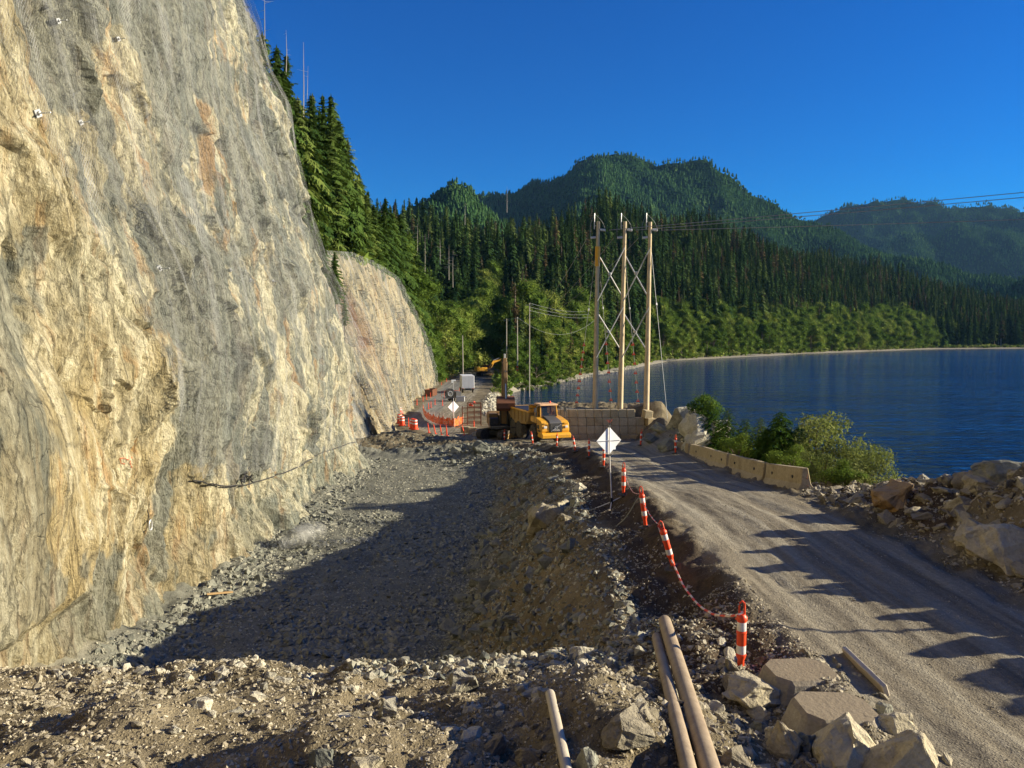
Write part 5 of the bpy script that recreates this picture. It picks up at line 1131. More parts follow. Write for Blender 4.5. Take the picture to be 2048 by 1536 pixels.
def place_post(o, px, py, top=None, Y=None, label='', grp='tube posts', sc=1.0):
    g = G(px, py) if Y is None else P(px, py, Y)
    if Y is not None: g.z = min(g.z, H(g.x, g.y) + 0.02) if abs(g.z - H(g.x, g.y)) < 0.6 else H(g.x, g.y)
    o.location = g; o.scale = (sc, sc, sc)
    if top: o.rotation_euler = (top[1], top[0], random.uniform(-.4, .4))
    tag(o, label, 'tube post', grp); return g
POSTS = [
 (1481, 1352, 10.2, (0.0, 0.02), 'nearest striped tube post, tape tied to its loop, behind the tan boulder'),
 (1348, 1132, 15.3, (-0.30, 0.05), 'striped tube post leaning hard left with tape hanging from its foot'),
 (1292, 1047, 18.6, (-0.13, 0.02), 'leaning tube post wrapped with wire and tape, third from the near one'),
 (1247, 978, 24.0, (0.0, 0), 'upright tube post just right of the diamond sign stand'),
 (1207, 936, None, (0.02, 0), 'tube post half hidden below the diamond sign'),
 (1178, 916, None, (0.0, 0), 'tube post left of the diamond sign at the road edge'),
 (1151, 905, None, (-0.18, 0), 'left leaning tube post, second left of the diamond sign'),
 (1113, 897, None, (0.05, 0), 'tube post in front of the dump truck bumper'),
 (1066, 889, None, (-0.15, 0), 'leaning tube post in front of the dump truck front wheel'),
 (1009, 882, None, (0.0, 0), 'shaded tube post in front of the large excavator tracks'),
 (1281, 892, None, (0.06, 0), 'tube post on the lake side near the end of the block wall'),
 (1351, 908, None, (0.0, 0), 'tube post with pale bands beside the first far barrier'),
]
POS = []
for i, (px, py, Y, ln, lb) in enumerate(POSTS):
    o = proto_post if i == 0 else copy_tree(proto_post)
    g = place_post(o, px, py, ln, Y, lb, 'striped tube posts along the road'); POS.append(o)
fpm = far_post_mesh()
FP = [(858, 866), (871, 868), (883, 870), (894, 872), (929, 870), (948, 860), (817, 853), (834, 810), (846, 803), (853, 799), (861, 795), (867, 785), (883, 770), (893, 763), (904, 756), (922, 741), (930, 738), (937, 735), (885, 811), (857, 818), (862, 815), (870, 809)]
FL = ['first of the five leaning tube posts before the work yard', 'second of the five leaning tube posts before the work yard', 'third of the five leaning tube posts before the work yard', 'fourth of the five leaning tube posts before the work yard', 'lone tube post in front of the brown block row', 'tube post at the foot of the rusty steel frame', 'tube post left of the netting beside the orange drums', 'tube post on the paved road edge next to the fallen orange drum', 'thin tube post on the far road edge below the steel box', 'tube post just beyond the pair at the paved bend', 'tube post level with the white truck shadow', 'tube post by the long shadow crossing the far road', 'tube post at the foot of the rusty steel box', 'tube post beyond the rusty steel box', 'tube post where the far road straightens', 'tube post by the lone far utility pole', 'second post past the lone utility pole', 'last post before the road crest', 'tube post between the paved road and the hose trailer', 'end post of the orange netting at the yard corner', 'pale topped post at the netting corner', 'third post at the netting corner by the yard']
for i, ((px, py), lb) in enumerate(zip(FP, FL)):
    o = obj('tube_post', fpm); g = G(px, py, 60); o.location = g
    if i < 5: o.rotation_euler = (0, [-.12, -.2, -.14, -.08, -.25][i], 0)
    tag(o, lb, 'tube post', 'small tube posts along the far road')
# tape and wire slung between the posts
def sling(pts, r, mat, name, label, cat, flat=0.5, group=None):
    b = MB(); b.tube(pts, r, 5); o = b.build(name, mat, None, 0, True); tag(o, label, cat, group); return o
def at_post(i, z): return POS[i].matrix_basis @ Vector((0, 0, z))
for i in range(len(POS)): POS[i].matrix_basis
def cat_pts(a, b, sag, n=12, wob=0.0):
    return [a.lerp(b, t) - Vector((0, 0, sag * 4 * t * (1 - t))) + Vector((random.uniform(-1, 1), random.uniform(-1, 1), random.uniform(-1, 1))) * wob for t in [k / n for k in range(n + 1)]]
A0 = at_post(0, 0.88); A1l = at_post(1, 0.22); A1h = at_post(1, 0.95); A2h = at_post(2, 0.9); A2m = at_post(2, 0.7); A3h = at_post(3, 0.8)
pts = cat_pts(A0, A1l, 0.42, 16, 0.006); sling(pts, 0.019, M_TAPE, 'barrier_tape', 'red and white tape sagging from the near tube post to the leaning one', 'tape')
sling(cat_pts(A1l + Vector((-.03, 0, .02)), A1h + Vector((-.07, 0, 0)), 0.02, 6, 0.006), 0.013, M_TAPE, 'barrier_tape', 'tape running up the side of the hard leaning tube post', 'tape')
sling(cat_pts(A1h, A2m, 0.10, 10, 0.006), 0.012, M_TAPE, 'barrier_tape', 'tape slung between the hard leaning post and the wire wrapped one', 'tape')
sling(cat_pts(A2h, A3h, 0.28, 10, 0.006), 0.010, M_TAPE, 'barrier_tape', 'thin tape slung from the wire wrapped post to the upright one', 'tape')
q = G(1232, 1056); sling(cat_pts(A2h, q + Vector((0, 0, .03)), 0.10, 10, 0.012), 0.014, M_WIRE, 'twisted_wire', 'pale twisted wire hanging from the third post down the rubble', 'wire')
b = MB()
for k in range(7): b.tube([A0 + Vector((random.uniform(-.03, .02), random.uniform(-.03, .03), random.uniform(-.03, .03))), A0 + Vector((random.uniform(-.09, -.03), random.uniform(-.03, .03), random.uniform(-.10, .01)))], 0.010, 4)
tag(b.build('tape_knot', M_TAPE, None), 'crumpled knot of red tape tied round the near post loop', 'tape')

# diamond sign seen from behind
s0 = P(1222, 972, 24.0); s0.z = H(s0.x, s0.y); sg = empty('roadwork_sign', s0, 0.42, 'folding diamond road sign seen from behind on a tripod stand', 'road sign')
c = P(1217, 881, 24.0) - s0; R_ = 0.45
pn = MB(); pn.prism([(c.x, c.z + R_), (c.x - R_, c.z), (c.x, c.z - R_), (c.x + .16, c.z - .29), (c.x + .25, c.z - .29), (c.x + .25, c.z - .20), (c.x + R_, c.z)], 0.0, 0.010, 'xz'); pn.build('panel', M_SIGNBACK, sg)
b = MB(); b.tube([(c.x, -0.03, c.z - R_ + .02), (c.x, -0.03, c.z + R_)], 0.018, 6); b.build('upright_rib', M_WHITE, sg)
b = MB(); b.tube([(c.x - R_ + .03, -0.02, c.z), (c.x + R_ - .03, -0.02, c.z)], 0.010, 5); b.build('cross_rib', M_STEEL, sg)
b = MB(); b.box((c.x, -.03, c.z + R_ + .02), (.10, .05, .07)); b.tube([(c.x, -.03, c.z + R_), (c.x + .01, -.03, c.z + R_ + .2)], .014, 6); b.build('flag_holder', M_DARK, sg)
for dx in (-.09, .0, .1):
    b = MB(); b.tube([(c.x, -.03, c.z + R_ + .12), (c.x + dx, -.03, c.z + R_ + .22)], .008, 5); b.build('prong', M_REDP, sg)
b = MB(); b.tube([(c.x + .01, -.03, c.z - R_), (0.0, -.03, 0.34)], 0.020, 8); b.build('mast', M_WHITE, sg)
b = MB(); b.box((0, -.03, .25), (.08, .06, .2)); b.box((c.x + .01, -.03, c.z - R_), (.14, .05, .05)); b.build('bracket', M_DARK, sg)
for dx, dy in ((-.36, -.5), (.38, -.2), (-.42, .3), (.30, .45)):
    b = MB(); b.tube([(0, -.03, .22), (dx * .95, dy, H(s0.x + dx, s0.y + dy) - s0.z + .02)], 0.016, 6); b.build('leg', M_WHITE, sg)

# road barriers
def barrier_mesh(L):
    prof = [(-.30, 0), (.30, 0), (.30, .08), (.16, .26), (.09, .69), (-.09, .69), (-.16, .26), (-.30, .08)]
    b = MB(); b.prism(prof, -L / 2, L / 2, 'yz')
    o = b.build('road_barrier', M_CONC, None, 0.02); bm = bmesh.new(); bm.from_mesh(o.data)
    bmesh.ops.bisect_plane(bm, geom=bm.verts[:] + bm.edges[:] + bm.faces[:], plane_co=(L * .1, 0, 0), plane_no=(1, 0, 0)); bmesh.ops.bisect_plane(bm, geom=bm.verts[:] + bm.edges[:] + bm.faces[:], plane_co=(-L * .22, 0, 0), plane_no=(1, 0, 0))
    for v in bm.verts: v.co += Vector((random.uniform(-.012, .012), random.uniform(-.008, .008), random.uniform(-.014, .006)))
    bm.to_mesh(o.data); bm.free(); return o
BAR = [((9.35, 24.1), (9.45, 27.9), 'nearest barrier of the row, its pale end face catching the sun'), ((9.42, 28.1), (9.62, 33.4), 'long barrier with a cracked corner, second from the near end'), ((9.60, 33.6), (9.70, 37.2), 'middle barrier of the row with a dark gap at its near end'), ((9.75, 37.4), (9.70, 41.0), 'fourth barrier, tilted and sunk, before the pale boulder'), ((9.65, 41.2), (9.42, 44.8), 'farthest weathered barrier of the row beside the banded post')]
for i, (a, b_, lb) in enumerate(BAR):
    za, zb_ = H(*a) - EYE, H(*b_) - EYE; za = float(rz(a[1])) - .08; zb_ = float(rz(b_[1])) - .08
    A = Vector((a[0], a[1], za + EYE)); B = Vector((b_[0], b_[1], zb_ + EYE)); L = (B - A).length
    o = barrier_mesh(L - 0.04); o.location = (A + B) / 2; d = B - A
    o.rotation_euler = (random.uniform(-.03, .03), -math.asin(d.z / L), math.atan2(d.y, d.x)); o.scale = (1, 1, 1.18)
    for hx in ((-.28, .28) if i < 3 else (0.1,)):
        h_ = MB(); h_.lathe([(0.045, 0), (0.045, 0.04)], (hx * L, 0, .5), 'y', 8); ho = h_.build('lifting_hole', M_DARK, o); ho.location = (0, 0.125, -0.08)
    if i == 0:
        h_ = MB(); h_.tube([(-L / 2 - .02, 0, .42), (-L / 2 - .12, 0, .40), (-L / 2 - .12, 0, .52)], .014, 5); h_.tube([(-L / 2 - .02, -.02, .22), (-L / 2 - .10, -.02, .20)], .014, 5); h_.build('end_hook', M_RUST, o)
    tag(o, lb, 'road barrier', 'concrete barriers on the lake side of the road')

# block wall below the power poles
wall = empty('retaining_wall', (3.9, 69.5, EYE - 9.62), 0, 'retaining wall of stacked tan concrete blocks below the power poles', 'retaining wall')
bm_ = [MB().box((0, 0, 0), (.735, .74, .735)).build('concrete_block', M_CONC, wall, 0.035).data for _ in range(1)]
for o in list(wall.children): bpy.data.objects.remove(o)
rowx = [(-1.2, 9.6), (-.9, 8.9), (-1.3, 8.2), (-1.0, 7.6)]
for r0, (a, z1) in enumerate(rowx):
    x = a + (0.37 if r0 % 2 else 0)
    while x < z1:
        o = obj('concrete_block', bm_[0], wall); o.location = (x, random.uniform(-.03, .03) + 0.05 * r0, .37 + .745 * r0); o.rotation_euler = (0, 0, random.uniform(-.015, .015)); x += .752
for k_, (x, z_, rz__) in enumerate([(8.6, 1.86, .3), (9.4, 1.1, .5), (8.35, 2.55, .25)]):
    o = obj('concrete_block', bm_[0], wall); o.location = (x, -.25, z_); o.rotation_euler = (.1, .06 * k_, rz__); o.scale = (1.05, 1, .98)
# concrete blocks half buried at the near road edge
def foot_block(px, py, w, l, h_, yaw, lb, tilt=(0, 0)):
    g = G(px, py); b = MB(); c_ = .2
    b.prism([(-w / 2 + c_, -l / 2), (w / 2 - c_, -l / 2), (w / 2, -l / 2 + c_), (w / 2, l / 2 - c_), (w / 2 - c_, l / 2), (-w / 2 + c_, l / 2), (-w / 2, l / 2 - c_), (-w / 2, -l / 2 + c_)], -h_ / 2, h_ / 2, 'xy')
    o = b.build('concrete_block', M_CONC2, None, .05); bmx = bmesh.new(); bmx.from_mesh(o.data)
    for v in bmx.verts:
        if v.co.z > 0: v.co.x *= .82; v.co.y *= .84
    bmx.to_mesh(o.data); bmx.free()
    o.location = (g.x, g.y, g.z - h_ * .12); o.rotation_euler = (tilt[0], tilt[1], yaw); tag(o, lb, 'concrete block')
foot_block(1600, 1362, 1.10, .80, .40, .12, 'half buried concrete block with chamfered corners beside the near tube post', (.05, .03))
foot_block(1668, 1440, 1.10, .85, .42, .05, 'second half buried concrete block, nearer the viewer, with gravel on top', (.04, .05))
for (a, b_, lb) in (((1690, 1312), (1772, 1392), 'long pale timber edging laid along the near road edge'),):
    A = G(*a); B = G(*b_); b = MB(); d = (B - A); b.box((0, 0, 0), (d.length, .07, .16)); o = b.build('timber_edging', M_PIPE2, None, .01); o.location = (A + B) / 2 + Vector((0, 0, .05)); o.rotation_euler = (0.3, -math.asin(d.z / d.length), math.atan2(d.y, d.x)); tag(o, lb, 'timber')

# pipes lying in front
def pipe(pa, pb, r, mat, lb, ext=1.6, name='steel_pipe', up=0.0):
    A = G(*pa); B = G(*pb); d = (B - A); d.normalize(); B2 = B + d * ext
    lift = 0.0; ga = H(A.x, A.y) + r + up; gb = H(B2.x, B2.y) + r
    A.z = ga; B2.z = gb
    for k in range(1, 12):
        q = A.lerp(B2, k / 12); lift = max(lift, H(q.x, q.y) + r * 0.5 - q.z)
    A.z += lift; B2.z += lift
    b = MB(); n = 20; u = (B2 - A).normalized()
    b.tube([A, A.lerp(B2, .01), A.lerp(B2, .98), B2], [r * .96, r, r, r], n, cap=False); b.tube([A + u * .004, B2], r * .8, n, cap=False)
    o = b.build(name, mat, None, 0, True); b = MB(); b.tube([A + u * .05, A + u * .06], r * .8, n); b.build('pipe_bore', M_DARK, o)
    tag(o, lb, 'pipe'); return o
pipe((1329, 1268), (1404, 1515), .098, M_PIPE, 'thicker rusty steel pipe lying down the rubble slope in front')
pipe((1313, 1305), (1366, 1515), .074, M_PIPE, 'thinner rusty pipe lying against the left of the thicker one')
pipe((1100, 1420), (1128, 1528), .052, M_PIPE2, 'thin pale pipe end sticking up at the lower picture edge', 0.8, up=.12)

# ------------------------------------------------------------------ power poles
def pole(parent, base, top, r0, r1, mat, name='pole', n=12):
    b = MB(); k = 9; b.tube([base.lerp(top, i / k) for i in range(k + 1)], [r0 + (r1 - r0) * i / k for i in range(k + 1)], n); return b.build(name, mat, parent, 0, True)
hf = empty('power_pole_structure', (0, 0, 0), 0, 'three tall wooden power poles tied by crossed steel braces', 'power poles')
PB = [(1190, 822, 71.5), (1240, 822, 71.5), (1292, 838, 70.0)]; PT = [(1196.5, 443, 71.5), (1250, 443, 71.5), (1300.5, 444, 70.0)]
BASE = [P(*q) - Vector((0, 0, .6)) for q in PB]; TOP = [P(*q) for q in PT]
hf.location = BASE[1]; off_ = BASE[1]
for a, b_ in zip(BASE, TOP): pole(hf, a - off_, b_ - off_, .27, .15, M_WOODP)
def on_pole(i, py): 
    t = (PB[i][1] - py) / (PB[i][1] - PT[i][1]); return P(*PB[i]).lerp(P(*PT[i]), t)
def brace(i, ya, j, yb, dy):
    a = on_pole(i, ya) + Vector((0, dy, 0)); b_ = on_pole(j, yb) + Vector((0, dy, 0)); m_ = MB(); m_.tube([a - off_, b_ - off_], .055, 6); m_.build('brace', M_STEEL, hf)
for i in (0, 1):
    brace(i + 1, 495, i, 601, -.34); brace(i, 504, i + 1, 592, .34); brace(i + 1, 613, i, 714, -.34); brace(i, 620, i + 1, 700, .34)
for (x, y) in ((1219, 548), (1272, 546), (1216, 663), (1270, 663)):
    g = P(x, y, 71) - off_; m_ = MB(); m_.box(g, (.22, .75, .22)); m_.build('brace_clamp', M_STEEL, hf, .02)
m_ = MB(); g = on_pole(0, 512) - off_; m_.lathe([(.235, -.9), (.235, .9)], g, 'z', 12); m_.build('warning_band', M_YEL, hf)
for i in range(3):
    t = on_pole(i, 443) - off_; m_ = MB(); m_.tube([t + Vector((-.35, 0, -.7)), t + Vector((-.35, 0, .75))], .05, 6); m_.tube([t + Vector((-.35, 0, -.4)), t + Vector((0, 0, -.4))], .03, 5); m_.build('top_rod', M_STEEL, hf)
    for sx, dy_ in ((1, 459), (-1, 474)):
        c_ = on_pole(i, dy_) - off_; a = c_ + Vector((sx * .2, 0, 0)); b_ = c_ + Vector((sx * .68, 0, -.06))
        m_ = MB(); n_ = 7; m_.tube([a.lerp(b_, k / (2 * n_)) for k in range(2 * n_ + 1)], [.13 if k % 2 else .06 for k in range(2 * n_ + 1)], 10); m_.build('insulator', M_INSUL, hf, 0, True)
        tp = t + Vector((-.35, 0, .7)); m_ = MB(); m_.tube([tp.lerp(b_, k / 8) + Vector((sx * .18 * math.sin(math.pi * k / 8), 0, .05 * math.sin(math.pi * k / 8))) for k in range(9)], .013, 5); m_.build('jumper_wire', M_WIRE, hf)
# conductors to the right
def wire(pts, r, label, mat=None, n=5):
    b = MB(); b.tube(pts, r, n); return tag(b.build('power_line', mat or M_WIRE, None, 0, True), label, 'power line')
def span(a, b_, sag, n=24): return [a.lerp(b_, k / n) - Vector((0, 0, sag * 4 * (k / n) * (1 - k / n))) for k in range(n + 1)]
for i, (ye, lb) in enumerate([(378, 'upper wire rising from the poles to the top right'), (388, 'middle wire rising from the poles just under the upper one'), (432, 'lowest wire running right from the poles over the lake')]):
    a = on_pole(i if i < 2 else 2, 460) + Vector((1.0, 0, 0)); e = P(2048, ye, 55); e2 = a + (e - a) * 2.6; wire(span(a, e2, .25), .028, lb)
for i, (qx, qy, Yq, lb) in enumerate([(1058, 622, 190, 'wire from the left power pole to the far utility pole'), (1060, 628, 190, 'wire from the middle power pole down to the far utility pole'), (1062, 634, 190, 'wire from the right power pole down to the far utility pole')]):
    wire(span(on_pole(i, 475) + Vector((-1.0, 0, 0)), P(qx, qy, Yq), 2.0), .02, lb)
# guy wires, three of them hung with red pennants
def guy(a, b_, flags, lb):
    e = empty('guy_wire', b_, 0, lb, 'guy wire'); m_ = MB(); m_.tube([Vector((0, 0, 0)), a - b_], .022, 5); m_.build('strand', M_WIRE, e)
    c_ = (a - b_) * .68; m_ = MB(); m_.tube([c_, c_ * 1.02], .06, 6); m_.build('strain_insulator', M_INSUL, e)
    for k in range(flags):
        t = .015 + .44 * k / max(flags - 1, 1); p_ = (a - b_) * t; m_ = MB(); s_ = .24
        m_.add([p_ + Vector((0, 0, s_)), p_ + Vector((-s_ * .75, .02, -s_ * .5)), p_ + Vector((s_ * .75, -.02, -s_ * .5)), p_ + Vector((0, .06, -s_ * .2))], [(0, 1, 2), (0, 3, 1), (0, 2, 3), (1, 3, 2)]); m_.build('red_pennant', M_ORANGE, e)
guy(P(1190, 520, 71), P(1151, 822, 75), 10, 'guy wire with red pennants left of the left power pole')
guy(P(1197, 515, 71), P(1224, 822, 75), 8, 'guy wire with red pennants between the left and middle power poles')
guy(P(1250, 515, 71), P(1278, 824, 75), 8, 'guy wire with red pennants between the middle and right power poles')
guy(P(1303, 505, 70), P(1335, 838, 68), 0, 'plain guy wire running down right of the right power pole')
# far utility poles
def upole(px, y0, y1, Y, r, lb, arm=True, band=False):
    a = P(px[0], y0, Y); a.z = min(a.z, H(a.x, a.y)); t = P(px[1], y1, Y); e = empty('utility_pole', a, 0, lb, 'utility pole'); pole(e, Vector((0, 0, -.5)), t - a, r, r * .7, M_SNAG if Y > 120 else M_WOODP)
    if arm: m_ = MB(); m_.box((0, 0, (t - a).z - .5), (2.2, .12, .12)); m_.build('crossarm', M_SNAG, e)
    if band:
        for k in range(5): m_ = MB(); m_.lathe([(r * 1.6, .3 + k * .9), (r * 1.6, .8 + k * .9)], n=8); m_.build('red_marker_band', M_ORANGE, e)
    return e, t
upole((926, 925), 733, 671, 215, .17, 'lone slim utility pole left of the far road', False)
e_, t1 = upole((1013, 1013), 716, 637, 235, .2, 'left one of the pair of far utility poles beside the road', True)
e_, t2 = upole((1035, 1034.5), 718, 634, 225, .2, 'right one of the pair of far utility poles, red markers at its foot', True, True)
e_, t3 = upole((1059, 1059), 660, 606, 190, .16, 'far utility pole with three wires standing against the dark forest', True)
wire(span(t1, t2, .4), .03, 'short wire linking the pair of far utility poles')
wire(span(t2, P(1190, 640, 260), 5), .03, 'sagging wire right of the pair of far utility poles')
for k in range(3): wire(span(t3 + Vector((0, 0, -k * .9)), P(1172 + 6 * k, 622 + 6 * k, 330), 1.0), .03, ['top', 'middle', 'bottom'][k] + ' wire running right from the far three wire pole')

# ------------------------------------------------------------------ articulated dump truck
def wheel(parent, c, r, w, rimm, name='wheel', treads=22):
    e = MB(); s_ = 1 if c[1] > 0 else -1
    e.lathe([(r * .55, -w / 2), (r * .93, -w / 2), (r, -w * .36), (r, w * .36), (r * .93, w / 2), (r * .55, w / 2)], (0, 0, 0), 'y', 28)
    for k in range(treads):
        a = 6.283 * k / treads
        for sd in (-1, 1): e.box((math.cos(a + sd * .06) * r, sd * w * .25, math.sin(a + sd * .06) * r), (.07, w * .42, .06), (0, -a + math.pi / 2, sd * .25))
    o = e.build('tyre' if parent is None else name, M_RUBBER, parent); o.location = c
    b = MB(); b.lathe([(r * .56, w * .30 * s_), (r * .50, w * .20 * s_), (r * .30, w * .12 * s_), (r * .28, w * .34 * s_), (r * .12, w * .40 * s_), (.01, w * .40 * s_)], (0, 0, 0), 'y', 20); b.build('rim', rimm, o, 0, True)
    return o
g = G(1104, 884); g.z = H(g.x, g.y)
g = Vector((3.6, 62.8, 0)); g.z = float(rz(64.5)) + EYE
tk = empty('dump_truck', g, math.radians(-90 + 20), 'yellow articulated dump truck facing the viewer on the work area', 'dump truck')
tk.scale = (.84, .9, .92)
# local: x forward, origin under the front bumper
for x in (-2.3, -6.35, -8.05):
    for s_ in (1, -1): wheel(tk, (x, s_ * 1.13, .84), .84, .62, M_YELD)
b = MB(); b.box((-5.0, 0, 1.05), (8.4, .9, .5)); b.box((-2.3, 0, .9), (.4, 2.0, .4)); b.box((-6.35, 0, .9), (.4, 2.0, .4)); b.box((-8.05, 0, .9), (.4, 2.0, .4)); b.build('chassis', M_DARK, tk, .03)
# bonnet: sloping nose
hood = [(-.05, 1.15), (.05, 1.35), (-.05, 2.0), (-.35, 2.18), (-1.9, 2.50), (-1.95, 1.2)]
b = MB(); b.prism([(x, z) for x, z in hood], -.62, .62, 'xz'); b.build('bonnet', M_GREYP, tk, .06)
for s_ in (1, -1):
    f_ = MB(); f_.prism([(-.12, 1.02), (.0, 1.3), (-.10, 1.92), (-.45, 2.12), (-1.9, 2.38), (-3.1, 2.40), (-3.1, 1.9), (-2.95, 1.9), (-2.7, 1.86), (-1.9, 1.86), (-1.45, 1.70), (-1.3, 1.05), (-1.0, .92)], s_ * .62, s_ * 1.36, 'xz'); f_.build('wing', M_YEL, tk, .05)
    v_ = MB(); v_.prism([(-.7, 1.35), (-1.25, 1.45), (-1.3, 1.7), (-.75, 1.78)], s_ * 1.362, s_ * 1.375, 'xz'); v_.build('side_vent', M_DARK, tk)
    v_ = MB(); v_.prism([(-.35, 1.15), (-1.1, 1.15), (-1.15, 1.3), (-.4, 1.32)], s_ * 1.362, s_ * 1.375, 'xz'); v_.build('side_vent', M_DARK, tk)
    l_ = MB(); l_.box((.035, s_ * 1.05, 1.62), (.12, .3, .2), (0, .12, 0)); lo = l_.build('headlight', M_LAMP, tk, .02)
    l_ = MB(); l_.box((-.02, s_ * 1.02, 1.95), (.1, .46, .16)); l_.build('brow', M_YEL, tk, .03)
b = MB(); b.prism([(.25, .62), (.32, .95), (.05, 1.12), (-1.0, .95), (-1.05, .7)], -1.42, 1.42, 'xz'); b.build('bumper', M_YEL, tk, .04)
b = MB(); b.box((.04, 0, 1.55), (.06, 1.16, .78), (0, .02, 0)); grl = b.build('grille', M_DARK, tk, .01)
for k in range(7): b = MB(); b.box((.08, 0, 1.24 + .1 * k), (.03, 1.1, .03)); b.build('slat', M_GREYP, grl)
b = MB(); b.tube([(.11, -.5, 1.24), (.11, .5, 1.86)], .028, 6); b.build('diagonal_bar', M_STEEL, grl)
b = MB(); b.ring((.12, 0, 1.55), .13, .02, 'x', 18, 6); b.tube([(.12, .09, 1.64), (.12, .17, 1.72)], .014, 5); b.build('ring_emblem', M_STEEL, grl)
tx = bpy.data.curves.new('maker_lettering', 'FONT'); tx.body = 'VOLVO'; tx.size = .20; tx.extrude = .008; tx.align_x = 'CENTER'
to = bpy.data.objects.new('lettering', tx); col.objects.link(to); to.parent = grl; to.location = (.135, 0, 1.27); to.rotation_euler = (math.pi / 2, 0, math.pi / 2); tx.materials.append(M_WHITE)
b = MB(); b.box((-2.45, .0, 2.20), (1.4, 1.6, .55)); b.build('cab_base', M_YEL, tk, .05)
CX0, CX1, CZ0, CZ1, CW = -1.72, -3.15, 2.40, 3.42, .84
cab = MB()
for s_ in (1, -1):
    cab.tube([(CX0, s_ * CW, CZ0), (CX0 - .22, s_ * CW * .94, CZ1)], .055, 4); cab.tube([(CX1, s_ * CW, CZ0), (CX1, s_ * CW * .94, CZ1)], .075, 4); cab.tube([(-2.5, s_ * CW, CZ0), (-2.55, s_ * CW * .94, CZ1)], .045, 4)
cab.box((CX1 - .03, 0, 2.9), (.08, 1.6, 1.0)); cab.build('cab_frame', M_YEL, tk)
b = MB(); b.prism([(CX0 + .12, CZ1 - .02), (CX0 - .1, CZ1 + .12), (CX1 - .15, CZ1 + .14), (CX1 - .2, CZ1)], -.92, .92, 'xz'); b.build('cab_roof', paint('faded_roof', (0.78, 0.48, 0.25), .6, 0, .4), tk, .04)
b = MB(); b.add([(CX0 + .01, -CW + .05, CZ0), (CX0 + .01, CW - .05, CZ0), (CX0 - .21, CW * .94 - .05, CZ1), (CX0 - .21, -CW * .94 + .05, CZ1)], [(0, 1, 2, 3)]); b.build('windscreen', M_GLASS, tk)
for s_ in (1, -1):
    b = MB(); b.add([(CX0 - .02, s_ * CW, CZ0), (CX1, s_ * CW, CZ0), (CX1, s_ * CW * .95, CZ1), (CX0 - .23, s_ * CW * .95, CZ1)], [(0, 1, 2, 3)]); b.build('side_window', M_GLASS, tk)
b = MB(); b.box((-2.6, 0, 2.55), (.5, .5, .2)); b.box((-2.85, 0, 2.9), (.12, .5, .6)); b.build('seat', M_DARK, tk, .04)
b = MB(); b.ring((-2.1, 0, 2.72), .2, .02, 'x', 14, 5); b.tube([(-1.9, 0, 2.5), (-2.08, 0, 2.72)], .025, 5); b.build('steering_wheel', M_DARK, tk)
b = MB(); b.tube([(-2.4, -.5, 3.5), (-2.4, -.5, 4.6)], .02, 5); b.build('antenna', M_DARK, tk)
b = MB(); b.lathe([(.07, 3.52), (.08, 3.6), (.06, 3.74), (.01, 3.77)], (-2.6, .45, 0), 'z', 10); b.build('beacon', M_ORANGE, tk)
for s_ in (1, -1):
    b = MB(); b.tube([(-1.75, s_ * .8, 3.45), (-1.45, s_ * 1.35, 3.4), (-1.4, s_ * 1.5, 2.5), (-1.6, s_ * 1.3, 2.35)], .022, 5); m1 = b.build('mirror_arm', M_DARK, tk); b = MB(); b.box((-1.42, s_ * 1.5, 3.05), (.08, .26, .42)); b.build('mirror', M_DARK, m1, .02)
    b = MB()
    for k in range(4): b.box((-1.35 - .06 * k, s_ * 1.42, .75 + .36 * k), (.5, .22, .04))
    b.tube([(-1.1, s_ * 1.52, .7), (-1.1, s_ * 1.52, 2.9)], .02, 5); b.tube([(-1.65, s_ * 1.52, 1.9), (-1.65, s_ * 1.52, 3.0)], .02, 5); b.build('steps', M_DARK, tk)
# body
bd = MB(); bd.prism([(-3.25, 3.15), (-3.55, 1.95), (-4.3, 1.5), (-7.6, 1.35), (-9.9, 2.35), (-9.7, 2.85), (-9.2, 2.75), (-3.6, 2.75)], -1.42, 1.42, 'xz'); body = bd.build('tipper_body', M_YELD, tk, .04)
b = MB(); b.prism([(-3.6, 2.1), (-9.2, 2.1), (-9.4, 2.80), (-3.5, 2.80)], -1.28, 1.28, 'xz'); b.build('load_bed', M_DARK, body)
b = MB(); b.box((-3.35, 0, 3.02), (.12, 2.84, .75), (0, -.25, 0)); b.box((-2.95, 0, 3.40), (.9, 2.5, .05)); b.build('headboard', M_YEL, body, .02)
for s_ in (1, -1):
    b = MB(); b.box((-6.4, s_ * 1.45, 2.72), (6.2, .12, .14)); b.build('top_rail', M_YEL, body, .02)
    for k in range(5): b = MB(); b.box((-4.2 - 1.1 * k, s_ * 1.455, 2.2), (.12, .08, .95), (0, 0, 0)); b.build('side_rib', M_YELD, body, .01)
b = MB(); b.tube([(-7.2, -1.9, .9), (-7.2, 1.9, .9)], .05, 6)
b.build('axle_beam', M_DARK, tk)
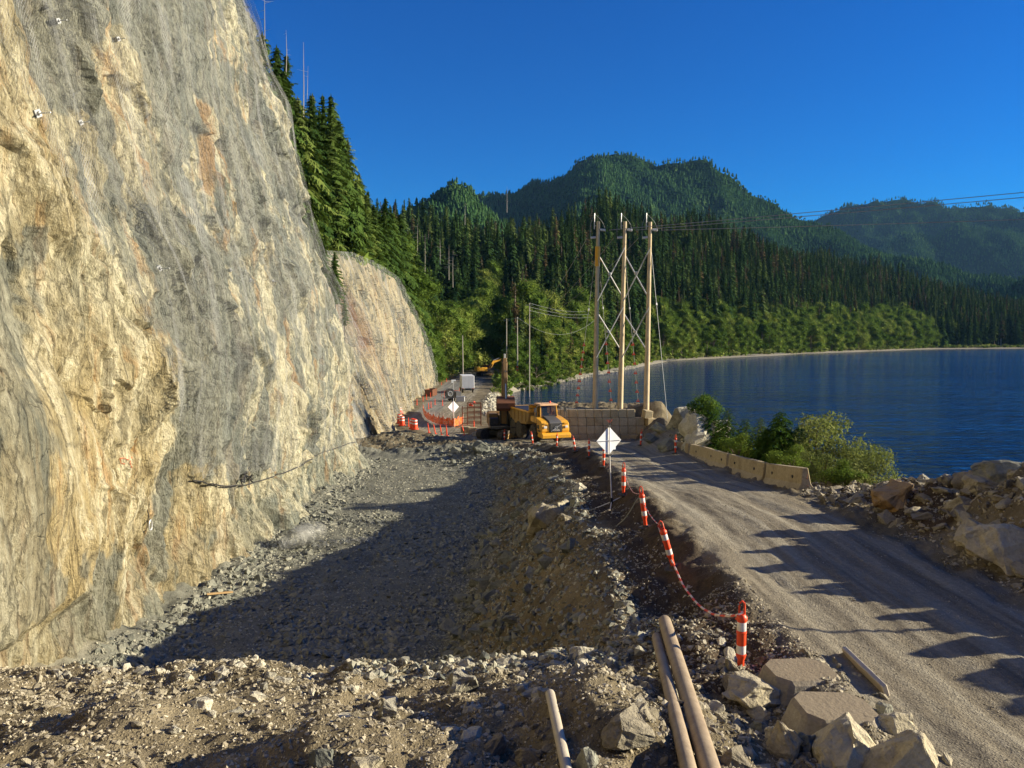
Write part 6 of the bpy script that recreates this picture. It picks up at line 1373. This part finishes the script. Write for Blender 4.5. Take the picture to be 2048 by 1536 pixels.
# ------------------------------------------------------------------ excavators
def excavator(name, loc, yaw_body, yaw_track, boom, stick, bucket_rot, sc, label, mat=None, bucket_mat=None, big=True):
    mat = mat or M_YEL; bmt = bucket_mat or M_RUST
    e = empty(name, loc, yaw_body, label, 'excavator'); e.scale = (sc, sc, sc)
    tr = math.degrees(yaw_track - yaw_body)
    R3 = Matrix.Rotation(yaw_track - yaw_body, 4, 'Z')
    for s_ in (1, -1):
        L = 2.25; b = MB(); prof = [(L * math.cos(a) if abs(math.cos(a)) > .99 else (1.75 * (1 if math.cos(a) > 0 else -1) + .48 * math.cos(a)), .5 + .48 * math.sin(a)) for a in [i * math.pi / 8 for i in range(16)]]
        prof = [(1.75 + .48 * math.cos(a), .5 + .48 * math.sin(a)) for a in [-math.pi / 2 + i * math.pi / 6 for i in range(7)]] + [(-1.75 + .48 * math.cos(a), .5 + .48 * math.sin(a)) for a in [math.pi / 2 + i * math.pi / 6 for i in range(7)]]
        b.prism(prof, s_ * 1.0 if s_ > 0 else s_ * 1.6, s_ * 1.6 if s_ > 0 else s_ * 1.0, 'xz')
        for k in range(15):
            for zz_ in (.02, .98): b.box((-1.75 + 3.5 * k / 14, s_ * 1.3, zz_), (.07, .62, .06))
        t_ = b.build('track', M_RUBBER, e); t_.data.transform(R3)
        b = MB(); b.box((0, s_ * 1.615, .5), (3.2, .04, .42))
        for k in range(7): b.box((-1.35 + .45 * k, s_ * 1.64, .3), (.22, .04, .16))
        q_ = b.build('track_frame', M_YELD, t_); q_.data.transform(R3)
    b = MB(); b.box((0, 0, .6), (1.8, 2.2, .5)); b.lathe([(.7, .8), (.7, 1.1)], n=16); q_ = b.build('undercarriage', M_DARK, e, .03); q_.data.transform(R3)
    b = MB(); b.box((-.3, 0, 1.25), (3.6, 2.7, .3)); b.build('platform', M_DARK, e, .03)
    b = MB(); b.prism([(-2.9, 1.35), (-2.95, 2.3), (-2.5, 2.5), (-1.7, 2.5), (-1.7, 1.2), (-2.6, 1.15)], -1.4, 1.4, 'xz'); b.build('counterweight', mat, e, .12)
    b = MB(); b.box((-.8, -.95, 1.9), (1.8, .9, 1.1)); b.box((-.9, .2, 1.85), (1.6, 1.3, .9)); b.build('engine_cover', mat, e, .06)
    b = MB(); b.box((.6, -.95, 1.75), (1.0, .9, .7)); b.build('tank_box', M_DARK, e, .05)
    b = MB(); b.prism([(1.45, 1.4), (1.55, 2.0), (1.2, 2.95), (-.15, 3.0), (-.2, 1.4)], .5, 1.4, 'xz'); cb = b.build('cab', M_DARK, e, .05)
    b = MB(); b.box((.5, .95, 3.02), (1.5, .95, .07)); b.build('cab_roof', mat, cb, .02)
    b = MB(); b.prism([(1.35, 2.0), (1.08, 2.85), (.1, 2.9), (.1, 2.0)], 1.402, 1.42, 'xz'); b.build('side_window', M_GLASS, cb)
    b = MB(); b.add([(1.57, .58, 2.0), (1.57, 1.32, 2.0), (1.24, 1.32, 2.88), (1.24, .58, 2.88)], [(0, 1, 2, 3)]); b.build('windscreen', M_GLASS, cb)
    # boom, stick, bucket : points in the local x-z plane
    b = MB(); pts = [Vector((x, 0, z)) for x, z in boom]
    def slab(pts, w, h0, h1, nm, parent, mt):
        m_ = MB(); n = len(pts); up = []; lo = []
        for i, p_ in enumerate(pts):
            d = (pts[min(i + 1, n - 1)] - pts[max(i - 1, 0)]).normalized(); nrm = Vector((-d.z, 0, d.x)); hh = h0 + (h1 - h0) * i / (n - 1); hh *= (1.25 if 0 < i < n - 1 else .8)
            up.append(p_ + nrm * hh / 2); lo.append(p_ - nrm * hh / 2)
        m_.prism([(v.x, v.z) for v in up] + [(v.x, v.z) for v in reversed(lo)], -w / 2, w / 2, 'xz'); return m_.build(nm, mt, parent, .03)
    bo = slab(pts, .5, .62, .5, 'boom', e, mat)
    for s_ in (.34, -.34):
        m_ = MB(); m_.tube([(1.1, s_, 1.5), pts[1].lerp(pts[0], .25) + Vector((0, s_, 0))], .11, 8); m_.build('boom_cylinder', M_DARK, bo)
    sp = [Vector((x, 0, z)) for x, z in stick]; so = slab(sp, .36, .48, .34, 'stick', e, mat)
    m_ = MB(); m_.tube([pts[1] + Vector((0, 0, .45)), sp[0] + (sp[0] - sp[-1]).normalized() * .45], .09, 8); m_.build('stick_cylinder', M_STEEL, so)
    for s_ in (.2, -.22): m_ = MB(); m_.tube([pts[0], pts[1] + Vector((0, s_, .35)), pts[-1] + Vector((0, s_, .2)), sp[-1].lerp(sp[0], .5) + Vector((.3, s_, 0))], .03, 5); m_.build('hydraulic_hose', M_RUBBER, so)
    if bucket_rot is not None:
        prof = [(-.55, .55), (.15, .62), (.55, .3), (.62, -.2), (.3, -.62), (-.25, -.75), (-.12, -.6), (.2, -.48), (.45, -.15), (.4, .2), (.1, .45), (-.5, .42)]
        m_ = MB(); m_.prism(prof, -.85, .85, 'xz')
        for s_ in (-.85, .80): m_.prism([(-.55, .5), (.15, .6), (.55, .3), (.62, -.2), (.3, -.6), (-.25, -.72)], s_, s_ + .05, 'xz')
        for k in range(5): m_.box((-.38, -.68 + .34 * k, -.78), (.3, .12, .09))
        q_ = m_.build('bucket', bmt, e, .01); q_.location = sp[-1] + Vector((0, 0, -.35)); q_.rotation_euler = (0, bucket_rot, 0)
        m_ = MB(); m_.tube([sp[-1].lerp(sp[0], .7) + Vector((.3, 0, 0)), sp[-1] + Vector((.35, 0, -.1))], .07, 6); m_.build('bucket_cylinder', M_STEEL, so)
    return e
zx = float(rz(72)) + EYE
excavator('large_excavator', (-.85, 72.0, zx), math.radians(-84), math.radians(-128), [(.9, 1.6), (1.3, 4.6), (1.9, 7.6)], [(1.75, 7.9), (2.35, 6.0), (2.6, 4.0)], math.radians(20), 0.96, 'large dusty excavator with its boom raised upright and bucket tucked in', paint('muddy_yellow', (0.26, 0.15, 0.05), 0.7, 0, 0.6, (0.12, 0.085, 0.055), 2.0), M_RUST)
g = G(971, 752, 120); 
excavator('small_excavator', (g.x, g.y, g.z), math.radians(20), math.radians(30), [(.9, 1.5), (2.3, 3.9), (4.4, 4.4)], [(4.3, 4.6), (5.2, 3.4), (5.4, 2.0)], math.radians(0), 1.15, 'small yellow excavator working at the far end of the yard', M_YEL, M_RUST)
g = G(1000, 728, 200); 
excavator('far_excavator', (g.x - 1, g.y + 14, g.z), math.radians(200), math.radians(190), [(.9, 1.5), (2.3, 3.6), (4.6, 3.4)], [(4.5, 3.6), (5.2, 2.2), (5.0, 1.0)], math.radians(0), 1.2, 'far yellow excavator partly hidden beside the road crest', M_YEL, M_RUST)

# ------------------------------------------------------------------ yard: box truck, hose trailer, fence, frame, drums
g = G(936, 786, 120); bt = empty('box_truck', (g.x, g.y, g.z), math.radians(98), 'white box truck parked on the gravel yard beside the far road', 'truck')
bt.scale = (1.15, 1.15, 1.15); b = MB(); b.box((2.6, 0, 2.15), (5.6, 2.45, 2.5)); bx_ = b.build('cargo_box', M_WWALL, bt, .04)
for k in range(9): b = MB(); b.box((.2 + .6 * k, 1.235, 2.15), (.05, .02, 2.4)); b.build('panel_seam', M_STEEL, bx_)
for k in (-.02, 1.2): b = MB(); b.box((-.215, .01 + (k - .6), 2.1), (.03, 1.15, 2.3)); b.build('rear_door', M_WWALL, bx_, .01)
b = MB(); b.box((2.6, 0, .8), (6.4, 1.0, .22)); b.box((-.25, 0, .65), (.1, 2.3, .2)); b.build('chassis', M_DARK, bt)
b = MB(); b.prism([(5.5, .7), (7.4, .7), (7.45, 1.5), (7.0, 2.4), (5.5, 2.5)], -1.05, 1.05, 'xz'); cb = b.build('cab', M_WWALL, bt, .06)
b = MB(); b.box((7.24, 0, 1.95), (.06, 1.8, .75), (0, -.48, 0)); b.build('windscreen', M_GLASS, cb)
for x in (.9, 6.4):
    for s_ in (1, -1): wheel(bt, (x, s_ * 1.0, .48), .48, .3, M_STEEL, treads=0)
for s_ in (1, -1): b = MB(); b.box((-.27, s_ * 1.0, .9), (.04, .2, .14)); b.build('tail_light', M_REDP, bt)
g = G(905, 802, 100); ht = empty('hose_trailer', (g.x, g.y, g.z), math.radians(25), 'trailer rig with a coiled hose reel and lamp mast on the gravel yard', 'trailer')
b = MB(); b.box((0, 0, .6), (3.4, 1.6, .14)); b.box((2.2, 0, .6), (1.4, .12, .12)); b.build('frame', M_GREYP, ht)
for rr_ in (.45, .6, .75, .9): b = MB(); b.ring((-.6, -.5, 1.45), rr_, .06, 'y', 24, 6); b.ring((-.6, .1, 1.45), rr_, .06, 'y', 24, 6); b.build('hose_coil', M_DARK if rr_ > .5 else M_STEEL, ht)
b = MB(); b.box((1.0, 0, 1.2), (1.1, 1.3, 1.1)); b.build('compressor_box', M_GREYP, ht, .06)
b = MB(); b.tube([(.2, 0, .6), (.2, 0, 3.9)], .06, 6); b.box((.2, 0, 3.9), (.9, .2, .25)); b.box((-.1, -.1, 3.6), (.35, .2, .3)); b.build('lamp_mast', M_STEEL, ht)
b = MB(); b.box((-1.9, 0, 1.3), (.06, 1.5, .06)); b.tube([(-1.9, -.7, .6), (-1.9, -.7, 1.9)], .035, 5); b.tube([(-1.9, .7, .6), (-1.9, .7, 1.9)], .035, 5); b.tube([(1.7, .7, .6), (1.7, .7, 2.4)], .035, 5); b.tube([(-1.9, .7, 1.9), (1.7, .7, 1.9)], .03, 5); b.build('rail', M_REDP, ht)
for s_ in (1, -1): wheel(ht, (-.2, s_ * .95, .38), .38, .24, M_STEEL, treads=0)
g = G(899, 807, 100)
b = MB(); b.box((0, 0, .45), (1.6, .9, .9)); b.box((.0, 0, .95), (1.7, 1.0, .08)); o = b.build('steel_tank', M_STEEL, None, .04); o.location = G(921, 803, 100); tag(o, 'small grey steel tank standing beside the hose trailer', 'tank')
# person by the truck? none seen; orange netting round the work pit
fence_px = [(846, 822), (850, 834), (858, 840), (868, 845), (878, 848), (886, 849), (897, 851), (908, 853), (918, 850), (926, 846)]
FPt = [G(px, py + 2, 70, 200) for px, py in fence_px]
nf_ = empty('safety_fence', FPt[0], 0, 'sagging orange plastic safety netting round the dug out patch', 'safety fence')
V_ = []; n_ = 60; o0 = FPt[0]
for k in range(n_ + 1):
    t = k / n_ * (len(FPt) - 1); i = min(int(t), len(FPt) - 2); p_ = FPt[i].lerp(FPt[i + 1], t - i) - o0; sg_ = .25 * math.sin((t - i) * math.pi)
    for j in range(6): V_.append((p_.x + random.uniform(-.05, .05), p_.y + random.uniform(-.05, .05) + .1 * math.sin(k), p_.z + .12 + (1.0 - sg_ + .12 * math.sin(k * 1.7)) * j / 5))
mo, ns, ls, p = new_mat('orange_netting'); p.inputs['Base Color'].default_value = (0.95, 0.14, 0.02, 1); p.inputs['Roughness'].default_value = .5; tc = ns.new('ShaderNodeTexCoord')
ck = noise(ns, ls, tc.outputs['Object'], 3.0, 3); rr_ = ramp(ns, [(.3, (.6, .6, .6)), (.5, (1, 1, 1))]); ls.new(ck.outputs[0], rr_.inputs[0]); ls.new(rr_.outputs[0], p.inputs['Alpha'])
obj('netting', mesh_np('netting', np.array(V_), grid_faces(n_ + 1, 6), mo), nf_)
for q_ in FPt: b = MB(); b.tube([q_ - o0 + Vector((0, 0, -.2)), q_ - o0 + Vector((.05, 0, 1.45))], .04, 5); b.build('stake', M_SNAG, nf_)
# white diamond sign behind the netting
g = G(907, 846, 70, 200); s2 = empty('roadwork_sign', g, 0.5, 'small white diamond sign back standing in the orange netting', 'road sign'); b = MB(); b.prism([(0, 2.75), (-.75, 2.0), (0, 1.25), (.75, 2.0)], -.01, .01, 'xz'); b.build('panel', M_SIGNBACK, s2); b = MB(); b.tube([(0, -.04, 0), (0, -.04, 3.1)], .03, 5); b.build('mast', M_WHITE, s2)
# rusty steel frame
g = G(940, 850, 70, 200); fr_ = empty('trench_shoring', g, math.radians(8), 'rusty red steel trench frame standing beside the pit', 'steel frame')
for x in (-.9, -.3, .5, 1.3):
    b = MB(); b.box((x, 0, 1.1), (.09, .09, 2.2 + (.6 if x > .4 else 0))); b.build('post', M_RUST, fr_)
for z_ in (.2, .8, 1.4, 2.0, 2.5):
    b = MB(); b.box((.2 if z_ < 2.3 else .9, 0, z_), (2.2 if z_ < 2.3 else .9, .07, .09)); b.build('rail', M_RUST, fr_)
    b = MB(); b.box((.6, 1.3, z_), (1.6, .07, .09)); b.build('rail', M_RUST, fr_)
for x in (-.2, 1.4): b = MB(); b.box((x, 1.3, 1.2), (.09, .09, 2.6)); b.build('post', M_RUST, fr_)
# brown block row on the pit edge
for i, (px, py) in enumerate([(930, 866), (945, 868), (960, 872), (975, 873)]):
    g = G(px, py, 60, 120); o = obj('concrete_block', bm_[0]); o.location = g + Vector((0, 0, .34)); o.scale = (1.2, .9, .95); o.rotation_euler = (0, 0, .1 * i); tag(o, ['first', 'second', 'third', 'last'][i] + ' brown block from the left in the row left of the excavator tracks', 'concrete block')
# rusty steel box and skip at the foot of the lower rock face
g = G(862, 792, 100); sb_ = empty('steel_box', g, math.radians(83), 'rusty open steel box parked at the foot of the lower rock face', 'steel box'); sb_.scale = (.75, .7, .7)
b = MB()
for s_ in (1, -1): b.box((0, s_ * 1.15, 1.1), (5.5, .1, 2.0))
b.box((2.75, 0, 1.1), (.1, 2.3, 2.0)); b.box((-2.75, 0, 1.1), (.1, 2.3, 2.0)); b.box((0, 0, .15), (5.5, 2.3, .1)); b.build('shell', M_RUST, sb_, .02)
for k in range(6): b = MB(); b.box((-2.4 + .96 * k, -1.24, 1.1), (.12, .1, 2.0)); b.build('stiffener', M_RUST, sb_)
# drums
def drum_mesh():
    e = empty('traffic_drum', (0, 0, 0)); b = MB(); b.lathe([(.40, 0), (.40, .08), (.29, .09), (.29, .4), (.27, .42), (.26, .7), (.24, .72), (.23, .95), (.12, 1.0)], n=14); b.build('body', M_ORANGE, e, 0, True)
    for z_ in (.2, .5, .78): b = MB(); b.lathe([(.295 - .05 * z_, z_), (.295 - .06 * z_, z_ + .12)], n=14); b.build('reflective_band', M_WHITE, e)
    return e
dr = drum_mesh()
for i, (px, py, tip, lb) in enumerate([(799, 847, 0, 'orange drum at the foot of the lower rock face, left of a pair'), (804, 851, 0, 'orange drum at the foot of the lower rock face, right of a pair'), (801, 829, .5, 'tilted orange drum against the lower rock face'), (820, 815, 1.2, 'fallen orange drum on the road edge by the lower rock face'), (825, 858, 0, 'left one of two big orange drums before the brown dirt hump'), (829.5, 859, 0, 'right one of two big orange drums before the brown dirt hump'), (940, 812, .9, 'tipped orange drum on the yard edge near the steel frame')]):
    o = dr if i == 0 else copy_tree(dr); g = G(px, py, 60); o.location = g; o.rotation_euler = (0, tip, i); o.scale = (1.1, 1.1, 1.15); tag(o, lb, 'traffic drum', 'orange traffic drums')
# red and white work sign bits by the truck mirror, far barriers
for i, (px, py) in enumerate([(915, 742), (922, 739), (908, 746), (900, 750)]):
    g = G(px, py, 150); o = barrier_mesh(5.0); o.location = g; o.rotation_euler = (0, 0, math.radians(92)); tag(o, ['second', 'farthest', 'third', 'nearest'][i] + ' concrete barrier on the left of the far road', 'road barrier', 'barriers on the far road')

# ------------------------------------------------------------------ on the rock face
def on_face(px, py, lo=9, hi=62):
    """first hit of the sight line on the near rock face"""
    dg = bpy.context.evaluated_depsgraph_get(); o = bpy.data.objects['rock_face']; a = Vector((0, 0, EYE)); d = (P(px, py, 20) - a).normalized()
    ok, loc, nr, _ = o.ray_cast(a, d); return (loc, nr) if ok else (P(px, py, 25), Vector((1, 0, 0)))
for i, (px, py, lb) in enumerate([(115, 42, 'rock bolt plate near the top left of the tall face'), (73, 227, 'large rock bolt with nut on the yellow rock at the left'), (160, 245, 'rock bolt right of the large bolt on the yellow rock'), (316, 537, 'shiny rock bolt plate in the middle of the tall face'), (235, 78, 'rock bolt high on the grey rock left of centre'), (545, 562, 'rock bolt low on the right side of the tall face'), (460, 540, 'rock bolt on the netted part of the tall face'), (500, 560, 'dark rock bolt beside a pale rib of the tall face')]):
    loc, nr = on_face(px, py); e = empty('rock_bolt', loc, 0, lb, 'rock bolt', 'rock bolts on the tall face'); e.rotation_euler = Vector((1, -.25, 0)).to_track_quat('Z', 'Y').to_euler()
    s_ = .8 if i not in (1, 3) else 1.1; e.scale = (s_, s_, s_)
    b = MB(); b.box((0, 0, .05), (.19, .19, .02), (0, 0, .5)); b.build('plate', M_WIRE, e, .004); b = MB(); b.lathe([(.05, .06), (.05, .12)], n=6); b.build('nut', M_STEEL, e); b = MB(); b.tube([(0, 0, -.1), (0, 0, .42)], .02, 6); b.build('rod', M_STEEL, e)
loc, nr = on_face(293, 1050); e = empty('anchor_ring', loc + Vector((.1, 0, 0)), 0, 'steel anchor ring hanging on the lower part of the tall face', 'anchor ring')
b = MB(); b.tube([(0.03, .10 * math.cos(a), .17 * math.sin(a)) for a in [i * 6.283 / 14 for i in range(15)]], .022, 6); b.build('ring', M_STEEL, e); b = MB(); b.tube([(0, 0, .15), (-.1, .02, .7)], .015, 5); b.build('cable', M_DARK, e)
loc, nr = on_face(250, 922); loc2, _ = on_face(240, 915)
m_, ns, ls, p = new_mat('orange_spray'); p.inputs['Base Color'].default_value = (0.62, 0.17, 0.07, 1); p.inputs['Roughness'].default_value = .9; tc = ns.new('ShaderNodeTexCoord'); n_ = noise(ns, ls, tc.outputs['Object'], 18, 4); r_ = ramp(ns, [(.4, (0.2, .2, .2)), (.6, (1, 1, 1))]); ls.new(n_.outputs[0], r_.inputs[0]); ls.new(r_.outputs[0], p.inputs['Alpha'])
b = MB()
for poly in ([(238, 917), (247, 916), (254, 920), (262, 914)], [(238, 918), (240, 926), (247, 928)], [(262, 914), (258, 925), (262, 936)]):
    pts = [on_face(a, c_)[0] + Vector((.035, -.01, 0)) for a, c_ in poly]; b.tube(pts, .016, 4)
tag(b.build('spray_mark', m_, None), 'orange spray paint mark on the rock at the left', 'paint mark')
# cable along the hem of the netting
hp = [(380, 962), (420, 968), (470, 972), (520, 962), (560, 945), (600, 930), (640, 905), (690, 888), (716, 884)]
pts = []
for i in range(len(hp) - 1):
    for k in range(4):
        t = k / 4; px = hp[i][0] + (hp[i + 1][0] - hp[i][0]) * t; py = hp[i][1] + (hp[i + 1][1] - hp[i][1]) * t; pts.append(on_face(px, py)[0] + Vector((.12, -.05, random.uniform(-.05, .05))))
b = MB(); b.tube(pts, .03, 5); tag(b.build('hem_cable', M_DARK, None, 0, True), 'dark sagging cable along the lower hem of the rockfall netting', 'cable')
for i, (px, py) in enumerate([(476, 960), (494, 958), (485, 948)]):
    loc, nr = on_face(px, py); b = MB(); rr_ = random.Random(i)
    for k in range(6): b.tube([loc + Vector((.1, 0, 0)), loc + Vector((.2, rr_.uniform(-.4, .4), rr_.uniform(-.35, .3)))], .03, 4)
    tag(b.build('dead_twig', M_DARK, None), ['left', 'right', 'upper'][i] + ' dark twig caught in the netting hem', 'twig')
# roll of netting at the foot of the face
g = G(605, 1095); e = empty('net_roll', g, 0, 'loose crumpled roll of wire netting at the foot of the rock face', 'netting roll')
NETR = net_mat('net_roll_wire', .07, .10, .05)
nu, nv = 50, 24; V = np.zeros((nu, nv, 3)); U = np.zeros((nu, nv, 2))
for i in range(nu):
    for j in range(nv):
        a = 2.3 * 6.283 * i / nu; r = .28 + .34 * i / nu + .04 * math.sin(i * .9 + j * .7); t = -.75 + 1.5 * j / (nv - 1)
        V[i, j] = (r * math.cos(a) * .95 + .55 * t, t * .9, .52 + r * math.sin(a) * .85 + .05 * math.sin(j + i * .3)); U[i, j] = (a * r, t)
obj('coil', net_mesh('coil', V, U, np.ones((nu, nv), bool), NETR), e)
V = np.zeros((40, 12, 3)); U = np.zeros((40, 12, 2))
for i in range(40):
    for j in range(12):
        x = .5 + 2.6 * i / 39; y = -.5 + .9 * j / 11 + .02 * i; z_ = H(g.x + x, g.y + y) - g.z + .10 + .10 * abs(math.sin(i * .5 + j * .3)) ; V[i, j] = (x, y, z_); U[i, j] = (x, y)
obj('loose_flap', net_mesh('flap', V, U, np.ones((40, 12), bool), NETR), e)
# stones lying on the muck at the shaded foot: one plank scrap
A = G(838, 1196); b = MB(); b.box((0, 0, 0), (.9, .12, .04)); o = b.build('wood_scrap', paint('raw_wood', (.5, .33, .15), .8), None); o.location = G(440, 1192) + Vector((0, 0, .1)); o.rotation_euler = (0, .1, .6); tag(o, 'orange brown scrap of wood among the cobbles by the rock face', 'wood scrap')

# ------------------------------------------------------------------ nearer plants
def cedar_crown(seed, mat, n=170, w=.30, leaf=1.0):
    rr = np.random.default_rng(seed); Q = []
    for i in range(n):
        t = .04 + .95 * i / n; a = i * 2.4 + rr.uniform(-.4, .4); R = w * (1 - t) ** .6 * rr.uniform(.6, 1.15) + .02; d = np.array([math.cos(a), math.sin(a), 0]); sd = np.array([-d[1], d[0], 0])
        for k in range(7):
            u = (k + .8) / 7; p = d * R * u + np.array([0, 0, t + R * (.55 * u - .75 * u * u)])
            for s_ in (-1, 1):
                for q in range(4):
                    L = R * .30 * rr.uniform(.5, 1.2) * leaf; dirv = sd * s_ * rr.uniform(.2, 1) + d * rr.uniform(0, .9) + np.array([0, 0, -rr.uniform(.25, 1.1)]); dirv /= np.linalg.norm(dirv)
                    wv_ = np.cross(dirv, rr.normal(size=3)); wv_ /= np.linalg.norm(wv_); wv_ *= L * .16
                    Q.append([p, p + dirv * L * .5 + wv_, p + dirv * L, p + dirv * L * .5 - wv_])
    return quads_mesh('crown', Q, mat)
def airy_bush(seed, mat, n, size, blobs=14, sprd=.42):
    rr = random.Random(seed); cl = []; limbs = []
    for i in range(blobs):
        a = rr.uniform(0, 6.28); r = rr.uniform(.05, sprd); z_ = rr.uniform(.25, .95); c_ = (r * math.cos(a) * (1.2 - .4 * z_), r * math.sin(a) * (1.2 - .4 * z_), z_); q = rr.uniform(.10, .19); cl.append((c_, (q, q, q * .8))); limbs.append(((0, 0, z_ * .35), c_, .012, .004))
    return leaf_cloud('crown', seed, cl, n, size, mat, .4), trunk_mesh('trunk', .7, .02, M_BARK, limbs, .1, seed)
ced = [(cedar_crown(s_, M_CEDAR, 150, w_), trunk_mesh('trunk', .95, .016, M_BARK, (), .03, s_)) for s_, w_ in ((1, .34), (2, .26), (3, .40))]
ced.append((cedar_crown(9, M_NEEDLE, 120, .28, .8), trunk_mesh('trunk', .95, .016, M_BARK, (), .03, 9)))
air = [airy_bush(1, M_PALE, 5200, .016), airy_bush(2, M_PALE, 4200, .018), airy_bush(3, M_LEAF, 6000, .019), airy_bush(4, M_CEDAR, 6000, .02)]
NP = [ # px, top py, Y, height, kind, width, name, label
 (1562, 838, 31.0, 5.2, ced[0], 1.0, 'cedar_tree', 'bright green cedar with hanging fronds behind the long barrier'),
 (1600, 868, 32.5, 4.6, ced[2], 1.0, 'cedar_tree', 'wide cedar on the right side of the barrier shrubbery'),
 (1535, 872, 31.0, 4.2, ced[2], 1.0, 'cedar_tree', 'low cedar filling the gap left of the bright green one'),
 (1456, 828, 39.0, 5.6, ced[3], 1.1, 'hemlock_tree', 'dark drooping hemlock behind the pale boulder'),
 (1492, 850, 36.0, 4.6, ced[3], 1.2, 'hemlock_tree', 'dark hemlock top between the pale boulder and the cedars'),
 (1522, 848, 34.0, 4.4, ced[3], .9, 'hemlock_tree', 'dark leaning hemlock just left of the bright cedar'),
 (1425, 822, 42.0, 5.0, ced[1], 1.2, 'cedar_tree', 'yellowish cedar rising behind the huge pale boulder'),
 (1408, 805, 43.0, 5.2, air[3], .8, 'slender_shrub', 'thin sprig shrub standing above the pale boulder'),
 (1478, 885, 34.5, 3.4, air[2], 1.0, 'leafy_shrub', 'leafy shrub low behind the middle barriers'),
 (1628, 844, 31.0, 4.8, air[0], .9, 'airy_shrub', 'airy yellow green shrub right of the cedars against the lake'),
 (1655, 868, 30.0, 4.2, air[1], .8, 'airy_shrub', 'pale feathery shrub leaning out over the lake'),
 (1648, 925, 27.0, 2.6, air[0], 1.0, 'airy_shrub', 'low pale shrub behind the end of the nearest barrier'),
 (1585, 912, 28.0, 3.0, air[2], 1.1, 'leafy_shrub', 'green leafy shrub just behind the nearest barrier'),
 (1712, 928, 25.5, 2.4, air[1], 1.2, 'airy_shrub', 'yellow green bush between the barriers and the spoil pile'),
 (1742, 915, 26.0, 2.7, air[0], .7, 'airy_shrub', 'small airy bush with a curved top right of the yellow one'),
 (1690, 945, 25.0, 1.9, air[2], 1.2, 'leafy_shrub', 'dark low bush at the lake edge beside the barriers'),
 (1312, 812, 73.0, 4.0, air[0], 1.0, 'airy_shrub', 'yellowish bush right of the right power pole'),
 (1161, 806, 76.0, 2.8, air[1], 1.0, 'airy_shrub', 'small yellow bush behind the wall left of the poles'),
]
for px, py, Y, h_, kind, w_, nm, lb in NP:
    t = P(px, py, Y); gz = H(t.x, t.y); t.z += .35 if Y < 60 else 0; hh_ = max(t.z - gz, 1.2) * 1.02; hh_ = min(hh_, h_ * 1.8)
    e = plant(nm, kind, (t.x, t.y, t.z - hh_), hh_, lb, 'shrub' if 'shrub' in nm else 'tree', None, None, w_ * 1.12 * min(1.0, h_ / hh_ * 1.15))
for i, (x, y, z_, h_) in enumerate([(-15.3, 66.8, 3.2, 4.6), (-16.6, 68.2, 4.2, 4.8), (-14.6, 67.2, 1.2, 3.0), (-17.8, 70.5, 6.0, 5.0)]):
    plant('conifer_tree', CON[i % 3], (x, y, z_ + EYE - .6), h_, ['small dark conifer in the notch between the two rock faces', 'second small conifer above the notch between the rock faces', 'lowest stunted conifer hanging in the notch between the rock faces', 'conifer at the upper edge of the notch between the rock faces'][i], 'tree', None, None, 1.4)
sr = MB(); sr.tube([(0, 0, -.3), (0, 0, 2.2), (.02, 0, 4.3)], .045, 8); o = sr.build('offscreen_pole', M_WOODP, None, 0, True); o.location = (15.2, 11.9, H(15.2, 11.9)); tag(o, 'slim bare pole out of view, added for its thin shadow on the road', 'pole')  # unseen pole, put here to throw the thin shadow line across the road
# bare stems and snags
def snag(px, y0, y1, Y, r, lb, br=6, lean=0):
    a = P(px, y0, Y); t = P(px + lean, y1, Y); e = MB(); L = (t - a).length; rr = random.Random(int(px)); r *= .6; e.tube([a, a.lerp(t, .5) + Vector((rr.uniform(-.1, .1), 0, 0)), t], [r, r * .6, r * .15], 5)
    for k in range(br):
        q = a.lerp(t, rr.uniform(.3, .95)); s_ = rr.choice((-1, 1)); l_ = L * rr.uniform(.05, .16); e.tube([q, q + Vector((s_ * l_, rr.uniform(-.5, .5) * l_, l_ * rr.uniform(-.3, .4)))], [r * .3, r * .08], 4)
    tag(e.build('dead_tree', M_SNAG, None), lb, 'dead tree', 'dead standing trees')
for a in [(529, 160, -10, 80, .12, 'tall bare trunk at the crest of the tall rock face', 7), (572, 150, 60, 88, .10, 'bare spire above the highest conifer', 3), (607, 260, 84, 92, .13, 'tallest bare trunk above the slope conifers', 0), (616, 270, 132, 95, .10, 'leaning bare trunk beside the tallest one', 3), (668, 290, 200, 118, .10, 'bare spire right of the slope conifers', 2), (816, 545, 455, 300, .28, 'pale broken snag at the left edge of the hill forest', 4), (835, 520, 448, 310, .28, 'pale snag with a forked top on the slope forest', 6), (850, 560, 468, 320, .3, 'thin white snag in the dark forest', 4), (880, 530, 478, 340, .32, 'branchy white snag left of the pair', 10), (898, 560, 490, 340, .3, 'branchy white snag right of the pair', 9), (906, 575, 500, 330, .28, 'short white snag beside the branchy pair', 6), (930, 450, 405, 480, .3, 'grey topped dead conifer on the dark ridge', 8), (1014, 425, 372, 470, .35, 'tall dead topped tree breaking the ridge line', 9), (738, 560, 470, 220, .2, 'pale bare trunk above the lower rock face', 4)]: snag(*a)
# drift logs on the far beach
for i, (px, Yq) in enumerate([(1322, 452), (1340, 466), (1230, 322), (1560, 606), (1500, 565), (1180, 290)]):
    x = (px - 1024) / F * Yq; y = float(ysh(x)) + 4; b = MB(); b.tube([(-4 + i % 3, 0, .3), (4, .8, .4)], [.4, .25], 7); o = b.build('drift_log', M_PALE_ROCK, None); o.location = (x, y, H(x, y) + .1); tag(o, ['long pale', 'short pale', 'bleached', 'thin pale', 'far pale', 'grey'][i] + ' drift log on the beach ' + ['right of the poles', 'just beyond the long log', 'left of the poles', 'far along the shore', 'midway along the shore', 'near the rocky point'][i], 'drift log', 'drift logs on the beach')
